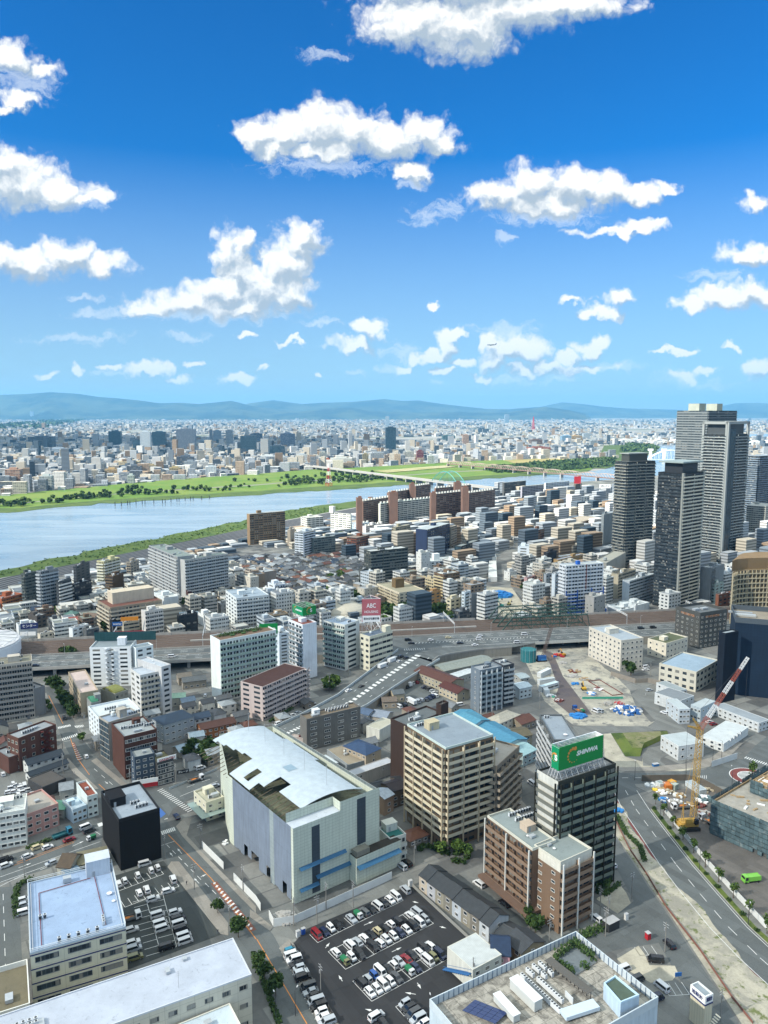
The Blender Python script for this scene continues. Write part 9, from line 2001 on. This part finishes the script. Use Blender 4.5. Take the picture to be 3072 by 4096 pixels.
def kiosk(k,x,y,w,d,h,c,a,label,name):p=at(k,x,y);r=thing(name,label,name.split('_')[-1],(p.x,p.y,0));b=MB();b.box(p.to_2d(),a,w,d,0,h,0);b.build('cabinet',PAINT,r,c);b=MB();b.box((p.x-sin(a)*-0.0,p.y),a,w+.2,d+.2,h,h+.08,0);b.build('lid',METAL,r,(.5,.5,.5))
kiosk('M3',1000,560,1.4,1.0,2.4,(.6,.62,.62),.6,'white vending machine at the car park corner','vending_machine');kiosk('M3',272,885,1.2,.9,2.1,(.6,.62,.62),.6,'white vending machine by the car park entrance','vending_machine');kiosk('M3',306,868,1.2,.9,2.1,(.02,.08,.35),.6,'blue vending machine by the car park entrance','vending_machine');kiosk('R3',740,775,1.2,.9,2.2,(.62,.62,.6),.4,'white vending machine beside the red paving','vending_machine');kiosk('R3',640,830,5.0,3.0,3.0,(.035,.037,.04),.55,'black bin shelter with concrete roof','bin_shelter');kiosk('R3',880,900,1.4,1.4,2.3,(.4,.02,.03),.4,'red pay kiosk at the small lot','pay_kiosk');kiosk('R2',930,752,3,1.6,1.3,(.03,.14,.34),.3,'blue waste skip beside the two-storey cabin','waste_skip')
edge_wall('low grey mesh fence between car park and terrace row',[(*p,0)for p in P2('M3',(1010,560),(1380,905))],1.3,.08,mat('fence_mesh',(.26,.26,.24),.7,.2),'mesh_fence');edge_wall('dark mesh fence along the car park sidewalk',[(*p,0)for p in P2('M3',(225,945),(530,1452))],1.2,.06,mat('fence_dark',(.08,.08,.08),.7,.2),'mesh_fence');edge_wall('white pipe fence beside the avenue showroom',[(*p,0)for p in P2('L2',(1095,905),(1410,775))],1.0,.08,PALEST,'guard_rail')
for i,(x,y)in enumerate(((746,850),(787,848),(827,842),(842,842),(882,838),(922,836),(940,836),(997,832),(1053,830),(1071,830),(1108,824),(1147,822),(1161,822),(1200,816),(1235,814),(1252,814),(1306,810),(1357,806))):p=at('L0',x,y);b=MB();b.bar((p.x,p.y,0),(p.x,p.y,8),.7,0,6);props(b.build('mooring_post',SBLACK,None,None,base=(p.x,p.y,0)),'black mooring post standing in the river off the meadow','post','mooring posts in the river')
p=at('M0',472,722);r=thing('power_pylon','red and white lattice pylon on the river meadow','pylon',p);zz=height(p,'M0',472,575)
for i in range(6):b=MB();a0,a1=i/6,(i+1)/6;lattice(b,(p.x,p.y,zz*a0),(p.x,p.y,zz*a1),11*(1-a0)+1.5,2,.32,11*(1-a1)+1.5);b.build('pylon_section',SRED if i%2==0 else SWHITE,r)
BR_=mat('bridge_concrete',(.30,.295,.28),.8,.15,.05);AG=mat('arch_green',(.06,.25,.22),.6,.15);a=at('M0',262,578,11).to_2d();c=at('R0',-110,735,11).to_2d();r=thing('river_bridge','long pale road bridge over the river with a green arch span','bridge',(*((a+c)/2),0));u,n,L,an=face_frame(a,c);b=MB();b.box((a+c)/2,an,L,24,9.5,11.2,0);b.build('deck',BR_,r)
for s in(-12,12):b=MB();b.box((a+c)/2+n*s,an,L,.6,11.2,12.6,0);b.build('parapet',BR_,r)
for i in range(22):b=MB();m_=a.lerp(c,(i+.5)/22);b.box(m_,an,3,20,0,9.5,0);b.build('pier',BR_,r)
q0=(at('M0',1222,682,12).to_2d()-a).dot(u);q1=(at('M0',1420,700,12).to_2d()-a).dot(u)
for s in(-11.5,11.5):
 b=MB();pr=None
 for i in range(21):t=i/20;m_=a+u*(q0+(q1-q0)*t)+n*s;z=12+4*26*t*(1-t);pt=(*m_,z);b.bar(pr,pt,1.0)if pr else None;b.bar((*m_,11.5),pt,.25)if 0<i<20 else None;pr=pt
 b.build('arch',AG,r)
a=at('M0',1245,572,12).to_2d();c=at('R0',680,668,12).to_2d();r=thing('rail_bridge','long pinkish steel truss railway bridge over the river','bridge',(*((a+c)/2),0));u,n,L,an=face_frame(a,c);TP=mat('truss_pink',(.36,.28,.24),.6,.15);nsp=11
b=MB();b.box((a+c)/2,an,L,9,9,11,0);b.build('deck',mat('girder_brown',(.16,.10,.08),.7,.2),r)
for i in range(nsp):
 b=MB();p0=a+u*(L*i/nsp);sp=L/nsp
 for s in(-4.5,4.5):
  P=[(p0+u*(sp*t)+n*s)for t in(0,.1,.25,.4,.55,.7,.9,1)];Z=[11,19,20,20.5,20.5,20,19,11]
  for j in range(7):b.bar((*P[j],Z[j]),(*P[j+1],Z[j+1]),.6);b.bar((*P[j],Z[j]),(*P[j+1],11),.4)
 b.build('truss_span',TP,r);b=MB();b.box(p0,an,4,10,0,9,0);b.build('pier',BR_,r)
def arch_bridge(label,x0,x1,y,k,n,hz,zd,m,w=14):
 a=at(k,x0,y,zd).to_2d();c=at(k,x1,y,zd).to_2d();c=Vector((c.x,c.y));r=thing('arch_bridge',label,'bridge',(*((a+c)/2),0));u,nn,L,an=face_frame(a,c);b=MB();b.box((a+c)/2,an,L,w,zd-2,zd,0);b.build('deck',m,r)
 for i in range(n):
  b=MB()
  for s in(-w/2,w/2):
   pr=None
   for j in range(13):t=j/12;m_=a+u*(L*(i+t)/n)+nn*s;pt=(*m_,zd+4*hz*t*(1-t));b.bar(pr,pt,1.6)if pr else None;b.bar((*m_,zd),pt,.5)if 0<j<12 else None;pr=pt
  b.build('arch',m,r);b=MB();b.box(a+u*(L*i/n),an,8,w,0,zd-2,0);b.build('pier',m,r)
arch_bridge('far white bridge of several arches upstream',680,1240,436,'R0',5,18,12,SWHITE);arch_bridge('white single arch bridge with blue truss behind the dark tower',878,1180,546,'R0',1,32,12,mat('arch_white',(.55,.62,.66),.5,.1));arch_bridge('far white arches right of the tall towers',1535,1700,440,'R0',2,14,10,SWHITE)
for x in(896,984):
 p=at('R0',x,540);r=thing('sluice_tower','white sluice tower standing in the water by the single arch','tower',p,0,'sluice towers');z=height(p,'R0',x,478);b=MB();b.box(p.to_2d(),0,9,9,0,z*.8,0);b.build('shaft',SWHITE,r);b=MB();b.box(p.to_2d(),0,18,12,z*.8,z,0);b.build('gate_house',SWHITE,r)
p=at('R0',138,365);r=thing('radio_mast','red and white mast on the distant plain','mast',p);zz=height(p,'R0',138,270);b=MB();lattice(b,(p.x,p.y,0),(p.x,p.y,zz),26,8,1.6,3);b.build('mast',SRED,r)
d=ray('D',1062,745);pc=Vector((d.x,d.y,d.z))*3300/d.y+Vector((0,0,CH));r=thing('airliner','small dark airliner crossing in front of a cloud','aeroplane',pc);AIR=mat('airliner_grey',(.10,.13,.15),.5,.05)
def fus(b,a,c,r0,r1):b.bar(a,c,(r0,r1),0,10)
b=MB();x=lambda u,v,w:(pc.x+u,pc.y+v,pc.z+w)
for u0,u1,r0,r1,w0,w1 in((-21,-18,.3,1.6,-.6,-.2),(-18,-13,1.6,2.2,-.2,0),(-13,6,2.2,2.2,0,0),(6,20,2.2,.6,0,1.0)):fus(b,x(u0,0,w0),x(u1,0,w1),r0,r1)
b.build('fuselage',AIR,r)
for s in(1,-1):b=MB();b.face([x(-5,s*1.5,-.8),x(1,s*1.5,-.8),x(8,s*18,1.2),x(5.5,s*18,1.2)][::s]);b.face([x(-5,s*1.5,-1.2),x(1,s*1.5,-1.2),x(8,s*18,1.0),x(5.5,s*18,1.0)][::-s]);b.build('wing',AIR,r);b=MB();b.face([x(15,s*.4,1),x(18.5,s*.4,1),x(21,s*6,1.5),x(19,s*6,1.5)]);b.build('tailplane',AIR,r);b=MB();b.bar(x(-4.5,s*6,-1.8),x(-.5,s*6,-1.6),1.1,0,8);b.build('engine',AIR,r)
b=MB();b.box((pc.x+17,pc.y),0,1,.3,pc.z+.8,pc.z+1,0);b.face([x(13.5,.15,1.5),x(19,.15,1.5),x(21.5,.15,8),x(18.5,.15,8)]);b.face([x(13.5,-.15,1.5),x(19,-.15,1.5),x(21.5,-.15,8),x(18.5,-.15,8)][::-1]);b.build('tail_fin',AIR,r)
def person(k,x,y,c1,c2,label):
 p=at(k,x,y);me=bpy.data.meshes.new('person');V=[(0,0,.95),(0,0,1.2),(0,0,1.42),(0,0,1.52),(0,0,1.66),(.12,0,.9),(.13,.12,.5),(.13,.0,.06),(-.12,0,.9),(-.13,-.12,.5),(-.13,-.2,.08),(.2,0,1.38),(.27,-.05,1.1),(.26,.1,.88),(-.2,0,1.38),(-.27,.05,1.1),(-.26,-.05,.88),(.13,.16,.04),(-.13,-.05,.04)]
 E=[(0,1),(1,2),(2,3),(3,4),(0,5),(5,6),(6,7),(0,8),(8,9),(9,10),(2,11),(11,12),(12,13),(2,14),(14,15),(15,16),(7,17),(10,18)];RAD=[.15,.14,.15,.06,.11,.10,.07,.05,.10,.07,.05,.07,.05,.04,.07,.05,.04,.045,.045]
 me.from_pydata(V,E,[]);o=bpy.data.objects.new('person',me);col.objects.link(o);o.location=(p.x,p.y,.1);o.rotation_euler=(0,0,R.uniform(0,6));sk=o.modifiers.new('body','SKIN');me.skin_vertices.new()if not me.skin_vertices else None
 for i,rr_ in enumerate(RAD):me.skin_vertices[0].data[i].radius=(rr_,rr_)
 me.skin_vertices[0].data[0].use_root=True;o.modifiers.new('smooth','SUBSURF').levels=1;me.materials.append(PAINT);o.color=(*c1,1);props(o,label,'person','people on foot')
for k,x,y,c1,l in(('L3',1210,552,(.05,.05,.06),'person in dark clothes walking on the blue paved sidewalk'),('R2',866,296,(.5,.5,.48),'person in pale clothes standing on the site road'),('L2',482,805,(.3,.3,.32),'person in grey clothes on the pavement by the shops'),('R2',770,825,(.35,.37,.36),'person in grey crossing by the main road lamp'),('L3',1412,868,(.08,.08,.1),'person in dark clothes beside the street verge')):person(k,x,y,c1,None,l)
for o in list(col.objects):
 if o.parent is None and o.get('category')in('site_cabin','cabin','tower','scaffold','hall')and o.type=='EMPTY':OCC.append((o.location.x-9,o.location.x+9,o.location.y-9,o.location.y+9,[Vector((o.location.x+7*cos(i),o.location.y+7*sin(i)))for i in range(6)],1))
for kk,v in NR.items():
 if kk.startswith('cab'):occ_add(v['ft'])
Z_OPEN=zone('R2',(-60,0),(60,0),(250,380),(560,560),(700,800),(680,900),(1700,1000),(1700,-600),(-60,-400))
cand=[]
for i in range(-40,40):
 for j in range(-5,40):
  c=Vector((0,330))+E1*(i*10.5+R.uniform(-1,1))+E2*(j*9.5+R.uniform(-1,1))
  if 262<c.y and c.y<512+.176*c.x and sees(c)and not inpoly(c,Z_OPEN)and c.x<60 and not(c.x<-60 and c.y<330):cand.append(c)
nn_=0
for c in sorted(cand,key=lambda c:c.length):
 if nn_<62 and clear(c,4.4):
  rc,rn=R.choices(ROOFS,(5,5,3,1.2,1,.5,3))[0];w,d=R.uniform(7,9.4),R.uniform(5.5,7.4);an=radians(33.5)+R.choice((0,pi/2))
  house('small %s-roofed house filling a gap between the larger blocks south of the raised road'%rn,c,an,w,d,R.choice((5.4,5.8,3.2)),R.uniform(1.2,2),R.choice(WALLS),rc,R.choice(('gable','gable','hip')),group='small infill houses with %s roofs'%rn,detail=1)
  OCC.append((c.x-6,c.x+6,c.y-6,c.y+6,[c+Vector((x,y))for x,y in((-4,-4),(4,-4),(4,4),(-4,4))],.3));nn_+=1
def volume_mat(name,colr,dens,aniso=0.0):
 m=bpy.data.materials.new(name);m.use_nodes=True;N=NT(m.node_tree);o=N.n('ShaderNodeOutputMaterial')
 v=N.n('ShaderNodeVolumePrincipled');v.inputs['Color'].default_value=(*colr,1);v.inputs['Density'].default_value=dens;v.inputs['Anisotropy'].default_value=aniso
 N.put(o,'Volume',v.outputs[0]);m.volume_intersection_method='FAST' if hasattr(m,'volume_intersection_method')else None
 return m
def hazebox():
 b=MB();b.prism([(-30000,-900),(30000,-900),(30000,37000),(-30000,37000)],-1.2,960,0,0,True)
 m=bpy.data.materials.new('haze_air');m.use_nodes=True;N=NT(m.node_tree);o=N.n('ShaderNodeOutputMaterial')
 v=N.n('ShaderNodeVolumePrincipled');v.inputs['Color'].default_value=(.22,.60,1.0,1);v.inputs['Density'].default_value=3.3e-5;v.inputs['Anisotropy'].default_value=.1
 N.put(o,'Volume',v.outputs[0])
 ob=b.build('haze',m);ob['kind']='stuff'
hazebox()
def cloud(c,r,h,dens,seed):  # cloud body added outside the view to dim the sun
 me=bpy.data.meshes.new('cloud');bm=bmesh.new();bmesh.ops.create_icosphere(bm,subdivisions=4,radius=1)
 for v in bm.verts:
  d=v.co.normalized();k=1+.28*mn.fractal(d*1.7+Vector((seed,0,0)),1,2,4)
  v.co=Vector((d.x*r[0]*k,d.y*r[1]*k,d.z*h*k*(1 if d.z>0 else .45)))
 bm.to_mesh(me);bm.free()
 m=bpy.data.materials.new('shade_cloud');m.use_nodes=True;N=NT(m.node_tree);o=N.n('ShaderNodeOutputMaterial')
 v=N.n('ShaderNodeVolumePrincipled');v.inputs['Color'].default_value=(1,1,1,1);v.inputs['Density'].default_value=dens
 N.put(o,'Volume',v.outputs[0]);me.materials.append(m)
 ob=bpy.data.objects.new('cloud',me);col.objects.link(ob);ob.location=c;ob['kind']='stuff'
def shade(x,y,alt,r,h,dens,seed):
 k=alt/SUN.z;cloud((x+SUN.x*k,y+SUN.y*k,alt),r,h,dens,seed)
shade(60,470,1700,(800,580),130,.0030,1.0)  # unseen cloud added so its shade falls on the near town
shade(-1500,4600,2300,(1900,1000),200,.0075,5.0)  # second unseen cloud, added to darken part of the far city
